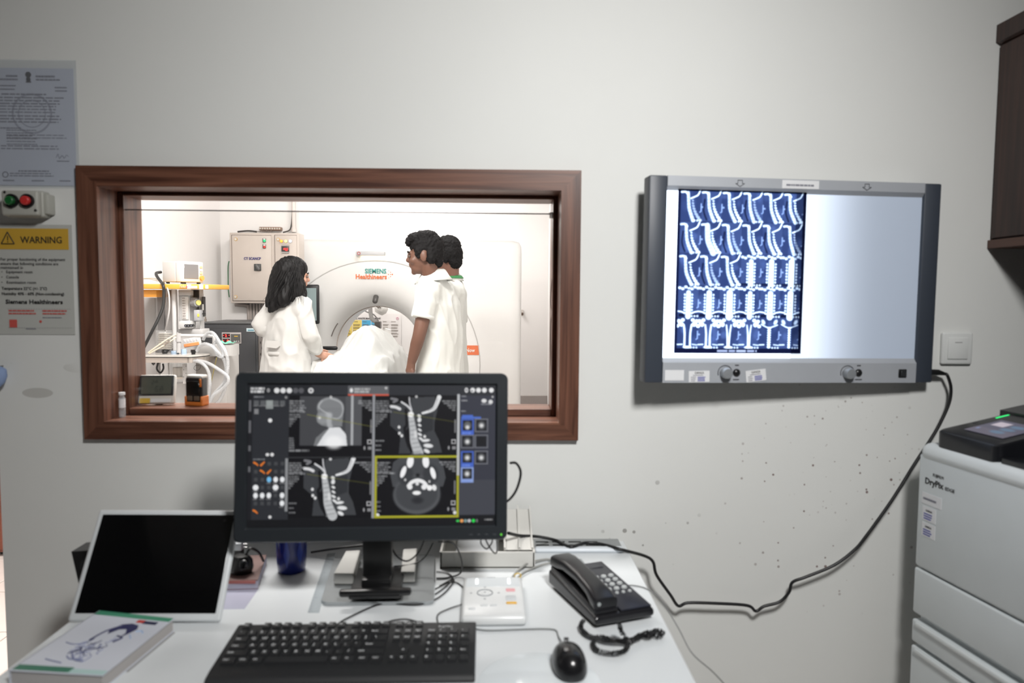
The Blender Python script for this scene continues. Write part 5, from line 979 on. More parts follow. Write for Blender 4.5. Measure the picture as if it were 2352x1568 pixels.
cable('tangled_cable', 'black cable running from the plate corner to the control box', [dz_(1000, 1352, .006), dz_(1030, 1338, .006), dz_(1050, 1338), dz_(1068, 1352, .004)], 0.0016, CORD)
cable('hanging_cable', 'thin black cable hanging in a loop under the monitor corner', [at_y(1106, 1230, -0.38), at_y(1105, 1248, -0.37), at_y(1118, 1260, -0.37), at_y(1130, 1245, -0.37), at_y(1130, 1230, -0.38)], 0.0016, CORD)
cable('hanging_cable', 'thin black cable dangling to a point under the monitor corner', [at_y(1112, 1230, -0.385), at_y(1122, 1252, -0.385), at_y(1136, 1270, -0.385), at_y(1142, 1262, -0.385), at_y(1140, 1228, -0.385)], 0.0016, CORD)
cable('flat_cable', 'black cable lying across the desk behind the tumbler', [dz_(715, 1268, .01), dz_(780, 1258, .03), dz_(850, 1250, .04)], 0.003, CORD)
g1 = tag((lambda m: (m.tube([dz_(1168, 1344, .004), dz_(1182, 1318, .01), dz_(1212, 1294, .012), dz_(1255, 1284, .006), dz_(1285, 1289, .004)], 0.0026, 8), m.build('grey_cable', M('pale_grey_cable', (150, 150, 146), 0.5)))[1])(MB()), 'upper of two grey cables from the desk grommet to the control box', 'cable')
g2 = tag((lambda m: (m.tube([dz_(1176, 1342, .004), dz_(1200, 1316, .006), dz_(1235, 1300, .006), dz_(1262, 1293, .004), dz_(1288, 1290, .003)], 0.0022, 8), m.build('grey_cable', M('pale_grey_cable', (150, 150, 146), 0.5)))[1])(MB()), 'lower of two grey cables from the desk grommet to the control box', 'cable')
c = dz_(1189, 1322, .008); mb = MB(); mb.tube([c + Vector((0.008 * math.cos(t), 0.002 * math.cos(t), 0.006 * math.sin(t))) for t in [2 * math.pi * k / 10 for k in range(10)]], 0.0013, 6, 2, True); tag(mb.build('cable_tie', M('tie_yellow', (214, 180, 70), 0.5)), 'yellow tie around the two grey cables', 'cable tie')

# ================================================================== film printer on the right
ang = math.radians(-82.5); pc = at_y(2112, 1016, -0.13)
pr = thing('film_printer', 'tall light grey medical film printer with black touch panel on top', 'printer', (pc.x, -0.13, 0), (0, 0, ang))
PG = M('printer_grey', (214, 220, 222), 0.42, bump=0.02); PT = 1.04; PL, PD = 0.66, 0.52
bx('body', PG, pr, 0.004, PL, 0.018, PD, 0.02, PT - 0.012, 0.01, 3, world=False)
mb = MB(); mb.rbox(0, PL, -0.004, PD, PT - 0.05, PT, 0.024, 4); mb.build('top_cover', M('printer_white', (226, 231, 232), 0.4), pr, world=False)
bx('front_panel', PG, pr, 0.0, PL, 0.0, 0.03, 0.716, PT - 0.030, 0.008, 3, world=False)
bx('front_panel', PG, pr, 0.0, PL, 0.0, 0.03, 0.592, 0.712, 0.006, 3, world=False)
for z0, z1 in ((0.515, 0.575), (0.30, 0.505), (0.03, 0.29)):
    d = bx('drawer', PG, pr, 0.0, PL, 0.0, 0.03, z0, z1, 0.006, 3, world=False); bx('grip_lip', M('printer_white', (226, 231, 232), 0.4), d, 0.02, PL - 0.02, -0.007, 0.005, z1 - 0.014, z1 - 0.002, 0.003, 2, world=False)
pn = MB()
def pnl(u, v, d): return Vector((d, u, v))
X0_, X1_ = 0.045, 0.235
lo = [(X0_, 0.012), (X1_, 0.012), (X1_, 0.20), (X0_, 0.20)]
mb = MB()
poly = rounded_poly([(X0_, 0.008), (X1_, 0.008), (X1_, 0.20), (X0_ + 0.01, 0.20)], 0.02, 5)
def ptop(x, y): return PT + 0.038 + 0.20 * max(0, y - 0.008)
low = [Vector((x, y, PT - 0.004)) for x, y in poly]; up = [Vector((x, y, ptop(x, y) - 0.004)) for x, y in poly]; cx_, cy_ = (X0_ + X1_) / 2, 0.1
up2 = [Vector((cx_ + (x - cx_) * 0.965, cy_ + (y - cy_) * 0.965, ptop(x, y))) for x, y in poly]
mb.loops([low, up, up2], cap1=True); mb.build('touch_panel', M('panel_black', (24, 25, 29), 0.3), pr, world=False)
SM = Matrix.Translation((0.092, 0.045, PT + 0.0388 + 0.0075)) @ Matrix.Rotation(math.atan(0.20), 4, 'X')
cvp = Canvas(120, 96, (84, 82, 100)); cvp.rect(14, 12, 52, 40, (196, 186, 196)); cvp.rect(0, 60, 120, 96, (104, 98, 112), 0.6)
for x, y in ((80, 26), (76, 48), (72, 70)): cvp.disk(x, y, 20, 9, (92, 124, 152), 0.8, 4)
cvp.disk(14, 70, 4, 5, (130, 150, 190)); cvp.blur(2)
sc2 = raster('panel_screen', cvp.a, attr_mat('panel_light', 'emit', 0.85), pr, SM @ Matrix.Translation((0, 0, 0.0012)), 0.115, 0.105)
mb = MB(); mb.rbox(0.064, 0.070, 0.155, 0.192, 0.0, 0.0022, 0.001, 1, Matrix.Translation((0, 0, 0)) ); mb.v = [(v[0], v[1], v[2] + ptop(0, v[1]) - 0.0006) for v in mb.v]; mb.build('status_light', M('status_green', (40, 214, 110), 0.3, emis=1.2), pr, world=False)
mb = MB(); mb.rbox(0.06, 0.066, 0.095, 0.108, 0, 0.0016, 0.0005, 1); mb.v = [(v[0], v[1], v[2] + ptop(0, v[1]) - 0.0006) for v in mb.v]; mb.build('power_key', M('dark_grey_plastic', (44, 46, 48), 0.35), pr, world=False)
mb = MB(); mb.prism([(0.2, PT - 0.004), (0.2, PT + 0.082), (0.30, PT + 0.10), (PD - 0.01, PT + 0.10), (PD - 0.01, PT - 0.004)], 0.03, PL - 0.03, pnl); o = mb.build('film_tray', M('panel_black', (24, 25, 29), 0.3), pr, world=False)
mb = MB(); mb.rbox(0.24, PL - 0.03, 0.012, 0.21, PT - 0.004, PT + 0.012, 0.004, 2); mb.build('output_bed', M('panel_black', (24, 25, 29), 0.3), pr, world=False)
mb = MB(); mb.rbox(0.29, 0.30, 0.04, 0.10, PT + 0.010, PT + 0.02, 0.003, 2); mb.build('film_guide', M('dark_grey_plastic', (44, 46, 48), 0.35), pr, world=False)
text('maker_logo', 'FUJIFILM', M('grey_print', (74, 74, 74), 0.6), pr, wall_mtx(0.052, -0.0006, 0.962), 0.011, 0.035)
text('model_logo', 'DryPix', BK, pr, wall_mtx(0.026, -0.0006, 0.938), 0.022, 0.062, 0.02); text('model_logo', 'EDGE', BK, pr, wall_mtx(0.094, -0.0006, 0.9385), 0.012, 0.030)
lb = bx('strip_label', LBL, pr, 0.018, 0.085, -0.001, 0.001, 0.886, 0.914, world=False); mb = MB(); bars(mb, 0.024, 0.902, 0.052, 1, 0.01, 0.005, -0.0016, random.Random(4)); mb.build('label_print', INKF, lb, world=False)
for z in (0.846, 0.805):
    s = bx('sticker', LBL, pr, 0.022, 0.068, -0.001, 0.001, z - 0.002, z + 0.033, world=False); text('sticker_name', 'GANGA', BK, s, wall_mtx(0.034, -0.0014, z + 0.022), 0.007, 0.022, depth=0.0004)
    mb = MB(); bars(mb, 0.028, z + 0.017, 0.03, 3, 0.006, 0.003, -0.0016, random.Random(int(z * 100))); mb.build('handwriting', M('blue_ink', (92, 96, 170), 0.6), s, world=False)
# ================================================================== SCAN ROOM
# ---- CT gantry
GX, GZ, GF = -1.0, 0.94, 3.82
gan = thing('ct_scanner', 'large white ring-shaped CT scanner gantry in the scan room', 'CT scanner', (GX, GF + 0.4, 0))
GW = M('gantry_white', (245, 244, 242), 0.35, var=0.01)
NA = 224
def circ(r, y, cx=GX, cz=GZ): return [Vector((cx + r * math.cos(t), y, cz + r * math.sin(t))) for t in [2 * math.pi * k / NA for k in range(NA)]]
def outl(s, y):
    out = []
    for k in range(NA):
        t = 2 * math.pi * k / NA; c, sn = math.cos(t), math.sin(t); a = 1.19 * s; b = (0.895 if sn > 0 else 0.93) * s; n = 40
        r = (abs(c / a) ** n + abs(sn / b) ** n) ** (-1 / n); out.append(Vector((GX + r * c, y, max(0.012, GZ + r * sn))))
    return out
def mixl(a, b, t, y): return [Vector((p.x * (1 - t) + q.x * t, y, p.z * (1 - t) + q.z * t)) for p, q in zip(a, b)]
base = circ(0.60, GF); ol = outl(0.972, GF + 0.010)
mb = MB(); mb.loops([circ(0.36, 4.55), circ(0.36, 4.12), circ(0.365, 4.05), circ(0.385, 3.97), circ(0.42, 3.90), circ(0.47, 3.855), circ(0.53, 3.83), base, mixl(base, ol, 0.5, GF), mixl(base, ol, 0.9, GF + 0.003), ol, outl(0.992, GF + 0.03), outl(1.0, GF + 0.07), outl(1.0, 4.5), outl(0.97, 4.55), circ(0.36, 4.55)]); mb.build('gantry_housing', GW, gan, sharp=50)
mb = MB(); mb.tube([(GX + 0.03 + 0.83 * math.cos(t), GF - 0.0005, 0.835 + 0.83 * math.sin(t)) for t in [2 * math.pi * k / 72 for k in range(72)]], 0.0045, 6, 0, True); mb.build('cover_seam', M('seam_grey', (206, 204, 202), 0.5), gan)
def slabpx(name, mat, parent, x0, y0, x1, y1, yw, th, r=0.0, seg=2):
    a, b = at_y(x0, y0, yw), at_y(x1, y1, yw); return bx(name, mat, parent, a.x, b.x, yw, yw + th, b.z, a.z, r, seg)
lt = slabpx('light_bar', M('bar_grey', (206, 206, 208), 0.4), gan, 817, 577, 883, 587, 3.765, 0.06, 0.006)
slabpx('glow_strip', M('warm_glow', (255, 236, 200), 0.4, emis=3.0), lt, 828, 589, 886, 594, 3.79, 0.03, 0.004)
c = at_y(824, 581.5, 3.762); mb = MB(); mb.tube([c + Vector((0.011 * math.cos(t), 0, 0.011 * math.sin(t))) for t in [2 * math.pi * k / 14 for k in range(14)]], 0.0022, 6, 2, True); mb.build('emergency_ring', M('ring_red', (206, 92, 88), 0.5), lt)
TEAL = M('logo_teal', (60, 160, 150), 0.5); ORG = M('logo_orange', (238, 120, 60), 0.5)
def gtext(s, px, py, wpx, size, mat, bold=0.0, parent=gan, yw=GF - 0.003, nm='logo_text'):
    p = at_y(px, py, yw); q = at_y(px + wpx, py, yw); off = Vector((0, 0, 0)); o = parent
    while o is not None: off += o.location; o = o.parent
    return text(nm, s, mat, parent, wall_mtx(p.x - off.x, p.y - off.y, p.z - off.z), size, q.x - p.x, bold, depth=0.003)
gtext('SIEMENS', 838, 627.5, 49, 0.052, TEAL, 0.02); gtext('Healthineers', 816.5, 640, 71, 0.052, ORG, 0.02)
for dx_, dy_, s in ((0, 0, 1), (5, -5, .8), (5, 5, .8), (9, 0, 1.3), (-4, -2, .6), (-4, 4, .6), (1, -8, .6), (1, 8, .6), (5, 0, .9)):
    c = at_y(892 + dx_, 630 + dy_, GF - 0.002); mb = MB(); mb.cyl(c, c + Vector((0, 0.003, 0)), 0.0042 * s, n=8); mb.build('logo_dot', ORG, gan)
ob = slabpx('name_badge', M('badge_orange', (240, 128, 84), 0.5), gan, 1054, 793, 1100, 815, GF - 0.004, 0.006)
gtext('go.Now', 1058, 808, 33, 0.042, M('badge_white', (250, 246, 240), 0.5), 0.02, ob, GF - 0.006)
tbk = slabpx('gantry_tablet', M('tablet_black', (34, 35, 37), 0.35), gan, 690, 653, 733, 744, 3.66, 0.03, 0.012, 3)
ts = slabpx('tablet_screen', M('tablet_screen_grey', (128, 142, 142), 0.3, emis=0.35, ecol=(150, 166, 166)), tbk, 692, 661, 727, 736, 3.655, 0.006)
slabpx('screen_notice', M('notice_white', (226, 228, 226), 0.4, emis=0.4), tbk, 694, 695, 714, 701, 3.652, 0.003)
slabpx('tablet_mount', M('tablet_black', (34, 35, 37), 0.35), tbk, 702, 690, 718, 710, 3.688, 0.135)
slabpx('tablet_keys', M('grey_button', (104, 92, 80), 0.3), tbk, 712, 738, 718, 743, 3.654, 0.006)
c0 = at_y(858, 682, 3.86); a, b = at_y(855, 678, 3.83), at_y(867, 696, 3.83)
mb = MB(); m = Matrix.Translation(((a.x + b.x) / 2, 3.858, (a.z + b.z) / 2)) @ Matrix.Rotation(math.radians(-32), 4, 'X') @ Matrix.Rotation(math.radians(6), 4, 'Y'); mb.rbox(-0.021, 0.021, -0.02, 0.02, -0.038, 0.038, 0.018, 3, m); mb.build('laser_window', M('laser_dark', (84, 82, 80), 0.3), gan)
mb = MB(); a, b = at_y(738, 795, 3.80), at_y(775, 804, 3.80); mb.rbox(a.x, b.x, 3.79, 3.83, b.z, a.z, 0.014, 3); mb.build('control_pad', M('pad_black', (38, 38, 40), 0.35), gan)
mb = MB(); mb.tube([Vector((GX + 0.357 * math.cos(t), 4.15, GZ + 0.357 * math.sin(t))) for t in [2 * math.pi * k / 64 for k in range(64)]], 0.004, 6, 0, True); mb.build('bore_ring', M('bore_ring_brown', (206, 192, 182), 0.5), gan)
mb = MB(); mb.tube([Vector((GX + 0.384 * math.cos(t), 3.985, GZ + 0.384 * math.sin(t))) for t in [math.radians(145 + 1.2 * k) for k in range(16)]], 0.009, 6, 0); mb.build('bore_slot', M('bore_slot_grey', (120, 112, 108), 0.5), gan)

# ---- couch and sheet
CXC = -0.965
cou = thing('scanner_couch', 'white patient couch leading into the scanner ring', 'couch', (CXC, 3.0, 0))
bx('table_top', M('couch_white', (232, 232, 230), 0.4), cou, CXC - 0.235, CXC + 0.235, 2.30, 4.45, 0.79, 0.83, 0.012, 3); bx('mattress', M('mattress_white', (228, 228, 224), 0.6), cou, CXC - 0.215, CXC + 0.215, 2.33, 4.3, 0.83, 0.862, 0.012, 3)
bx('pedestal', M('couch_grey', (205, 204, 202), 0.5), cou, CXC - 0.2, CXC + 0.2, 2.75, 3.65, 0.06, 0.79, 0.03, 3); bx('couch_foot', M('couch_grey', (205, 204, 202), 0.5), cou, CXC - 0.26, CXC + 0.26, 2.6, 3.7, 0.0, 0.07, 0.02, 2)
for s in (-1, 1): mb = MB(); mb.tube([(CXC + 0.245 * s, 2.5, 0.815), (CXC + 0.245 * s, 3.5, 0.815)], 0.009, 8, 0); mb.build('side_rail', M('rail_dark', (70, 70, 72), 0.35), cou)
SHEET = M('sheet_cotton', (212, 213, 210), 0.85, bump=0.06, bscale=500, sheen=0.2)
NX, NY = 120, 170
sh = thing('patient_sheet', 'rumpled white cotton sheets mounded over the patient on the couch', 'sheet', (CXC, 3.0, 0.863))
def ridge(x, y, f, seed): return 1 - abs(noise.noise(Vector((x * f, y * f, seed))))
def sheet_z(x, y):
    u, v = x - CXC, y
    body = 0.285 * math.exp(-(abs((u - 0.055 - 0.10 * (v - 3.0)) / (0.205 if u < 0.055 else 0.165)) ** 2.1) - abs((v - 3.20) / 0.46) ** 3.0)
    knees = 0.07 * math.exp(-((u + 0.05) / 0.2) ** 2 - ((v - 2.75) / 0.2) ** 2)
    bunch = 0.075 * math.exp(-((u - 0.13) / 0.12) ** 2 - ((v - 2.86) / 0.16) ** 2) + 0.03 * math.exp(-((u + 0.2) / 0.09) ** 2 - ((v - 2.85) / 0.25) ** 2)
    e = max(0.0, abs(u) - 0.235); drop = -min(0.26, 1.9 * e)
    w = 0.35 + 0.65 * min(1, abs(v - 3.3) / 0.5)
    dvv = (x * 0.75 + y * 0.66); dww = (-x * 0.66 + y * 0.75)
    folds = 0.10 * (ridge(dvv * 1.0, dww * 0.35, 5.5, 1.3) - 0.75) + 0.065 * (ridge(-dww + x, dvv * 0.5, 8, 4.1) - 0.75) + 0.014 * (ridge(x, y, 17, 7.7) - 0.7)
    return 0.872 + max(body, knees * 0.9, 0.0) + bunch + drop + folds * w
vs, fs = [], []
for j in range(NY):
    for i in range(NX):
        u = -0.36 + 0.72 * i / (NX - 1); v = 2.42 + 1.5 * j / (NY - 1); x = CXC + u; z = sheet_z(x, v)
        xx = x
        if abs(u) > 0.245: xx = CXC + math.copysign(0.25 + (abs(u) - 0.245) * 0.35, u) + 0.012 * math.sin(v * 24)
        fl_ = 0.864 if abs(u) < 0.25 else 0.60; vs.append((xx, v, max(z, fl_)))
fs = [(j * NX + i, j * NX + i + 1, (j + 1) * NX + i + 1, (j + 1) * NX + i) for j in range(NY - 1) for i in range(NX - 1)]
mb = MB(); mb.add(vs, fs, True); o = mb.build('cloth', SHEET, sh, sharp=180); sd = o.modifiers.new('s', 'SOLIDIFY'); sd.thickness = 0.003; sd.offset = 1.0
c = at_y(790, 845, 2.6); mb = MB()
def onsh(px, py, y):
    p = at_y(px, py, y); return Vector((p.x, y, sheet_z(p.x, y) + 0.006))

# ---- behind the scanner: arm, waste poster
arm = thing('injector_arm', 'grey jointed arm with white injector head seen through the scanner ring', 'injector arm', (-1.2, 4.95, 1.2))
P9 = lambda px, py: at_y(px, py, 4.95)
mb = MB(); t0 = P9(851, 690); mb.tube([Vector((t0.x, 5.66, 1.62)), Vector((t0.x, 5.2, 1.62)), Vector((t0.x, 4.98, 1.58)), t0, P9(851, 715), P9(855, 733), P9(868, 741)], 0.02, 10, 5); mb.build('arm_tube', M('arm_grey', (176, 174, 172), 0.45), arm)
mb = MB(); h = P9(876, 708); mb.lathe([(0, 0.05), (0.05, 0.045), (0.075, 0.02), (0.078, -0.02), (0.05, -0.055), (0, -0.06)], 20, Matrix.Translation(h) @ Matrix.Rotation(0.5, 4, 'Y') @ Matrix.Scale(0.8, 4, (1, 0, 0))); hd = mb.build('injector_head', M('injector_white', (226, 224, 220), 0.4), arm)
for k in range(4): mb = MB(); c = P9(869 + 2.5 * k, 704 + 2 * (k % 2)); mb.cyl(c + Vector((0, -0.082, 0)), c + Vector((0, -0.07, 0)), 0.006, n=8); mb.build('head_button', M('grey_button', (104, 92, 80), 0.3), hd)
mb = MB(); mb.tube([P9(845, 704), P9(836, 710), P9(842, 716), P9(858, 722), P9(868, 735), P9(869, 742)], 0.006, 6); mb.build('cable', M('arm_cable', (150, 148, 146), 0.5), arm)
mb = MB(); a, b = P9(862, 738), P9(875, 755); mb.rbox(a.x, b.x, 4.90, 5.0, b.z, a.z, 0.008, 2); mb.build('joint_block', M('joint_dark', (92, 88, 86), 0.4), arm)
mb = MB(); c = P9(888, 763); mb.lathe([(0.0, 0.04), (0.03, 0.035), (0.045, 0.0), (0.06, -0.015), (0.055, -0.03), (0, -0.035)], 18, Matrix.Translation(c) @ Matrix.Rotation(0.35, 4, 'Y')); mb.build('lower_cup', M('injector_white', (226, 224, 220), 0.4), arm)
po = thing('waste_poster', 'colour-coded waste management poster on the wall behind the scanner', 'poster', tuple(at_y(850, 790, 5.66)))
YP = 5.655
slabpx('sheet', M('poster_white', (238, 234, 232), 0.6), po, 776, 720, 921, 800, YP, 0.004)
gtext('BIO-MEDICAL WASTE MANAGEMENT', 790, 732.5, 84, 0.024, M('poster_ink', (70, 66, 70), 0.6), 0.015, po, YP - 0.003, 'poster_title')
for k, (x0, x1, rgb, l) in enumerate(((778, 787, (222, 80, 72), 'Red'), (787, 809, (240, 214, 110), 'Yellow'), (810, 831, (240, 216, 120), 'Yellow'), (831.5, 852, (86, 178, 222), 'Blue'), (853, 866, (84, 176, 220), 'Blue'), (878, 896, (232, 228, 226), ''), (897, 918, (232, 228, 226), ''))):
    cl = slabpx('colour_column', M('column_%d_%d_%d' % rgb, rgb, 0.6), po, x0, 735, x1, 798, YP - 0.002, 0.003); mb = MB(); a = at_y(x0 + 1.5, 738, YP - 0.003); wpx = at_y(x1 - 1.5, 738, YP - 0.003).x - a.x; rnd = random.Random(k)
    for r_ in range(6): bars(mb, a.x, a.z - 0.03 * r_, wpx * (0.6 if r_ == 0 else 0.9), 1 if r_ == 0 else 2, 0.010, 0.005, YP - 0.0036, rnd)
    mb.build('column_print', M('column_ink', (120, 108, 96), 0.6), cl)
c = at_y(913, 731, YP - 0.002); mb = MB(); mb.tube([c + Vector((0.011 * math.cos(t), 0, 0.011 * math.sin(t))) for t in [2 * math.pi * k / 12 for k in range(12)]], 0.003, 5, 2, True); mb.build('poster_seal', M('seal_pink', (206, 150, 168), 0.6), po)
hk = thing('wall_hook', 'small metal latch on the wall right of the scanner', 'latch', tuple(at_y(1199, 718, 5.6))); slabpx('plate', M('latch_white', (214, 208, 202), 0.5), hk, 1196.5, 711, 1201.5, 719, 5.655, 0.014); slabpx('bolt', M('latch_brown', (96, 76, 62), 0.4), hk, 1198, 718, 1202, 724, 5.64, 0.03)

# ---- control panel on the stub wall
CPY = 3.335
cp = thing('control_panel', 'beige electrical control panel with indicator lamps on the wall', 'control panel', tuple(at_y(612, 697, 3.40)))
CPB = M('panel_beige', (200, 189, 180), 0.45)
slabpx('cabinet_body', CPB, cp, 527, 534, 689, 697, CPY, 0.14, 0.004)
for x0, x1 in ((532, 624.5), (631, 682.5)):
    d = slabpx('panel_gap', M('gap_brown', (112, 98, 90), 0.6), cp, x0 - 0.8, 539.2, x1 + 0.8, 691.6, CPY - 0.001, 0.002); slabpx('door', CPB, cp, x0, 540, x1, 690.8, CPY - 0.010, 0.012, 0.003)
def p5(x, y, yw=CPY - 0.012): return at_y(500 + x / 6.03, 500 + y / 6.03, yw)
for x, y in ((250, 296), (838, 300), (248, 1094)):
    c = p5(x, y); mb = MB(); mb.cyl(c, c + Vector((0, 0.006, 0)), 0.0125, n=16); lk = mb.build('lock_ring', M('lock_amber', (214, 176, 110), 0.4), cp); mb = MB(); mb.cyl(c + Vector((0, -0.004, 0)), c + Vector((0, 0.004, 0)), 0.0085, n=14); mb.build('lock_core', M('lock_steel', (214, 210, 204), 0.3, 0.4), lk)
for y, col, em in ((316, (40, 190, 120), 0.8), (400, (206, 60, 56), 0.2)):
    a, b = p5(622, y - 34), p5(668, y + 26); mb = MB(); mb.rbox(a.x, b.x, CPY - 0.016, CPY - 0.008, b.z, a.z, 0.003, 2); bzz = mb.build('button_plate', M('plate_dark', (84, 84, 82), 0.4), cp); c = p5(645, y + 2, CPY - 0.024); mb = MB(); mb.cyl(c, c + Vector((0, 0.012, 0)), 0.0085, n=14); mb.build('push_button', M('panel_button_%d' % y, col, 0.3, emis=em), bzz)
    slabpx('button_label', M('label_paper', (225, 226, 228), 0.6), bzz, 500 + 630 / 6.03, 500 + (y - 30) / 6.03, 500 + 660 / 6.03, 500 + (y - 14) / 6.03, CPY - 0.018, 0.003)
for x, col, rgbn in ((876, (255, 140, 50), 'orange'), (938, (255, 216, 120), 'yellow'), (1000, (225, 230, 255), 'white')):
    c = p5(x, 322, CPY - 0.026); mb = MB(); mb.lathe([(0, 0.008), (0.008, 0.006), (0.011, 0)], 16, Matrix.Translation(c + Vector((0, 0.01, 0))) @ Matrix.Rotation(math.pi / 2, 4, 'X')); k = mb.build('indicator_lamp', M('lamp_' + rgbn, col, 0.3, emis=2.2), cp); k['label'] = rgbn + ' indicator lamp'; mb = MB(); mb.cyl(c + Vector((0, 0.010, 0)), c + Vector((0, 0.016, 0)), 0.012, n=16); mb.build('lamp_collar', M('collar_grey', (150, 140, 132), 0.5), k)
a, b = p5(884, 376), p5(990, 490); mb = MB(); mb.rbox(a.x, b.x, CPY - 0.018, CPY - 0.008, b.z, a.z, 0.003, 2); mt_ = mb.build('digital_meter', M('meter_dark', (60, 58, 58), 0.35), cp)
slabpx('meter_trim', M('meter_trim', (176, 172, 168), 0.4), mt_, 500 + 884 / 6.03, 500 + 470 / 6.03, 500 + 990 / 6.03, 500 + 486 / 6.03, CPY - 0.019, 0.003); slabpx('meter_trim', M('meter_trim', (176, 172, 168), 0.4), mt_, 500 + 884 / 6.03, 500 + 378 / 6.03, 500 + 990 / 6.03, 500 + 392 / 6.03, CPY - 0.019, 0.003)
gtext('412.5', 500 + 908 / 6.03, 500 + 446 / 6.03, 11, 0.022, M('led_red', (255, 60, 56), 0.4, emis=2.0), 0.01, mt_, CPY - 0.020, 'meter_digits'); gtext('415', 500 + 936 / 6.03, 500 + 458 / 6.03, 5, 0.010, M('led_red', (255, 60, 56), 0.4, emis=2.0), 0.01, mt_, CPY - 0.020, 'meter_digits')
gtext('CT SCANCP', 500 + 362 / 6.03, 500 + 580 / 6.03, 39, 0.026, M('panel_navy', (52, 48, 120), 0.5), 0.02, cp, CPY - 0.012, 'panel_title')
a, b = p5(507, 638), p5(602, 734); mb = MB(); mb.rbox(a.x, b.x, CPY - 0.022, CPY - 0.008, b.z, a.z, 0.003, 2); rs = mb.build('rotary_switch', M('switch_dark', (64, 66, 66), 0.4), cp)
c = p5(556, 686, CPY - 0.03); mb = MB(); m = Matrix.Translation(c) @ Matrix.Rotation(math.radians(-32), 4, 'Y'); mb.rbox(-0.008, 0.008, -0.012, 0.012, -0.022, 0.022, 0.004, 2, m); mb.cyl(c, c + Vector((0, 0.016, 0)), 0.016, n=18); mb.build('switch_handle', M('handle_grey', (96, 96, 96), 0.35), rs)
mb = MB(); mb.tube([at_y(526, 600, 3.42), at_y(524, 612, 3.40), at_y(524, 640, 3.39), at_y(524.5, 665, 3.40), at_y(526.5, 682, 3.42)], 0.004, 6); mb.build('earth_wire', M('wire_green', (66, 120, 84), 0.5), cp)
cb = thing('wiring_block', 'small terminal strip with loose wires on top of the control panel', 'terminal strip', tuple(at_y(620, 533, 3.43)))
a, b = at_y(596, 521, 3.44), at_y(646, 529, 3.44); mb = MB(); mb.rbox(a.x, b.x, 3.43, 3.475, b.z, a.z, 0.003, 1); mb.build('strip', M('terminal_brown', (150, 124, 108), 0.5), cb)
for k in range(9):
    u = a.x + (b.x - a.x) * (k + .5) / 9; mb = MB(); mb.cyl((u, 3.425, (a.z + b.z) / 2), (u, 3.435, (a.z + b.z) / 2), 0.006, n=8); mb.build('terminal', M('terminal_white', (214, 208, 200), 0.5), cb)
    if k < 6: mb = MB(); mb.tube([(u, 3.43, b.z + 0.004), (u + 0.008 * (-1) ** k, 3.42, b.z - 0.008), (u - 0.02, 3.42, at_y(600, 533, 3.43).z + 0.003)], 0.0022, 5); mb.build('wire', M('wire_brown', (120, 106, 98), 0.5), cb)
cable('panel_cable', 'black cable rising along the wall above the control panel', [at_y(546, 532, 3.45), at_y(570, 530, 3.44), at_y(590, 532, 3.45)], 0.006, M('cable_charcoal', (74, 70, 68), 0.5))
cable('riser_cable', 'dark cable bending up beside the white conduit above the panel', [at_y(650, 533.5, 3.44), at_y(664, 529, 3.44), at_y(669, 518, 3.45), at_y(671, 495, 3.45), at_y(672.5, 440, 3.45)], 0.005, M('cable_charcoal', (74, 70, 68), 0.5))
cd_ = thing('conduit', 'white plastic conduit rising from the control panel to the ceiling', 'conduit', tuple(at_y(675, 533, 3.45))); t0 = at_y(675, 533, 3.45)
mb = MB(); mb.cyl(t0, (t0.x, 3.45, 2.8), 0.014, n=14); mb.build('pipe', M('conduit_white', (222, 214, 208), 0.5), cd_); mb = MB(); mb.cyl(t0, t0 + Vector((0, 0, 0.03)), 0.019, n=14); mb.build('collar', M('conduit_white', (222, 214, 208), 0.5), cd_)
for k, px in enumerate((576, 583, 590, 597, 604)):
    t0 = at_y(px, 697, 3.45); mb = MB(); mb.cyl((t0.x, 3.45, t0.z), (t0.x, 3.45, 0.9), 0.0085, n=10); tag(mb.build('conduit', M('conduit_grey', (178, 168, 162), 0.5)), 'grey conduit below the control panel, %s from its left side' % ('first', 'second', 'third', 'fourth', 'fifth')[k], 'conduit', 'conduits below the control panel')
t0 = at_y(548, 700, 3.455); mb = MB(); mb.tube([(at_y(540, 699, 3.455).x, 3.455, t0.z), (t0.x, 3.455, t0.z), (at_y(566, 702, 3.455).x, 3.455, t0.z - 0.006), (at_y(571, 712, 3.455).x, 3.455, t0.z - 0.04), (at_y(571, 712, 3.455).x, 3.455, 0.9)], 0.013, 10, 5); tag(mb.build('elbow_conduit', M('conduit_grey', (178, 168, 162), 0.5)), 'thick bent conduit below the control panel', 'conduit')

# ---- dark cabinet (power conditioner)
KY0 = 2.97
dc = thing('dark_cabinet', 'dark grey metal floor cabinet with red digit display', 'cabinet', tuple(at_y(530, 800, KY0 + 0.2)[:2]) + (0.0,))
a, b = at_y(467, 743, KY0), at_y(591, 743, KY0); ztop = a.z
DG = M('cabinet_charcoal', (66, 67, 70), 0.4)
bx('body', DG, dc, a.x, b.x, KY0, KY0 + 0.42, 0.04, ztop, 0.004); bx('plinth', M('slot_black', (18, 18, 18), 0.8), dc, a.x + 0.01, b.x - 0.01, KY0 + 0.02, KY0 + 0.4, 0, 0.045)
bx('front_door', M('door_charcoal', (58, 59, 62), 0.4), dc, a.x + 0.018, b.x - 0.012, KY0 - 0.008, KY0 + 0.003, 0.08, ztop - 0.03, 0.004)
bx('top_plate', M('cabinet_top', (96, 97, 98), 0.4), dc, a.x - 0.004, b.x + 0.004, KY0 - 0.01, KY0 + 0.425, ztop, ztop + 0.012, 0.003)
ss = bx('perforated_side', M('perforated_steel', (150, 142, 138), 0.45, 0.3), dc, b.x + 0.001, b.x + 0.004, KY0 + 0.012, KY0 + 0.41, 0.05, ztop - 0.02)
mb = MB()
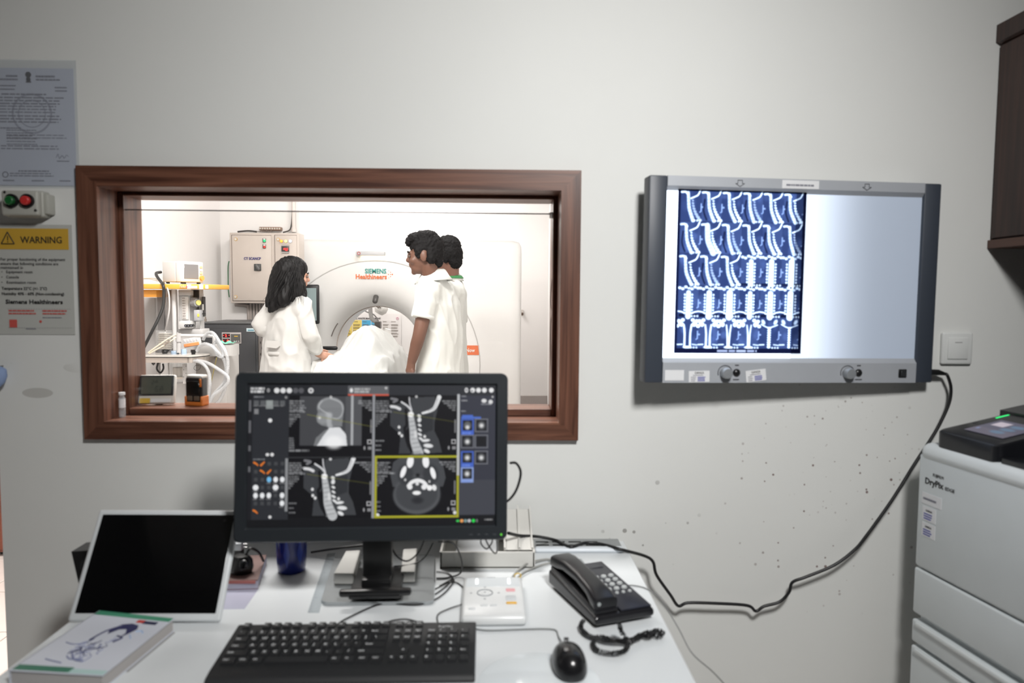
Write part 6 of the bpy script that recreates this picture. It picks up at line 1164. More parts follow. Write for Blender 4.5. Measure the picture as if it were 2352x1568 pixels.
for j in range(22):
    for i in range(6): c = Vector((b.x + 0.0046, KY0 + 0.045 + 0.065 * i + (0.03 if j % 2 else 0), ztop - 0.05 - 0.04 * j)); mb.cyl(c, c + Vector((-0.001, 0, 0)), 0.010, n=8)
o = mb.build('perforations', M('slot_brown', (72, 66, 64), 0.8), ss); o['kind'] = 'stuff'
dsp = slabpx('display_panel', M('display_frame', (176, 170, 168), 0.45), dc, 509, 763, 554, 789, KY0 - 0.014, 0.008, 0.002)
for y0 in (766, 778):
    w_ = slabpx('digit_window', M('digit_window', (48, 24, 24), 0.2), dsp, 511.5, y0, 528, y0 + 9, KY0 - 0.016, 0.003); gtext('2' if y0 < 770 else '0', 517 if y0 < 770 else 521, y0 + 7, 4, 0.022, M('led_red', (255, 60, 56), 0.4, emis=2.0), 0.03, w_, KY0 - 0.018, 'red_digit')
    for x in (513.5, 526): c = at_y(x, y0 + 4, KY0 - 0.017); mb = MB(); mb.cyl(c, c + Vector((0, 0.002, 0)), 0.003, n=8); mb.build('red_lamp', M('led_red', (255, 60, 56), 0.4, emis=2.0), w_)
slabpx('mimic_window', M('mimic_grey', (92, 92, 90), 0.35), dsp, 530, 767, 552, 786, KY0 - 0.016, 0.003)
slabpx('mimic_lights', M('mimic_amber', (196, 160, 60), 0.4, emis=0.3), dsp, 538, 771, 546, 773, KY0 - 0.0175, 0.002)
for x in (538, 543, 548): c = at_y(x, 783.5, KY0 - 0.018); mb = MB(); mb.cyl(c, c + Vector((0, 0.004, 0)), 0.005, n=10); mb.build('display_button', M('display_frame', (176, 170, 168), 0.45), dsp)
nb = slabpx('name_badge', M('badge_pale_blue', (206, 222, 226), 0.4), dc, 566, 753.5, 586, 761.5, KY0 - 0.012, 0.006); slabpx('badge_print', M('badge_teal', (80, 140, 160), 0.5), nb, 569, 757, 583, 759.5, KY0 - 0.0135, 0.002)
tpk = thing('cabinet_fitting', 'small steel lifting eye on top of the dark cabinet', 'fitting', tuple(at_y(472, 740, KY0 + 0.06))); t0 = at_y(472, 738, KY0 + 0.06); mb = MB(); mb.cyl((t0.x, t0.y, ztop + 0.012), (t0.x, t0.y, ztop + 0.03), 0.008, n=10); mb.build('bolt', M('fitting_steel', (160, 150, 140), 0.35, 0.6), tpk); mb = MB(); mb.cyl((t0.x, t0.y, ztop + 0.028), (t0.x, t0.y, ztop + 0.045), 0.005, n=10); mb.build('stud', M('fitting_steel', (160, 150, 140), 0.35, 0.6), tpk)

# ---- anaesthesia machine
AY = 1.97
def p7(x, y, yw=AY): return at_y(320 + x / 4.354, 580 + y / 4.354, yw)
am = thing('anaesthesia_machine', 'grey anaesthesia machine with orange shelf and white breathing hoses', 'medical machine', (p7(350, 1400).x, AY + 0.1, 0))
def s7(name, mat, x0, y0, x1, y1, yw=AY, th=0.05, r=0.003, parent=am): a, b = p7(x0, y0, yw), p7(x1, y1, yw); return bx(name, mat, parent, a.x, b.x, yw, yw + th, b.z, a.z, r)
LGREY = M('machine_pale', (182, 180, 179), 0.45); MGREY = M('machine_grey', (140, 139, 140), 0.45); DGREY = M('machine_dark', (104, 102, 102), 0.45); AMB = M('shelf_amber', (232, 170, 70), 0.4); TINT = M('machine_white', (202, 201, 200), 0.4)
s7('shelf', AMB, -60, 312, 690, 366, AY - 0.09, 0.30, 0.005)
s7('shelf_bracket', M('bracket_amber', (218, 150, 62), 0.4), -60, 370, 172, 446, AY - 0.06, 0.2)
gtext('Penlon', 320 + 404 / 4.354, 580 + 352 / 4.354, 14, 0.024, M('shelf_print', (240, 214, 168), 0.5), 0, am, AY - 0.093, 'shelf_logo')
for x0, x1, y0, y1 in ((476, 516, 318, 360), (512, 578, 332, 358), (596, 636, 316, 364), (660, 688, 324, 360)): s7('shelf_sticker', M('label_paper', (225, 226, 228), 0.6), x0, y0, x1, y1, AY - 0.093, 0.004, 0)
c = p7(472, 343, AY - 0.093); mb = MB(); mb.cyl(c, c + Vector((0, 0.004, 0)), 0.005, n=10); mb.build('shelf_mark', M('ring_red', (206, 92, 88), 0.5), am)
s7('rear_column', MGREY, 172, 372, 252, 790, AY + 0.10, 0.06); s7('rear_panel', LGREY, -40, 448, 178, 1250, AY + 0.16, 0.04); s7('column_label', M('label_paper', (225, 226, 228), 0.6), 180, 410, 204, 446, AY + 0.095, 0.004, 0)
s7('main_column', M('machine_column', (188, 186, 186), 0.4), 250, 370, 345, 800, AY + 0.08, 0.06)
t0, t1 = p7(360, 368), p7(360, 1010); mb = MB(); mb.cyl((t0.x, AY - 0.02, t0.z), (t0.x, AY - 0.02, t1.z), 0.011, n=14); mb.build('front_pole', TINT, am)
s7('flow_panel', TINT, 386, 372, 508, 690, AY + 0.0, 0.08, 0.004); s7('flow_head', LGREY, 390, 372, 512, 430, AY - 0.02, 0.04, 0.004)
fp = s7('flow_tubes_plate', M('plate_print', (214, 210, 206), 0.5), 422, 436, 492, 668, AY - 0.006, 0.008, 0.001)
mb = MB(); rnd = random.Random(9); a = p7(430, 450, AY - 0.008)
for r_ in range(9):
    for c_ in range(3): mb.box(a.x + 0.0045 * c_ * 1.2, a.x + 0.0045 * c_ * 1.2 + rnd.uniform(0.002, 0.0045), AY - 0.0085, AY - 0.0075, a.z - 0.0135 * r_ - 0.006, a.z - 0.0135 * r_)
o = mb.build('plate_print', M('print_warm_grey', (158, 148, 142), 0.6), fp); o['kind'] = 'stuff'
s7('dark_recess', DGREY, 510, 370, 596, 560, AY + 0.06, 0.04); s7('vaporiser_block', MGREY, 500, 448, 566, 690, AY + 0.0, 0.06, 0.006)
for y, r_ in ((500, 0.021),):
    c = p7(560, y, AY - 0.01); mb = MB(); mb.cyl(c + Vector((-0.012, 0, 0)), c + Vector((0.02, -0.02, 0)), r_, n=18); v_ = mb.build('vaporiser_dial', M('dial_grey', (140, 140, 142), 0.35), am); c2 = p7(588, y, AY - 0.03); mb = MB(); mb.cyl(c2, c2 + Vector((0.006, -0.004, 0)), 0.014, n=14); mb.build('dial_face', M('dial_yellow', (214, 204, 120), 0.5), v_)
vb2 = s7('vaporiser', M('vaporiser_grey', (168, 168, 170), 0.4), 540, 572, 600, 684, AY - 0.03, 0.06, 0.006); s7('yellow_label', M('dial_yellow2', (232, 206, 84), 0.5), 580, 612, 598, 640, AY - 0.033, 0.004, 0, vb2)
s7('side_post', LGREY, 596, 370, 613, 810, AY + 0.02, 0.05); s7('side_panel', M('machine_white', (226, 225, 223), 0.4), 612, 410, 632, 810, AY + 0.05, 0.03)
gz = s7('gauge_strip', M('gauge_black', (54, 52, 52), 0.4), 622, 440, 646, 640, AY + 0.02, 0.03, 0.003); s7('gauge_window', M('gauge_pale', (214, 212, 208), 0.4), 626, 515, 640, 575, AY + 0.015, 0.008, 0.001, gz)
c = p7(640, 610, AY + 0.01); mb = MB(); mb.cyl(c, c + Vector((0.012, -0.01, 0)), 0.006, n=10); mb.build('gauge_knob', BLK, gz)
kbx = s7('knob_housing', TINT, 388, 682, 512, 762, AY - 0.04, 0.08, 0.010)
for x in (474, 503, 530): c = p7(x, 730, AY - 0.05); mb = MB(); mb.cyl(c + Vector((0, 0.012, 0)), c + Vector((0, -0.014, 0)), 0.0078, n=14); k = mb.build('flow_knob', BLK, kbx); mb = MB(); mb.cyl(c + Vector((0, -0.0145, 0)), c + Vector((0, -0.0155, 0)), 0.004, n=10); mb.build('knob_cap', M('knob_cap', (110, 112, 120), 0.3), k)
s7('lower_shelf', LGREY, 386, 764, 632, 830, AY + 0.0, 0.1, 0.004)
# bellows canister
CLR = glassy('canister_clear', (0.93, 0.94, 0.94), 0.08, 0.06, 0.16, (0.85, 0.84, 0.82))
t1 = p7(265, 975); t0 = p7(265, 775); mb = MB(); rc = 0.0215 * 1.0; rc = (p7(360, 800).x - p7(172, 800).x) / 2; cyb = AY + 0.0
mb.lathe([(rc * .96, t1.z), (rc, t1.z + 0.01), (rc, t0.z - 0.004), (rc * .94, t0.z), (0, t0.z)], 28, Matrix.Translation((t1.x, cyb, 0))); bl_ = mb.build('bellows_canister', CLR, am)
mb = MB(); prof = []
for k in range(9): z = t1.z + 0.004 + k * 0.010; prof += [(rc * .55, z), (rc * .8, z + 0.005)]
mb.lathe([(0, prof[0][1])] + prof + [(0, prof[-1][1])], 24, Matrix.Translation((t1.x, cyb, 0))); mb.build('bellows', M('bellows_cream', (204, 192, 176), 0.6), bl_)
mb = MB(); mb.cyl((t1.x, cyb, t1.z - 0.012), (t1.x, cyb, t1.z + 0.004), rc * 1.02, n=28); mb.build('canister_base', DGREY, bl_)
# swing arm and tray
t0, t1 = p7(395, 806, AY - 0.12), p7(395, 1000, AY - 0.12); mb = MB(); mb.cyl(t0, t1, 0.011, n=14); mb.cyl(p7(395, 812, AY - 0.12), p7(395, 890, AY - 0.12), 0.0155, n=14); mb.build('arm_post', LGREY, am)
mb = MB(); mb.tube([p7(410, 828, AY - 0.12), p7(560, 830, AY - 0.12), p7(738, 834, AY - 0.12)], 0.0085, 12, 3); mb.tube([p7(738, 830, AY - 0.12), p7(746, 850, AY - 0.12), p7(746, 905, AY - 0.12)], 0.0085, 10, 3); mb.build('swing_arm', TINT, am)
vp_ = MB(); m = Matrix.Translation(p7(515, 900, AY - 0.06)) @ Matrix.Rotation(math.radians(-10), 4, 'Y'); vp_.rbox(-0.042, 0.046, 0, 0.03, -0.022, 0.026, 0.006, 2, m); vq = vp_.build('absorber_monitor', TINT, am)
mb = MB(); mb.rbox(-0.039, 0.042, -0.002, 0.004, -0.019, -0.002, 0.002, 1, m); mb.build('orange_label', M('label_orange', (232, 148, 92), 0.5), vq)
for k in range(5): mb = MB(); mb.rbox(-0.034 + 0.016 * k, -0.026 + 0.016 * k, -0.002, 0.003, 0.004, 0.020, 0.002, 1, m); mb.build('rocker_key', M('rocker_pale', (206, 206, 210), 0.4), vq)
TRZ = p7(350, 1030, AY - 0.15).z
def tray_pt(x, y, z): return at_z(320 + x / 4.354, 580 + y / 4.354, z)
tp = [(-40, 1040), (92, 1022), (490, 1062), (624, 1022), (600, 1002), (380, 988), (90, 996), (-40, 1000)]
a0 = p7(-40, 1000, AY - 0.17); a1 = p7(620, 1000, AY - 0.17)
poly = [(a0.x, AY - 0.19), (a1.x - 0.05, AY - 0.19), (a1.x, AY - 0.12), (a1.x, AY + 0.04), (a0.x, AY + 0.04)]
mb = MB(); mb.prism(rounded_poly([(x, y, 0) for x, y in poly], 0.012, 3), TRZ - 0.003, TRZ + 0.006, lambda u, v, d: Vector((u, v, d))); mb.build('tray_top', M('tray_glass', (196, 192, 186), 0.15), am)
mb = MB(); mb.prism(rounded_poly([(x, y, 0) for x, y in poly], 0.012, 3), TRZ - 0.007, TRZ - 0.003, lambda u, v, d: Vector((u, v, d))); mb.build('tray_seal', M('slot_black', (18, 18, 18), 0.8), am)
mb = MB(); mb.prism(rounded_poly([((x - a0.x) * 0.985 + a0.x, (y - AY) * 0.97 + AY, 0) for x, y in poly], 0.012, 3), TRZ - 0.034, TRZ - 0.007, lambda u, v, d: Vector((u, v, d))); mb.build('tray_rim', M('tray_steel', (186, 178, 170), 0.25, 0.6), am)
mb = MB(); m = Matrix.Translation(p7(255, 985, AY - 0.12)); mb.lathe([(0, 0.012), (0.012, 0.01), (0.018, 0), (0.012, -0.012), (0, -0.012)], 16, m); mb.cyl(p7(225, 975, AY - 0.12), p7(300, 978, AY - 0.12), 0.004, n=8); mb.build('valve', BLK, am)
for x, yy, rr_, hh_, col in ((356, 990, 0.020, 0.016, (146, 164, 184)), (446, 975, 0.014, 0.026, (164, 184, 204))): c = p7(x, yy, AY - 0.10); mb = MB(); mb.lathe([(0, hh_ / 2), (rr_ * .85, hh_ / 2), (rr_, hh_ / 4), (rr_, -hh_ / 2), (0, -hh_ / 2)], 18, Matrix.Translation((c.x, c.y, TRZ + 0.006 + hh_ / 2))); mb.build('valve_dome', M('valve_blue_%d' % x, col, 0.25), am)
c = p7(540, 980, AY - 0.13); mb = MB(); mb.cyl((c.x, c.y, TRZ + 0.006), (c.x, c.y, TRZ + 0.016), 0.010, n=14); mb.cyl((c.x, c.y, TRZ + 0.016), (c.x, c.y, TRZ + 0.030), 0.013, n=14); mb.build('relief_valve', BLK, am)
c = p7(140, 1090, AY - 0.17); mb = MB(); mb.lathe([(0, -0.02), (0.008, -0.012), (0.013, 0.008), (0, 0.01)], 14, Matrix.Translation(c)); mb.build('tray_knob', BLK, am)
# under the tray
t1 = p7(395, 1240, AY - 0.05); t0 = p7(395, 1100, AY - 0.05); rc = 0.021; rc = (p7(470, 1100, AY - .05).x - p7(316, 1100, AY - .05).x) / 2; mb = MB(); mb.lathe([(0, t1.z), (rc, t1.z), (rc, t0.z)], 26, Matrix.Translation((t1.x, AY - 0.05, 0))); ca = mb.build('absorber_canister', CLR, am)
mb = MB(); mb.cyl((t1.x, AY - 0.05, t1.z - 0.008), (t1.x, AY - 0.05, t1.z + 0.002), rc * 1.05, n=24); mb.cyl((t1.x, AY - 0.05, t1.z + 0.002), (t1.x, AY - 0.05, t1.z + 0.05), rc * 0.7, n=20); mb.build('absorber_core', M('absorber_cream', (214, 206, 196), 0.6), ca)
br = s7('perforated_bracket', TINT, 430, 1112, 480, 1310, AY - 0.11, 0.004, 0.001)
for k in range(5): c = p7(442 if k % 2 else 466, 1135 + 36 * k, AY - 0.111); mb = MB(); mb.cyl(c, c + Vector((0, 0.003, 0)), 0.0022, n=8); mb.build('bracket_hole', DGREY, br)
t1 = p7(400, 1510, AY); mb = MB(); mb.cyl((t1.x, AY, 0.12), (t1.x, AY, p7(400, 1300, AY).z), 0.042, n=22); mb.build('pedestal', LGREY, am)
bx('base', LGREY, am, a0.x, p7(885, 1500, AY).x, AY - 0.12, AY + 0.24, 0.05, 0.12, 0.015)
for x, y in ((a0.x + 0.03, AY - 0.09), (a0.x + 0.03, AY + 0.2), (p7(860, 1500).x, AY - 0.09), (p7(860, 1500).x, AY + 0.2)): mb = MB(); mb.cyl((x - 0.012, y, 0.03), (x + 0.012, y, 0.03), 0.03, n=16); mb.build('castor', BLK, am)
s7('drawer_cabinet', M('cabinet_pale', (170, 167, 164), 0.45), 560, 1042, 884, 1990, AY + 0.02, 0.2, 0.006)
mb = MB(); a, b = p7(575, 925, AY - 0.06), p7(945, 1045, AY - 0.06); dr = MB(); dr.prism(rounded_poly([(a.x, AY - 0.06, 0), (b.x - 0.02, AY - 0.06, 0), (b.x, AY - 0.02, 0), (b.x - 0.01, AY + 0.06, 0), (a.x, AY + 0.06, 0)], 0.02, 4), b.z + 0.006, a.z, lambda u, v, d: Vector((u, v, d))); dr.build('work_tray', M('tray_pale_grey', (172, 170, 168), 0.35), am)
mb = MB(); mb.tube([p7(330 - 240, 1000, AY - 0.15), p7(200, 920, AY - 0.15), p7(290, 860, AY - 0.14), p7(372, 815, AY - 0.13)], 0.0042, 8, 3); mb.tube([p7(100, 1008, AY - 0.15), p7(240, 930, AY - 0.15), p7(372, 845, AY - 0.13)], 0.0036, 8, 3); mb.build('cream_hose', M('hose_cream', (222, 210, 190), 0.5), am)
mb = MB(); mb.cyl(p7(255, 920, AY - 0.155), p7(300, 885, AY - 0.155), 0.005, n=8); mb.build('hose_clip', M('fitting_steel', (160, 150, 140), 0.35, 0.6), am)
HOSE = glassy('hose_clear', (0.9, 0.91, 0.92), 0.08, 0.15, 0.45, (0.66, 0.67, 0.68))
def hose(pts, r=0.0085):
    P = catmull(pts, 10); dense = []
    for i in range(len(P) - 1):
        n = max(1, int((P[i + 1] - P[i]).length / 0.0022))
        dense += [P[i].lerp(P[i + 1], k / n) for k in range(n)]
    K = len(dense); mb = MB(); mb.tube(dense, r, 10, 0, rad=lambda t: r * (1 + 0.10 * math.sin(t * (K - 1) * math.pi / 1.5))); return mb.build('breathing_hose', HOSE, am, sharp=180)
H = lambda L, y0=AY - 0.17: [p7(x, y, y0 + d) for x, y, d in L]
hose(H([(575, 985, .03), (605, 935, .02), (660, 912, 0), (730, 940, -.01), (790, 1000, -.01), (850, 1080, 0), (870, 1190, 0), (845, 1300, 0), (760, 1400, .01), (710, 1480, .02), (700, 1560, .03)]))
hose(H([(640, 870, .04), (665, 820, .03), (705, 797, .02), (750, 815, .01), (800, 890, .0), (858, 980, -.02), (885, 1090, -.02), (880, 1200, -.02), (862, 1300, -.01), (850, 1380, 0), (800, 1480, .01), (740, 1530, .02)]))
hose(H([(530, 1085, .01), (600, 1092, 0), (665, 1140, -.01), (700, 1220, -.01), (706, 1320, -.01), (700, 1400, 0), (690, 1500, .01)]))
hose(H([(575, 1078, .02), (680, 1102, 0), (790, 1165, -.02), (880, 1235, -.03), (885, 1300, -.03), (820, 1370, -.02), (740, 1430, -.01), (705, 1510, .0), (700, 1570, .02)]))
hose(H([(746, 900, .05), (752, 960, .02), (785, 1030, .0), (830, 1045, -.01), (836, 1000, 0), (800, 930, .02), (762, 880, .04)]), 0.0065)
mb = MB(); mb.tube(H([(215, 195, .25), (170, 205, .2), (178, 240, .15), (215, 290, .1), (240, 330, .05), (246, 400, .05), (236, 540, .04), (190, 660, .02), (130, 780, 0), (70, 900, 0), (20, 1000, 0)]), 0.0078, 10); mb.build('black_hose', M('hose_black', (34, 34, 34), 0.5), am)
mb = MB(); mb.tube(H([(250, 280, .18), (272, 330, .1), (296, 420, .06), (300, 560, .06), (280, 690, .08), (262, 775, .12)]), 0.004, 8); mb.build('white_tube', TINT, am)
mb = MB(); mb.tube(H([(240, 290, .2), (268, 345, .1), (276, 450, .08), (270, 600, .08), (256, 770, .12)]), 0.0025, 6); mb.tube(H([(252, 300, .2), (262, 380, .1), (250, 560, .09), (246, 700, .1)]), 0.002, 6); mb.build('monitor_lead', M('lead_grey', (120, 118, 118), 0.5), am)
mb = MB(); mb.tube(H([(775, 1045, .06), (755, 1130, .05), (735, 1220, .05), (718, 1300, .06)]), 0.0022, 6); mb.build('earth_lead', M('lead_olive', (150, 136, 70), 0.5), am)
mb = MB(); mb.tube(H([(-40, 258, .25), (80, 256, .25), (150, 258, .22), (200, 280, .18)]), 0.0025, 6); mb.tube(H([(-40, 268, .25), (90, 262, .25), (190, 285, .18)]), 0.002, 6); mb.build('cream_lead', M('hose_cream', (222, 210, 190), 0.5), am)
mb = MB(); mb.tube(H([(600, 1130, .1), (560, 1130, .1), (545, 1160, .1), (575, 1178, .1), (605, 1160, .1), (612, 1125, .1)]), 0.0009, 5); mb.tube(H([(190, 1100, .06), (175, 1160, .06), (210, 1200, .06), (240, 1160, .06), (236, 1110, .06)]), 0.005, 6); mb.build('loose_lead', CORD, am)
s7('front_leg_plate', TINT, 282, 1096, 296, 1260, AY - 0.08, 0.01, 0.001); s7('rear_leg_plate', LGREY, 165, 1096, 200, 1250, AY + 0.0, 0.02, 0.002)
# patient monitor on the shelf
tz = p7(300, 312, AY).z
pm = thing('patient_monitor', 'white patient monitor box standing on the orange shelf', 'patient monitor', (p7(440, 290, AY + 0.03).x, AY + 0.03, p7(300, 312, AY - 0.09).z + 0.002), (0, 0, math.radians(72)))
MW, MD, MH = 0.080, 0.064, 0.118
mb = MB(); mb.rbox(-MW, MW, -MD * .35, MD, 0.008, MH, 0.006, 3); mb.build('rear_case', M('monitor_cream', (200, 197, 193), 0.45), pm, world=False)
mb = MB(); mb.rbox(-MW - 0.001, MW + 0.001, -MD, -MD * .36, 0.008, MH + 0.001, 0.006, 3); mb.build('front_case', M('monitor_white', (214, 213, 211), 0.4), pm, world=False)
mb = MB(); mb.rbox(-MW + 0.014, MW * .52, -MD - 0.002, -MD + 0.004, 0.026, MH - 0.014, 0.002, 1); mb.build('screen', M('screen_dull', (128, 128, 130), 0.15), pm, world=False)
for k in range(3): mb = MB(); mb.rbox(MW * .64, MW * .9, -MD - 0.003, -MD + 0.003, MH - 0.034 - 0.017 * k, MH - 0.020 - 0.017 * k, 0.002, 1); mb.build('key', M('key_peach', (236, 188, 150), 0.4) if k % 2 == 0 else M('key_white', (222, 218, 212), 0.4), pm, world=False)
mb = MB(); mb.cyl((MW * .76, -MD + 0.002, 0.032), (MW * .76, -MD - 0.012, 0.032), 0.0135, n=18); mb.build('rotary_knob', M('knob_orange', (228, 164, 84), 0.4), pm, world=False)
for sx in (-1, 1):
    for sy in (-1, 1): mb = MB(); mb.cyl((sx * MW * .75, sy * MD * .75, 0), (sx * MW * .75, sy * MD * .75, 0.009), 0.01, n=12); mb.build('foot', BLK, pm, world=False)
gc = thing('green_drape', 'crumpled green surgical cloth on the machine work tray', 'cloth', tuple(p7(880, 925, AY + 0.02)))
a = p7(820, 905, AY + 0.0); b = p7(942, 900, AY + 0.0); vs = []; zt = p7(900, 925, AY - 0.06).z + 0.002
for j in range(9):
    for i in range(16): u, v = i / 15, j / 8; vs.append((a.x + (b.x - a.x) * u, AY - 0.04 + 0.08 * v, zt + 0.003 + 0.016 * abs(math.sin(u * 5 + v * 3)) * (1 - abs(2 * v - 1) * .6)))
mb = MB(); mb.add(vs, [(j * 16 + i, j * 16 + i + 1, (j + 1) * 16 + i + 1, (j + 1) * 16 + i) for j in range(8) for i in range(15)], True); o = mb.build('cloth', M('drape_green', (112, 190, 160), 0.8), gc, sharp=180); sd = o.modifiers.new('s', 'SOLIDIFY'); sd.thickness = 0.002
# ================================================================== PEOPLE
def skinmesh(name, mb, mat, parent, voxel=0.006, smooth=3, disp=None, off=None):
    """joins overlapping closed shapes into one continuous surface"""
    me = bpy.data.meshes.new(name); me.from_pydata(mb.v, [], mb.f); me.update(); ob = bpy.data.objects.new(name, me); COL.objects.link(ob)
    b = bmesh.new(); b.from_mesh(me); bmesh.ops.remove_doubles(b, verts=b.verts, dist=1e-6); bmesh.ops.recalc_face_normals(b, faces=b.faces); b.to_mesh(me); b.free()
    r = ob.modifiers.new('r', 'REMESH'); r.mode = 'VOXEL'; r.voxel_size = voxel; r.use_smooth_shade = True
    if smooth: s = ob.modifiers.new('s', 'SMOOTH'); s.factor = 0.5; s.iterations = smooth
    dg = bpy.context.evaluated_depsgraph_get(); nm = bpy.data.meshes.new_from_object(ob.evaluated_get(dg)); bpy.data.objects.remove(ob); bpy.data.meshes.remove(me)
    if disp:
        nm.update(); co = [v.co.copy() for v in nm.vertices]; no = [v.normal.copy() for v in nm.vertices]
        for v, c, n in zip(nm.vertices, co, no): v.co = c + n * disp(c)
    o = parent.location if parent is not None else Vector((0, 0, 0))
    nm.transform(Matrix.Translation(-o)); nm.polygons.foreach_set('use_smooth', [True] * len(nm.polygons)); nm.materials.clear(); nm.materials.append(mat); nm.name = name; nm.update()
    return link(name, nm, parent)
def ell(mb, c, r, m=None):
    b = bmesh.new(); bmesh.ops.create_uvsphere(b, u_segments=20, v_segments=12, radius=1.0)
    mm = Matrix.Translation(Vector(c)) @ Matrix.Diagonal((r[0], r[1], r[2], 1)); mm = (m @ mm) if m else mm
    b.verts.index_update(); mb.bm(b, mm)
def limb(mb, pts, rads, sm=5):
    P = [Vector(p) for p in pts]; n = len(P)
    def rad(t):
        f = t * (n - 1); i = min(int(f), n - 2); return rads[i] + (rads[i + 1] - rads[i]) * (f - i)
    mb.tube(P, 0, 14, sm, rad=rad); ell(mb, P[0], (rads[0],) * 3); ell(mb, P[-1], (rads[-1],) * 3)
def rings(mb, lst, phi):
    """lst of (center, half width across shoulders, half depth); phi = facing"""
    rx = Vector((math.cos(phi), math.sin(phi), 0)); fy = Vector((-math.sin(phi), math.cos(phi), 0)); L = []
    for c, a, d in lst:
        c = Vector(c); L.append([c + rx * (a * math.copysign(abs(math.cos(t)) ** 0.8, math.cos(t))) + fy * (d * math.copysign(abs(math.sin(t)) ** 0.8, math.sin(t))) for t in [2 * math.pi * k / 28 for k in range(28)]])
    mb.loops(L, cap0=True, cap1=True)
def frame(c, phi, tilt=0, roll=0): return Matrix.Translation(Vector(c)) @ Matrix.Rotation(phi, 4, 'Z') @ Matrix.Rotation(tilt, 4, 'X') @ Matrix.Rotation(roll, 4, 'Y')
def head(mb, m, s=1.0, female=False):
    S = lambda *a: tuple(v * s for v in a)
    ell(mb, S(0, -.012, .028), S(.073, .092, .088), m); ell(mb, S(0, .032, -.02), S(.058, .060, .080), m); ell(mb, S(0, .042, -.072), S(.044, .044, .036), m); ell(mb, S(0, .070, -.094), S(.020, .016, .017), m)
    ell(mb, S(0, .078, .014), S(.046, .017, .012), m); ell(mb, S(0, .098, -.024), S(.013, .016, .014), m); ell(mb, S(0, .092, -.006), S(.008, .012, .026), m); ell(mb, S(0, .086, -.050), S(.022, .012, .007), m); ell(mb, S(0, .084, -.060), S(.020, .012, .008), m)
    for x in (-1, 1): ell(mb, S(.074 * x, -.006, -.012), S(.009, .021, .031), m); ell(mb, S(.040 * x, .058, -.030), S(.022, .024, .022), m)
def eyes(parent, m, s=1.0, brow=None):
    for x in (-1, 1):
        mb = MB(); ell(mb, (.031 * x * s, .083 * s, -.004 * s), (.0125 * s, .0085 * s, .0075 * s), m); mb.build('eye', M('eye_white', (104, 92, 86), 0.2), parent)
        mb = MB(); ell(mb, (.030 * x * s, .0905 * s, -.004 * s), (.006 * s, .003 * s, .006 * s), m); mb.build('iris', M('iris_dark', (28, 20, 18), 0.2), parent)
        mb = MB(); mb.tube([m @ Vector((.012 * x * s, .094 * s, .016 * s)), m @ Vector((.032 * x * s, .092 * s, .023 * s)), m @ Vector((.052 * x * s, .078 * s, .018 * s))], 0.0035 * s, 6, 4); mb.build('eyebrow', M('hair_black', (15, 14, 15), 0.55, spec=0.25), parent)
HAIR = M('hair_black', (15, 14, 15), 0.55, spec=0.25)
def hand(mb, wrist, palm_dir, out_dir, thumb_dir, s=1.0, curl=0.35):
    """palm_dir towards the finger tips, out_dir across the knuckles, thumb_dir the thumb's side"""
    d = Vector(palm_dir).normalized(); o = Vector(out_dir).normalized(); nrm = d.cross(o).normalized(); w = Vector(wrist)
    limb(mb, [w, w + d * .03 * s, w + d * .055 * s], [.024 * s, .026 * s, .024 * s], 3); ell(mb, w + d * .048 * s, (.028 * s,) * 3)
    for k, L in enumerate((.070, .080, .075, .058)):
        b = w + d * .068 * s + o * (.0225 - .0205 * k * 0.95) * s; d2 = (d + nrm * curl).normalized(); d3 = (d + nrm * curl * 2.6).normalized()
        limb(mb, [b - d * .02 * s, b, b + d2 * L * .5 * s, b + d2 * L * .5 * s + d3 * L * .45 * s], [.009 * s, .0088 * s, .0078 * s, .0065 * s], 3)
    t = Vector(thumb_dir).normalized(); b = w + d * .02 * s + t * .02 * s
    limb(mb, [b, b + (d * .6 + t * .7) * .034 * s, b + (d * .95 + t * .5) * .064 * s], [.0125 * s, .0100 * s, .0078 * s], 3)
def wrinkle(amp, f, seed, stretch=(1, 1, 0.45)):
    def fn(c):
        p = Vector((c.x * f * stretch[0] + seed, c.y * f * stretch[1], c.z * f * stretch[2])); a = 1 - 2 * abs(noise.noise(p)); b = noise.noise(p * 2.3 + Vector((3, 1, 7)))
        return amp * (0.7 * a * a * (1 if a > 0 else -1) + 0.4 * b)
    return fn
COTTON = M('white_shirt_cotton', (204, 206, 202), 0.85, bump=0.05, bscale=700, sheen=0.15)
COAT = M('lab_coat_cotton', (208, 207, 204), 0.85, bump=0.05, bscale=700, sheen=0.15)
TROU = M('trouser_grey', (74, 76, 84), 0.85); SHOE = M('shoe_black', (26, 25, 25), 0.4)
def legs_and_shoes(t, base, phi, hipz, hw=0.072):
    rx = Vector((math.cos(phi), math.sin(phi), 0)); fy = Vector((-math.sin(phi), math.cos(phi), 0)); b = Vector((base.x, base.y, 0)); mb = MB()
    rings(mb, [(b + Vector((0, 0, hipz - .10)), .135, .095), (b + Vector((0, 0, hipz)), .138, .098), (b + Vector((0, 0, hipz + .08)), .125, .09)], phi)
    for s in (-1, 1): limb(mb, [b + rx * hw * s + Vector((0, 0, hipz)), b + rx * (hw + .005) * s + fy * .01 + Vector((0, 0, hipz * .55)), b + rx * (hw + .005) * s + Vector((0, 0, .06))], [.076, .064, .052], 4)
    skinmesh('trousers', mb, TROU, t, 0.012, 3, wrinkle(0.004, 9, 2))
    for s in (-1, 1):
        mb = MB(); m = frame(b + rx * (hw + .005) * s, phi); ell(mb, (0, .06, .035), (.045, .115, .036), m); ell(mb, (0, -.02, .05), (.040, .055, .05), m); mb.v = [(x, y, max(z, 0.0)) for x, y, z in mb.v]; skinmesh('shoe', mb, SHOE, t, 0.008, 2)

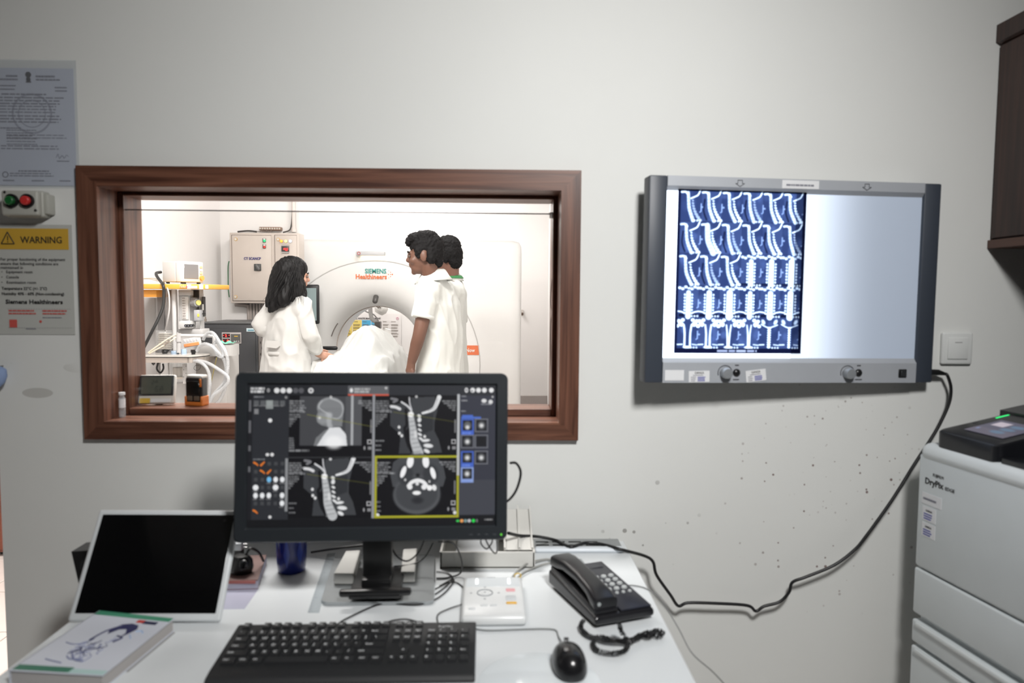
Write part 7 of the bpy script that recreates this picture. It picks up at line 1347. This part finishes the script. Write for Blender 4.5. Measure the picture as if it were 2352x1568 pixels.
# ---------------- man in short-sleeved shirt, profile to the left
def man_front():
    base = Vector((-0.335, 2.27, 0)); phi = math.radians(64); hphi = math.radians(84)
    t = thing('person', 'man in short-sleeved white shirt in profile, arm hanging by the couch', 'person', base)
    skin = M('skin_deep_brown', (104, 72, 58), 0.5, var=0.06, sss=0.05)
    hc = at_y(976, 585, 2.22); m = frame(hc, hphi, math.radians(-4)); mb = MB(); head(mb, m, 1.0)
    rx = Vector((math.cos(phi), math.sin(phi), 0)); fy = Vector((-math.sin(phi), math.cos(phi), 0)); up = Vector((0, 0, 1))
    LN = Vector((-.042, -.01, 0)); sh = base + up * 1.44 + LN; neck0 = m @ Vector((0, -.022, -.06)); limb(mb, [neck0, neck0.lerp(sh + fy * .0, 0.5), sh + up * .03], [.052, .054, .07], 4)
    Ls = at_y(984, 672, 2.13); Le = at_y(963, 768, 2.09); Lw = at_y(945, 832, 2.13)
    rings(mb, [(base + up * .9, .11, .08), (base + up * 1.1, .105, .075), (base + up * 1.3, .115, .08), (sh, .10, .06)], phi)
    limb(mb, [sh - rx * .08, Ls, Ls.lerp(Le, .5), Le, Le.lerp(Lw, .35), Lw], [.04, .046, .043, .037, .036, .025], 4)
    hand(mb, Lw, at_y(938, 885, 2.15) - Lw, Vector((-.5, .85, 0)), Vector((-.15, .95, -.2)), 1.0, 0.4)
    Rs = base + rx * .17 + up * 1.42; Re = Rs + Vector((.0, .0, -.28)) + fy * .04; Rw = Re + Vector((0, 0, -.2)) + fy * .12
    limb(mb, [sh + rx * .08, Rs, Re, Rw], [.04, .046, .038, .026], 4); hand(mb, Rw, fy * .5 - up, -rx, fy, 1.0, .3)
    for s in (-1, 1): limb(mb, [base + rx * .08 * s + up * .85, base + rx * .09 * s + up * .5, base + rx * .09 * s + up * .08], [.07, .05, .04], 3)
    skinmesh('body', mb, skin, t, 0.0052, 2); eyes(t, m)
    # shirt
    mb = MB(); rings(mb, [(base + up * .70, .172, .130), (base + up * .80, .165, .125), (base + up * 1.0, .15, .112), (base + up * 1.2, .152, .110), (base + up * 1.34 + LN * .3, .160, .108), (base + up * 1.42 + LN * .7, .148, .092), (base + up * 1.475 + LN, .098, .073), (base + up * 1.505 + LN, .066, .064)], phi)
    hem = Ls.lerp(Le, 0.62); limb(mb, [base + rx * -.11 + up * 1.42, Ls + up * .004], [.065, .066], 4)
    mb.cyl(Ls + up * .01, hem, .064, .060, 22); limb(mb, [base + rx * .11 + up * 1.42, Rs], [.065, .064], 4); mb.cyl(Rs + up * .01, Rs.lerp(Re, .62), .062, .060, 22)
    skinmesh('shirt', mb, COTTON, t, 0.0075, 4, wrinkle(0.013, 11, 5, (1, 1, .4)))
    mb = MB(); d = (hem - Ls).normalized(); mb.cyl(hem - d * .022, hem + d * .001, .0605, .0600, 26, cap=False); a = mb.build('sleeve_hem', COTTON, t, sharp=60); sd = a.modifiers.new('s', 'SOLIDIFY'); sd.thickness = 0.003; sd.offset = 1
    # collar, fold-over band
    n0 = sh + up * .045 - fy * .005; L = []
    for z, r, f in ((.0, .072, 1.0), (.034, .064, 1.0), (.054, .062, 1.0), (.050, .068, 1.02), (.012, .086, 1.10), (-.010, .096, 1.22)):
        L.append([n0 + up * (z + 0.012 * (-math.sin(k)) * (1 if r < .07 else 1.2)) + rx * (r * math.cos(k)) + fy * (r * f * math.sin(k)) for k in [math.radians(100 + 340 * i / 40) for i in range(41)]])
    mb = MB(); mb.loops(L, closed_ring=False); c = mb.build('collar', COTTON, t, sharp=60); sd = c.modifiers.new('s', 'SOLIDIFY'); sd.thickness = 0.002
    legs_and_shoes(t, base, phi, .86)
    # hair
    mb = MB(); ell(mb, (0, -.016, .046), (.0765, .096, .078), m); ell(mb, (0, -.046, .010), (.0715, .063, .078), m); ell(mb, (0, -.074, -.030), (.046, .028, .046), m); ell(mb, (0, .045, .094), (.058, .048, .034), m); ell(mb, (0, .082, .080), (.046, .022, .026), m); ell(mb, (0, -.01, .104), (.062, .07, .032), m)
    for x in (-1, 1): ell(mb, (.068 * x, .020, .012), (.010, .022, .034), m); ell(mb, (.066 * x, -.046, -.010), (.014, .026, .045), m)
    skinmesh('hair', mb, M('hair_fade', (18, 17, 18), 0.75, spec=0.2), t, 0.005, 1, wrinkle(0.009, 52, 1, (1, 1, 1)))
man_front()

# ---------------- man behind, seen from the back
def man_back():
    base = Vector((-0.345, 2.75, 0)); phi = math.radians(62); hphi = math.radians(48)
    t = thing('person', 'man seen from behind with green lanyard, half hidden by the other man', 'person', base)
    skin = M('skin_warm_brown', (122, 86, 72), 0.5, var=0.06, sss=0.05)
    hc = at_y(1026, 586, 2.73); m = frame(hc, hphi, math.radians(-10)); mb = MB(); head(mb, m, .98)
    rx = Vector((math.cos(phi), math.sin(phi), 0)); fy = Vector((-math.sin(phi), math.cos(phi), 0)); up = Vector((0, 0, 1)); sh = base + up * 1.44 + Vector((.035, 0, 0))
    neck0 = m @ Vector((0, -.03, -.05)); limb(mb, [neck0, neck0.lerp(sh, .5), sh + up * .03], [.054, .056, .07], 4)
    rings(mb, [(base + up * .9, .11, .08), (base + up * 1.1, .105, .075), (base + up * 1.3, .115, .08), (sh, .10, .06)], phi)
    for s in (-1, 1):
        S_ = base + rx * .165 * s + up * 1.40; E_ = S_ + up * -.28 + rx * .015 * s + fy * .01; W_ = E_ + up * -.23 + fy * .05
        limb(mb, [sh + rx * .08 * s, S_, E_, W_], [.04, .046, .038, .026], 4); hand(mb, W_, fy * .15 - up, fy, fy, 1.0, .3)
        limb(mb, [base + rx * .08 * s + up * .85, base + rx * .09 * s + up * .5, base + rx * .09 * s + up * .08], [.07, .05, .04], 3)
    skinmesh('body', mb, skin, t, 0.006, 2); eyes(t, m, .98)
    mb = MB(); rings(mb, [(base + up * .68, .185, .140), (base + up * .85, .175, .13), (base + up * 1.05, .16, .118), (base + up * 1.2, .16, .115), (base + up * 1.33, .165, .110), (base + up * 1.40, .15, .095), (sh + up * .03, .10, .075), (sh + up * .065, .066, .064)], phi)
    for s in (-1, 1):
        S_ = base + rx * .165 * s + up * 1.40; E_ = S_ + up * -.28 + rx * .015 * s + fy * .01; limb(mb, [base + rx * .11 * s + up * 1.40, S_], [.062, .062], 4); mb.cyl(S_ + up * .01, S_.lerp(E_, .65), .060, .058, 20)
    skinmesh('shirt', mb, COTTON, t, 0.008, 4, wrinkle(0.013, 10, 12, (1, 1, .4)))
    n0 = sh + up * .055; L = []
    for z, r in ((.0, .070), (.028, .061), (.044, .058), (.040, .064), (.010, .083), (-.004, .090)): L.append([n0 + up * z + rx * (r * math.cos(k)) + fy * (r * math.sin(k)) for k in [math.radians(100 + 340 * i / 40) for i in range(41)]])
    mb = MB(); mb.loops(L, closed_ring=False); c = mb.build('collar', COTTON, t, sharp=60); sd = c.modifiers.new('s', 'SOLIDIFY'); sd.thickness = 0.002
    mb = MB(); L = []
    for z, r in ((.030, .0745), (.012, .0875)): L.append([n0 + up * z + rx * (r * math.cos(k)) + fy * (r * math.sin(k)) for k in [math.radians(165 + 210 * i / 24) for i in range(25)]])
    mb.loops(L, closed_ring=False); c = mb.build('lanyard', M('lanyard_green', (66, 140, 84), 0.6), t, sharp=60); sd = c.modifiers.new('s', 'SOLIDIFY'); sd.thickness = 0.003; sd.offset = 0
    legs_and_shoes(t, base, phi, .86)
    mb = MB(); ell(mb, (0, -.014, .046), (.077, .097, .078), m); ell(mb, (0, -.046, .004), (.0735, .066, .082), m); ell(mb, (0, -.070, -.050), (.05, .034, .05), m); ell(mb, (0, .055, .090), (.055, .042, .032), m)
    for x in (-1, 1): ell(mb, (.067 * x, .018, .010), (.010, .022, .034), m); ell(mb, (.063 * x, -.046, -.016), (.014, .028, .048), m)
    skinmesh('hair', mb, M('hair_fade', (18, 17, 18), 0.75, spec=0.2), t, 0.005, 1, wrinkle(0.008, 52, 4, (1, 1, 1)))
man_back()

# ---------------- woman in lab coat, seen from behind
def woman():
    Y = 2.72; base = Vector((at_y(657, 800, Y).x, Y, 0)); phi = math.radians(-38); hphi = math.radians(-62)
    t = thing('person', 'woman with long black hair in white lab coat reaching to the couch', 'person', base)
    skin = M('skin_tan', (196, 150, 128), 0.5, var=0.05, sss=0.06)
    rx = Vector((math.cos(phi), math.sin(phi), 0)); fy = Vector((-math.sin(phi), math.cos(phi), 0)); up = Vector((0, 0, 1))
    hc = at_y(674, 632, Y + 0.02); m = frame(hc, hphi, math.radians(-4)); mb = MB(); head(mb, m, .95, True)
    sh = Vector((at_y(664, 690, Y).x, Y - .01, 1.335)); neck0 = m @ Vector((0, -.02, -.06)); limb(mb, [neck0, neck0.lerp(sh, .5), sh], [.045, .045, .06], 4)
    rings(mb, [(base + up * .85, .12, .09), (base + up * 1.02, .10, .075), (base + up * 1.2, .11, .08), (sh, .09, .055)], phi)
    Rs = at_y(693, 699, Y - .06); Re = at_y(713, 768, Y - .07); Rw = at_y(729, 811, Y + .03)
    limb(mb, [sh + rx * .07, Rs, Re, Rw], [.035, .040, .034, .023], 4); hand(mb, Rw, at_y(748, 818, Y + .06) - Rw, Vector((.3, .2, .9)), Vector((-.2, .6, .7)), .95, .22)
    Ls = at_y(630, 700, Y + .02); Le = at_y(602, 752, Y + .0); Lw = Le + fy * .17 + rx * .10 + up * -.03
    limb(mb, [sh - rx * .07, Ls, Le, Lw], [.035, .040, .034, .023], 4); hand(mb, Lw, fy + rx * .8, up, up + fy * .2, .95, .5)
    for s in (-1, 1): limb(mb, [base + rx * .08 * s + up * .82, base + rx * .08 * s + up * .48, base + rx * .08 * s + up * .08], [.075, .05, .036], 3)
    skinmesh('body', mb, skin, t, 0.0052, 2); eyes(t, m, .95)
    mb = MB(); rings(mb, [(base + up * .50, .225, .175), (base + up * .70, .20, .155), (base + up * .85, .182, .14), (base + up * .97, .158, .122), (base + up * 1.07, .148, .112), (base + up * 1.18, .150, .108), (base + up * 1.27, .145, .098), (sh - up * .02, .120, .080), (sh + up * .03, .062, .056)], phi)
    limb(mb, [sh + rx * .10 - up * .035, Rs], [.055, .056], 4); limb(mb, [Rs, Rs.lerp(Re, .5), Re, Re.lerp(Rw, .5), Re.lerp(Rw, .74)], [.058, .053, .051, .045, .040], 4)
    limb(mb, [sh - rx * .10 - up * .035, Ls], [.055, .056], 4); limb(mb, [Ls, Ls.lerp(Le, .5), Le, Le.lerp(Lw, .8)], [.058, .056, .056, .042], 4)
    skinmesh('lab_coat', mb, COAT, t, 0.0075, 4, wrinkle(0.015, 11, 21, (1, 1, .55)))
    d = (Rw - Re).normalized(); e = Re.lerp(Rw, .82); mb = MB(); mb.cyl(e - d * .035, e + d * .004, .046, .043, 22); mb.build('cuff', COAT, t, sharp=50)
    # back belt and pocket flaps
    mb = MB(); L = []
    for z, k_ in ((1.035, 1.0), (1.010, 1.0)): L.append([base + up * z + rx * (.160 * math.cos(k)) + fy * (.122 * math.sin(k)) for k in [math.radians(195 + 130 * i / 20) for i in range(21)]])
    mb.loops(L, closed_ring=False); c = mb.build('back_belt', COAT, t, sharp=60); sd = c.modifiers.new('s', 'SOLIDIFY'); sd.thickness = 0.006; sd.offset = 0
    mb = MB(); q = at_y(628, 790, Y - .13); mm = Matrix.Translation(q) @ Matrix.Rotation(phi + .35, 4, 'Z'); mb.prism([(-.045, .02), (.045, .02), (.045, -.012), (.025, -.026), (-.045, -.02)], -.006, .012, lambda u, v, dd: mm @ Vector((u, dd, v))); mb.build('pocket_flap', COAT, t)
    # collar at nape
    mb = MB(); L = []
    for z, r in ((-.005, .066), (.03, .058), (.035, .062), (.0, .084)): L.append([sh + up * z + rx * (r * math.cos(k)) + fy * (r * math.sin(k)) for k in [math.radians(100 + 340 * i / 30) for i in range(31)]])
    mb.loops(L, closed_ring=False); c = mb.build('collar', COAT, t, sharp=60); sd = c.modifiers.new('s', 'SOLIDIFY'); sd.thickness = 0.002
    legs_and_shoes(t, base, phi, .82, .075)
    # long hair, falling over the back
    S_ = .95; mb = MB(); ell(mb, (0, -.012, .042), (.079, .096, .080), m); ell(mb, (0, -.045, -.01), (.082, .072, .10), m)
    for x in (-1, 1): ell(mb, (.066 * x, .022, -.015), (.018, .026, .085), m)
    A = lambda px, py, dy: at_y(px, py, Y + dy)
    def flow(pts, rads): limb(mb, [A(*p) for p in pts], rads, 6)
    flow([(655, 622, -.05), (645, 655, -.06), (633, 690, -.10), (622, 713, -.13)], [.075, .074, .05, .014]); flow([(668, 640, -.07), (660, 665, -.09), (650, 690, -.12), (640, 700, -.13)], [.055, .055, .042, .016]); flow([(680, 640, -.03), (684, 660, -.05), (680, 676, -.08), (672, 688, -.10)], [.045, .042, .03, .012])
    flow([(690, 636, .02), (692, 658, -.01), (697, 676, -.05), (700, 690, -.08)], [.028, .026, .018, .006]); flow([(648, 640, -.03), (634, 665, -.06), (622, 690, -.08), (615, 702, -.09)], [.05, .046, .03, .01])
    def hd(c): p = Vector((c.x * 55, c.y * 55, c.z * 7)); return 0.006 * (1 - 2 * abs(noise.noise(p))) + 0.004 * noise.noise(Vector((c.x * 14, c.y * 14, c.z * 9)))
    skinmesh('hair', mb, HAIR, t, 0.0055, 1, hd)
    rnd = random.Random(8); st = MB()
    for k in range(90):
        px0, py0 = rnd.uniform(645, 690), rnd.uniform(606, 650); dx_ = -rnd.uniform(.25, .75) if px0 < 678 else rnd.uniform(-.35, .18); L_ = rnd.uniform(40, 66); dd = -.115 - rnd.uniform(0, .02)
        st.tube([A(px0, py0, dd + .02), A(px0 + dx_ * L_ * .5 + rnd.uniform(-3, 3), py0 + L_ * .5, dd - .015), A(px0 + dx_ * L_ + rnd.uniform(-4, 4), py0 + L_, dd - .02)], 0, 4, 4, rad=lambda q: .0022 * (1 - q) + .0004)
    for k in range(26):
        px0 = rnd.uniform(612, 690); py0 = 706 - max(0, (px0 - 625) * .38) + rnd.uniform(-14, 0); st.tube([A(px0 + rnd.uniform(0, 5), py0 - 10, -.135), A(px0, py0, -.145), A(px0 + rnd.uniform(-6, 4), py0 + rnd.uniform(4, 11), -.14)], 0, 4, 4, rad=lambda q: .0018 * (1 - q) + .0003)
    o = st.build('loose_strands', HAIR, t); o['kind'] = 'stuff'
woman()

for o in bpy.data.objects:
    if o.name.split('.')[0] in ('printed_lines', 'small_print', 'dotted_rule', 'dial_print', 'red_print', 'label_print', 'sticker_print', 'handwriting', 'column_print', 'scale_marks', 'status_lights', 'dial_marks', 'moulded_pattern'): o['kind'] = 'stuff'
